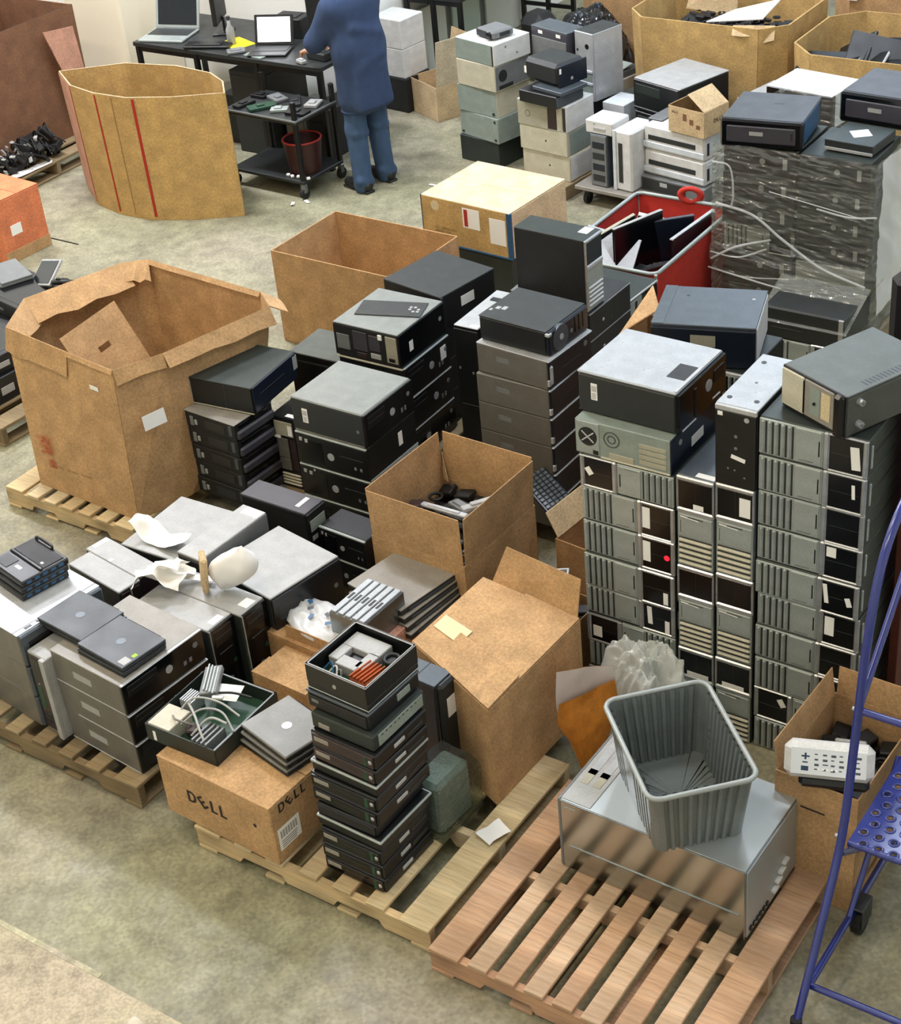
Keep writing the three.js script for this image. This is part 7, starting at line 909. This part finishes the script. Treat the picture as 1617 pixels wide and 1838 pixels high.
  const cart = thing('utility_cart', 'black two-shelf cart with clutter and a tray of parts, beside the worker', 'cart', [-3.43, 0, -2.5], 2); for (const y of [0.12, 0.6]) part(cart, 'shelf', bb(-0.38, y, -0.25, 0.38, y + 0.03, 0.25, 0.006), M.char); for (const x of [-0.36, 0.36]) for (const z of [-0.23, 0.23]) { part(cart, 'post', bb(x - 0.017, 0.1, z - 0.017, x + 0.017, 0.78, z + 0.017), M.black); const w = part(cart, 'caster', mv(cyl(0.045, 0.03, 16), x, 0.046, z, 0, 0, Math.PI / 2), M.rubber); part(w, 'caster_fork', bb(x - 0.02, 0.05, z - 0.02, x + 0.02, 0.12, z + 0.02), M.steel); } part(cart, 'shelf_edge', [bb(-0.385, 0.625, 0.245, 0.385, 0.64, 0.256, 0.002), bb(0.375, 0.625, -0.25, 0.386, 0.64, 0.25, 0.002)], M.grey);
  for (let k = 0; k < 8; k++) solo('electronic_piece', ['flat black drive', 'grey adapter', 'black keyboard piece', 'pale plug', 'dark bracket', 'green board', 'silver drive', 'black brick'][k] + ' lying on the upper cart shelf', 'gadget', [cbox(0.14 + 0.04 * (k % 3), 0.025, 0.08 + 0.03 * (k % 2), 0.004), mv(cbox(0.06, 0.012, 0.05, 0.003), 0.01, 0.018, 0)], [M.black, M.grey, M.char, M.greyLt, M.blackMatte, M.pcb, M.silver, M.black][k], [-3.7 + (k % 4) * 0.18, 0.644, -2.6 + Math.floor(k / 4) * 0.2], k * 25);
  const bin = thing('parts_bin', 'dark red round bin with bright scraps on the lower cart shelf', 'bin', [-3.2, 0.152, -2.45]); part(bin, 'bin_wall', new THREE.LatheGeometry([[0, 0], [0.12, 0], [0.15, 0.26], [0.156, 0.26], [0.126, -0.0]].map(([x, y]) => new THREE.Vector2(x, y)), 28), plas(0x3c1716, 0.5)); part(bin, 'bin_rim', mv(new THREE.TorusGeometry(0.152, 0.008, 8, 30), 0, 0.26, 0, Math.PI / 2), M.red);
  for (let k = 0; k < 5; k++) solo('white_scrap', 'small white scrap number ' + ['one', 'two', 'three', 'four', 'five'][k] + ' by the front edge of the lower cart shelf', 'scrap', cbox(0.03, 0.018, 0.025, 0.004), M.paper, [-3.25 + k * 0.05, 0.162, -2.29 + 0.012 * (k % 2)], k * 33);
  for (let k = 0; k < 3; k++) solo('floor_scrap', ['white scrap on the floor right of the worker', 'white scrap on the floor near the cart caster', 'tiny pale scrap on the floor before the cart'][k], 'scrap', crumple(0.07, 0.03, 0.01, 97 + k, 4), M.paperD, [[-2.28, 0.004, -2.86], [-3.02, 0.004, -2.2], [-3.1, 0.004, -2.12]][k], k * 30);
}
// ---------- far left: brown crates, junk, orange carton ----------
{
  pallet('pallet with black scrap at the far left', -5.95, -1.85, 1.15, 1.3, 0, woodsGrey, W7);
  const t = thing('gaylord_box', 'tall stained dark brown carton at the far left, before the column', 'box', [0, 0, 0]), c = [[-6.6, -1.15], [-5.72, -1.2], [-5.665, -2.62], [-6.6, -2.62]]; c.forEach((p, i) => part(t, 'side_wall', wallPanel(p, c[(i + 1) % 4], p, c[(i + 1) % 4], 0.131, 1.18, 0.012), M.cardOld)); part(t, 'floor_panel', poly(c, 0.132), M.cardOld); part(t, 'rim_strip', foldStrip([-5.72, -1.2], [-5.665, -2.62], 1.18, 8, 0.09, 0.02, 0.8, 11), std(0x4e3826, 0.95));
  solo('cardboard_sheet', 'clean orange-brown board leaning on the stained far-left carton', 'cardboard', slab([[-5.52, 0.14, -2.42], [-5.52, 0.14, -2.5], [-5.625, 1.036, -2.515], [-5.63, 1.079, -2.186]], 0.01), M.cardPink, [0.03, 0, 0]);
  const heap = []; for (let k = 0; k < 70; k++) { const x = -5.56 + rr(-0.1, 0.12), z = -1.5 + rr(-0.5, 0.28), y = 0.15 + rr(0, 0.2) * (1 - Math.abs(x + 5.55) * 2); heap.push(k % 3 ? mv(cbox(rr(0.04, 0.14), rr(0.02, 0.06), rr(0.03, 0.1), 0.005), x, y, z, rr(0, 3), rr(0, 3), rr(0, 3)) : tubeG([[x - 0.1, y, z], [x, y + 0.07, z + 0.05], [x + 0.08, y, z + rr(-0.1, 0.1)]], 0.007, 10, 5)); }
  const hp = solo('scrap_heap', 'heap of small black adapters and cables spilling over the far-left pallet', 'scrap heap', heap, M.blackMatte); hp.userData.kind = 'stuff';
  const ws = []; for (let k = 0; k < 26; k++) ws.push(mv(cbox(rr(0.02, 0.05), 0.012, rr(0.02, 0.05), 0.003), -5.5 + rr(-0.1, 0.1), 0.3 + rr(-0.1, 0.08), -1.4 + rr(-0.4, 0.2), rr(0, 3), rr(0, 3), 0)); const w2 = solo('pale_scrap', 'pale bits strewn over the black scrap heap at the far left', 'scrap heap', ws, M.greyLt); w2.userData.kind = 'stuff';
  solo('paper_sheet', 'long white sheet along the edge of the far-left pallet', 'paper', crumple(0.1, 0.75, 0.03, 101, 10), M.paperD, [-5.42, 0.134, -1.5], 0);
  closedCarton('orange_carton', 'bright orange printed carton at the left picture edge', 0.5, 0.5, 0.42, near(-4.43, 0.001, -0.36, 0.5, 0.42, 4), 4, M.cardOrange, M.cardOrange); { const o = scene.children[scene.children.length - 1]; part(o, 'kraft_band', bb(0.2485, 0.0, -0.212, 0.2525, 0.09, 0.212, 0.001), M.card); part(o, 'paper_label', bb(0.249, 0.2, 0.02, 0.2525, 0.28, 0.12, 0.0005), M.paper); }
  pallet('pallet of black junk at the left picture edge, beside the tattered carton', -3.0, 0.86, 1.2, 1.35, 3, woodsGrey, W7);
  const J = (label, p, w, h, d, yaw, m, rot = 0) => { const q = pc('laptop_dock', label, 'computer', { w, h, d }, p, yaw, 'black junk at the left edge', { body: m, feats: [['z', 'front_slot', M.grey, 0.1, 0.35, 0.6, 0.5, 0.004], ['x', 'port', M.greyLt, 0.3, 0.3, 0.5, 0.6, 0.004], ['y', 'lid_inset', M.blackGloss, 0.08, 0.1, 0.92, 0.9, 0.002]] }); q.rotation.z = rot; };
  J('large black case low on the left-edge pallet', [-2.95, 0.131, 1.2], 0.6, 0.17, 0.5, 4, M.black); J('second large black case on the left-edge pallet', [-2.95, 0.302, 1.15], 0.55, 0.12, 0.46, 8, M.blackMatte); J('black case at the rear of the left-edge pallet', [-3.2, 0.131, 0.55], 0.65, 0.2, 0.5, 2, M.blackMatte); J('dark unit stacked on the rear black case', [-3.25, 0.332, 0.5], 0.5, 0.1, 0.4, 10, M.black);
  const fr = thing('small_monitor', 'silver-rimmed dark screen lying on the black junk at the left edge', 'screen', [-3.18, 0.434, 0.42], 20); fr.rotation.x = -0.9; part(fr, 'frame_rim', bb(-0.14, 0, -0.02, 0.14, 0.2, 0, 0.004), M.silverLt); part(fr, 'screen_glass', bb(-0.125, 0.015, -0.001, 0.125, 0.185, 0.003, 0.001), M.screen);
  solo('laptop', 'grey laptop lid leaning behind the silver-rimmed screen at the left edge', 'laptop', [bb(-0.17, 0, -0.01, 0.17, 0.02, 0.22, 0.004), bb(-0.17, 0.02, -0.01, 0.17, 0.035, 0.21, 0.004)], M.grey, [-3.45, 0.434, 0.3], 24); solo('cable_coil', 'black cable coil with two white plugs beside the silver-rimmed screen', 'cable', [tubeG([[0, 0, 0], [0.1, 0.05, 0.02], [0.05, 0.08, 0.1], [-0.06, 0.05, 0.08], [-0.04, 0.02, -0.02], [0.08, 0.02, 0.04]], 0.018, 50, 6), mv(cbox(0.03, 0.03, 0.02, 0.004), 0.02, 0.09, 0.1)], M.cableBlk, [-2.98, 0.43, 0.33]);
}
// ---------- worker at the bench ----------
// smooth union of tapered capsules / ellipsoids, meshed on a grid; bones: [ax,ay,az, bx,by,bz, ra, rb], optional 9th = squash in z
function blob(bones, lo, size, n, k = 0.03) {
  const mc = new MarchingCubes(n, new THREE.MeshBasicMaterial(), false, false, 120000), half = n / 2, cell = size / n;
  const val = new Float32Array(n * n * n);
  for (let z = 0; z < n; z++) for (let y = 0; y < n; y++) for (let x = 0; x < n; x++) {
    const px = lo[0] + (x) * cell, py = lo[1] + y * cell, pz = lo[2] + z * cell; let acc = 0, best = 1e9;
    for (const b of bones) {
      const s = b[8] ?? 1, ax = b[0], ay = b[1], az = b[2], dx = b[3] - ax, dy = b[4] - ay, dz = b[5] - az, L = dx * dx + dy * dy + dz * dz;
      let t = L > 0 ? ((px - ax) * dx + (py - ay) * dy + (pz - az) * dz) / L : 0; t = t < 0 ? 0 : t > 1 ? 1 : t;
      const ex = px - ax - dx * t, ey = py - ay - dy * t, ez = (pz - az - dz * t) / s, d = (Math.sqrt(ex * ex + ey * ey + ez * ez) - (b[6] + (b[7] - b[6]) * t)) * Math.min(1, s);
      if (best === 1e9) best = d; else { const h = Math.max(0, k - Math.abs(best - d)) / k; best = Math.min(best, d) - h * h * k * 0.25; }
    }
    val[x + y * n + z * n * n] = -best;
  }
  mc.isolation = 0; mc.field.set(val); mc.update();
  const c = mc.count, P = mc.positionArray, pos = new Float32Array(c * 3), uv = new Float32Array(c * 2);
  for (let i = 0; i < c; i++) { const x = lo[0] + (P[i * 3] + 1) * half * cell, y = lo[1] + (P[i * 3 + 1] + 1) * half * cell, z = lo[2] + (P[i * 3 + 2] + 1) * half * cell; pos[i * 3] = x; pos[i * 3 + 1] = y; pos[i * 3 + 2] = z; uv[i * 2] = x + z; uv[i * 2 + 1] = y; }
  const g = new THREE.BufferGeometry(); g.setAttribute('position', new THREE.BufferAttribute(pos, 3)); g.setAttribute('uv', new THREE.BufferAttribute(uv, 2));
  const w = mergeVertices(g, 1e-5); w.computeVertexNormals(); return w.toNonIndexed();
}
{
  const t = thing('person', 'person in a long dark blue work coat and jeans, standing at the bench', 'person', [-2.74, 0, -2.72], 104);
  // joints; +z is where the person faces, leaning over the bench
  const sh = [[-0.185, 1.42, 0.07], [0.185, 1.42, 0.07]], el = [[-0.25, 1.16, 0.2], [0.26, 1.17, 0.2]], wr = [[-0.15, 1.02, 0.42], [0.12, 1.03, 0.44]];
  const hip = [[-0.09, 0.9, 0], [0.09, 0.9, 0]], kn = [[-0.1, 0.49, 0.02], [0.12, 0.49, 0.0]], an = [[-0.11, 0.09, -0.02], [0.15, 0.09, -0.05]];
  const B = []; const add = (a, b, r, q, s) => B.push([...a, ...b, r, q, s]);
  add([0, 0.95, 0], [0, 1.12, 0.01], 0.12, 0.115, 0.8); add([0, 1.12, 0.01], [0, 1.36, 0.05], 0.12, 0.14, 0.8); add(sh[0], sh[1], 0.065, 0.065); add([0, 1.42, 0.06], [0, 1.54, 0.1], 0.055, 0.052);
  for (let i = 0; i < 2; i++) { add(sh[i], el[i], 0.05, 0.042); add(el[i], wr[i], 0.042, 0.029); add(hip[i], kn[i], 0.085, 0.056); add(kn[i], an[i], 0.054, 0.038); add(an[i], [an[i][0], 0.035, an[i][2] + 0.14], 0.035, 0.03); }
  // head: skull, jaw, nose, ears
  const hd = []; const H = [0, 1.64, 0.15]; hd.push([H[0], H[1] + 0.03, H[2] - 0.02, H[0], H[1] + 0.03, H[2] + 0.015, 0.094, 0.088], [0, H[1] - 0.05, H[2] + 0.035, 0, H[1] - 0.075, H[2] + 0.055, 0.058, 0.045], [0, H[1] + 0.01, H[2] + 0.094, 0, H[1] - 0.02, H[2] + 0.112, 0.009, 0.014], [-0.085, H[1], H[2], -0.09, H[1] - 0.025, H[2] - 0.005, 0.018, 0.012], [0.085, H[1], H[2], 0.09, H[1] - 0.025, H[2] - 0.005, 0.018, 0.012], [-0.02, H[1] - 0.058, H[2] + 0.095, 0.02, H[1] - 0.058, H[2] + 0.095, 0.008, 0.008], [-0.035, H[1] + 0.035, H[2] + 0.078, 0.035, H[1] + 0.035, H[2] + 0.078, 0.014, 0.014], [0, 1.5, 0.09, 0, 1.6, 0.13, 0.055, 0.056]);
  // hand: palm, four fingers, thumb
  const hand = (w, s) => { const d = [0.1 * -s, -0.25, 0.95], l = Math.hypot(...d), f = d.map((v) => v / l), side = [1, 0, 0.1 * s], up = [0, 1, 0.25], at = (a, b, c) => [w[0] + f[0] * a + side[0] * b + up[0] * c, w[1] + f[1] * a + side[1] * b + up[1] * c, w[2] + f[2] * a + side[2] * b + up[2] * c], o = [];
    o.push([...at(0, -0.012, 0), ...at(0.08, -0.026, 0), 0.024, 0.016], [...at(0, 0.012, 0), ...at(0.08, 0.024, 0), 0.024, 0.016], [...at(0.02, 0, 0), ...at(0.08, 0, 0), 0.022, 0.016]);
    [[-0.033, 0.06], [-0.011, 0.075], [0.012, 0.07], [0.033, 0.052]].forEach(([b, L], i) => { o.push([...at(0.082, b, 0), ...at(0.082 + L * 0.5, b * 1.15, -0.004), 0.0095, 0.0088], [...at(0.082 + L * 0.5, b * 1.15, -0.004), ...at(0.082 + L * 0.92, b * 1.2, -0.026 - i * 0.003), 0.0088, 0.0076]); });
    o.push([...at(0.02, -s * 0.03, -0.004), ...at(0.05, -s * 0.055, -0.012), 0.0125, 0.0108], [...at(0.05, -s * 0.055, -0.012), ...at(0.082, -s * 0.06, -0.026), 0.0105, 0.009]); return o; };
  const body = blob(B, [-0.95, -0.05, -0.85], 1.9, 128, 0.05), head = blob(hd, [-0.16, 1.46, -0.01], 0.34, 84, 0.03), h0 = blob([...hand(wr[0], -1), [...el[0], ...wr[0], 0.042, 0.028]].map((b) => b), [wr[0][0] - 0.12, wr[0][1] - 0.14, wr[0][2] - 0.05], 0.26, 72, 0.012), h1 = blob([...hand(wr[1], 1), [...el[1], ...wr[1], 0.042, 0.028]], [wr[1][0] - 0.12, wr[1][1] - 0.14, wr[1][2] - 0.05], 0.26, 72, 0.012);
  part(t, 'body', [body, head, h0, h1], M.skin);
  // clothes
  const C = []; const ac = (a, b, r, q, s) => C.push([...a, ...b, r, q, s]);
  ac([-0.07, 0.74, -0.0], [-0.09, 1.1, 0.0], 0.16, 0.135, 0.85); ac([0.07, 0.74, -0.0], [0.09, 1.1, 0.0], 0.16, 0.135, 0.85); ac([-0.08, 1.1, 0.01], [-0.1, 1.34, 0.04], 0.135, 0.125, 0.85); ac([0.08, 1.1, 0.01], [0.1, 1.34, 0.04], 0.135, 0.125, 0.85); ac([-0.14, 1.42, 0.05], [0.14, 1.42, 0.05], 0.095, 0.095); ac([0, 1.0, -0.005], [0, 1.4, 0.04], 0.16, 0.16, 0.88); ac([0, 1.44, 0.06], [0, 1.5, 0.075], 0.075, 0.07);
  for (let i = 0; i < 2; i++) { ac(sh[i], el[i], 0.082, 0.068); ac(el[i], [el[i][0] * 0.25 + wr[i][0] * 0.75, el[i][1] * 0.25 + wr[i][1] * 0.75, el[i][2] * 0.25 + wr[i][2] * 0.75], 0.066, 0.05); }
  // folds: shallow ridges on back and skirt
  for (let k = 0; k < 7; k++) C.push([-0.15 + k * 0.05, 0.68, -0.125 + 0.01 * (k % 2), -0.12 + k * 0.04, 0.95, -0.1, 0.022, 0.012]);
  for (const [a, b] of [[[-0.1, 1.05, -0.11], [0.08, 1.0, -0.115]], [[-0.12, 1.2, -0.09], [0.1, 1.28, -0.085]], [[-0.2, 1.3, 0.04], [-0.24, 1.2, 0.12]], [[0.2, 1.3, 0.04], [0.25, 1.22, 0.12]]]) C.push([...a, ...b, 0.018, 0.014]);
  part(t, 'work_coat', blob(C, [-0.85, 0.5, -0.75], 1.6, 120, 0.07), M.shirt);
  part(t, 'coat_collar', mv(new THREE.TorusGeometry(0.066, 0.017, 8, 24), 0, 1.51, 0.08, Math.PI / 2 + 0.25), M.shirt);
  part(t, 'coat_hem', mv(new THREE.TorusGeometry(0.19, 0.012, 8, 32), 0, 0.645, 0, Math.PI / 2).scale(1.08, 1, 0.72), M.shirt);
  const J = []; for (let i = 0; i < 2; i++) { J.push([...hip[i], ...kn[i], 0.105, 0.083], [...kn[i], an[i][0], 0.05, an[i][2], 0.082, 0.075], [an[i][0] - 0.05, 0.08, an[i][2] - 0.03, an[i][0] + 0.05, 0.1, an[i][2] - 0.03, 0.03, 0.03], [kn[i][0] - 0.05, 0.46, kn[i][2] - 0.06, kn[i][0] + 0.05, 0.47, kn[i][2] - 0.06, 0.018, 0.018]); }
  part(t, 'jeans', blob(J, [-0.6, -0.02, -0.6], 1.15, 110, 0.035), M.denim);
  for (let i = 0; i < 2; i++) { const s = blob([[an[i][0], 0.05, an[i][2] - 0.04, an[i][0], 0.04, an[i][2] + 0.18, 0.048, 0.04], [an[i][0], 0.07, an[i][2], an[i][0], 0.05, an[i][2] + 0.1, 0.05, 0.042]], [an[i][0] - 0.15, -0.03, an[i][2] - 0.12], 0.38, 56, 0.03); const sp = s.attributes.position; for (let k = 0; k < sp.count; k++) if (sp.getY(k) < 0.004) sp.setY(k, 0.004); const f = part(t, 'shoe', s, M.shoe); part(f, 'sole', bb(an[i][0] - 0.047, 0.001, an[i][2] - 0.085, an[i][0] + 0.045, 0.02, an[i][2] + 0.215, 0.008), M.rubber); }
  part(t, 'hair', blob([[0, 1.69, 0.11, 0, 1.69, 0.14, 0.098, 0.088], [0, 1.62, 0.075, 0, 1.66, 0.09, 0.07, 0.08], [-0.05, 1.66, 0.1, 0.05, 1.66, 0.1, 0.06, 0.06]], [-0.18, 1.5, -0.06], 0.36, 64, 0.03), M.hair);
  for (const x of [-0.032, 0.032]) { part(t, 'eye', mv(new THREE.SphereGeometry(0.011, 12, 10), x, 1.648, 0.237), M.paper); }
  part(t, 'mouth', mv(cbox(0.04, 0.004, 0.006, 0.002), 0, 1.582, 0.252), std(0x9a5a50, 0.6));
}
renderer.render(scene, camera);
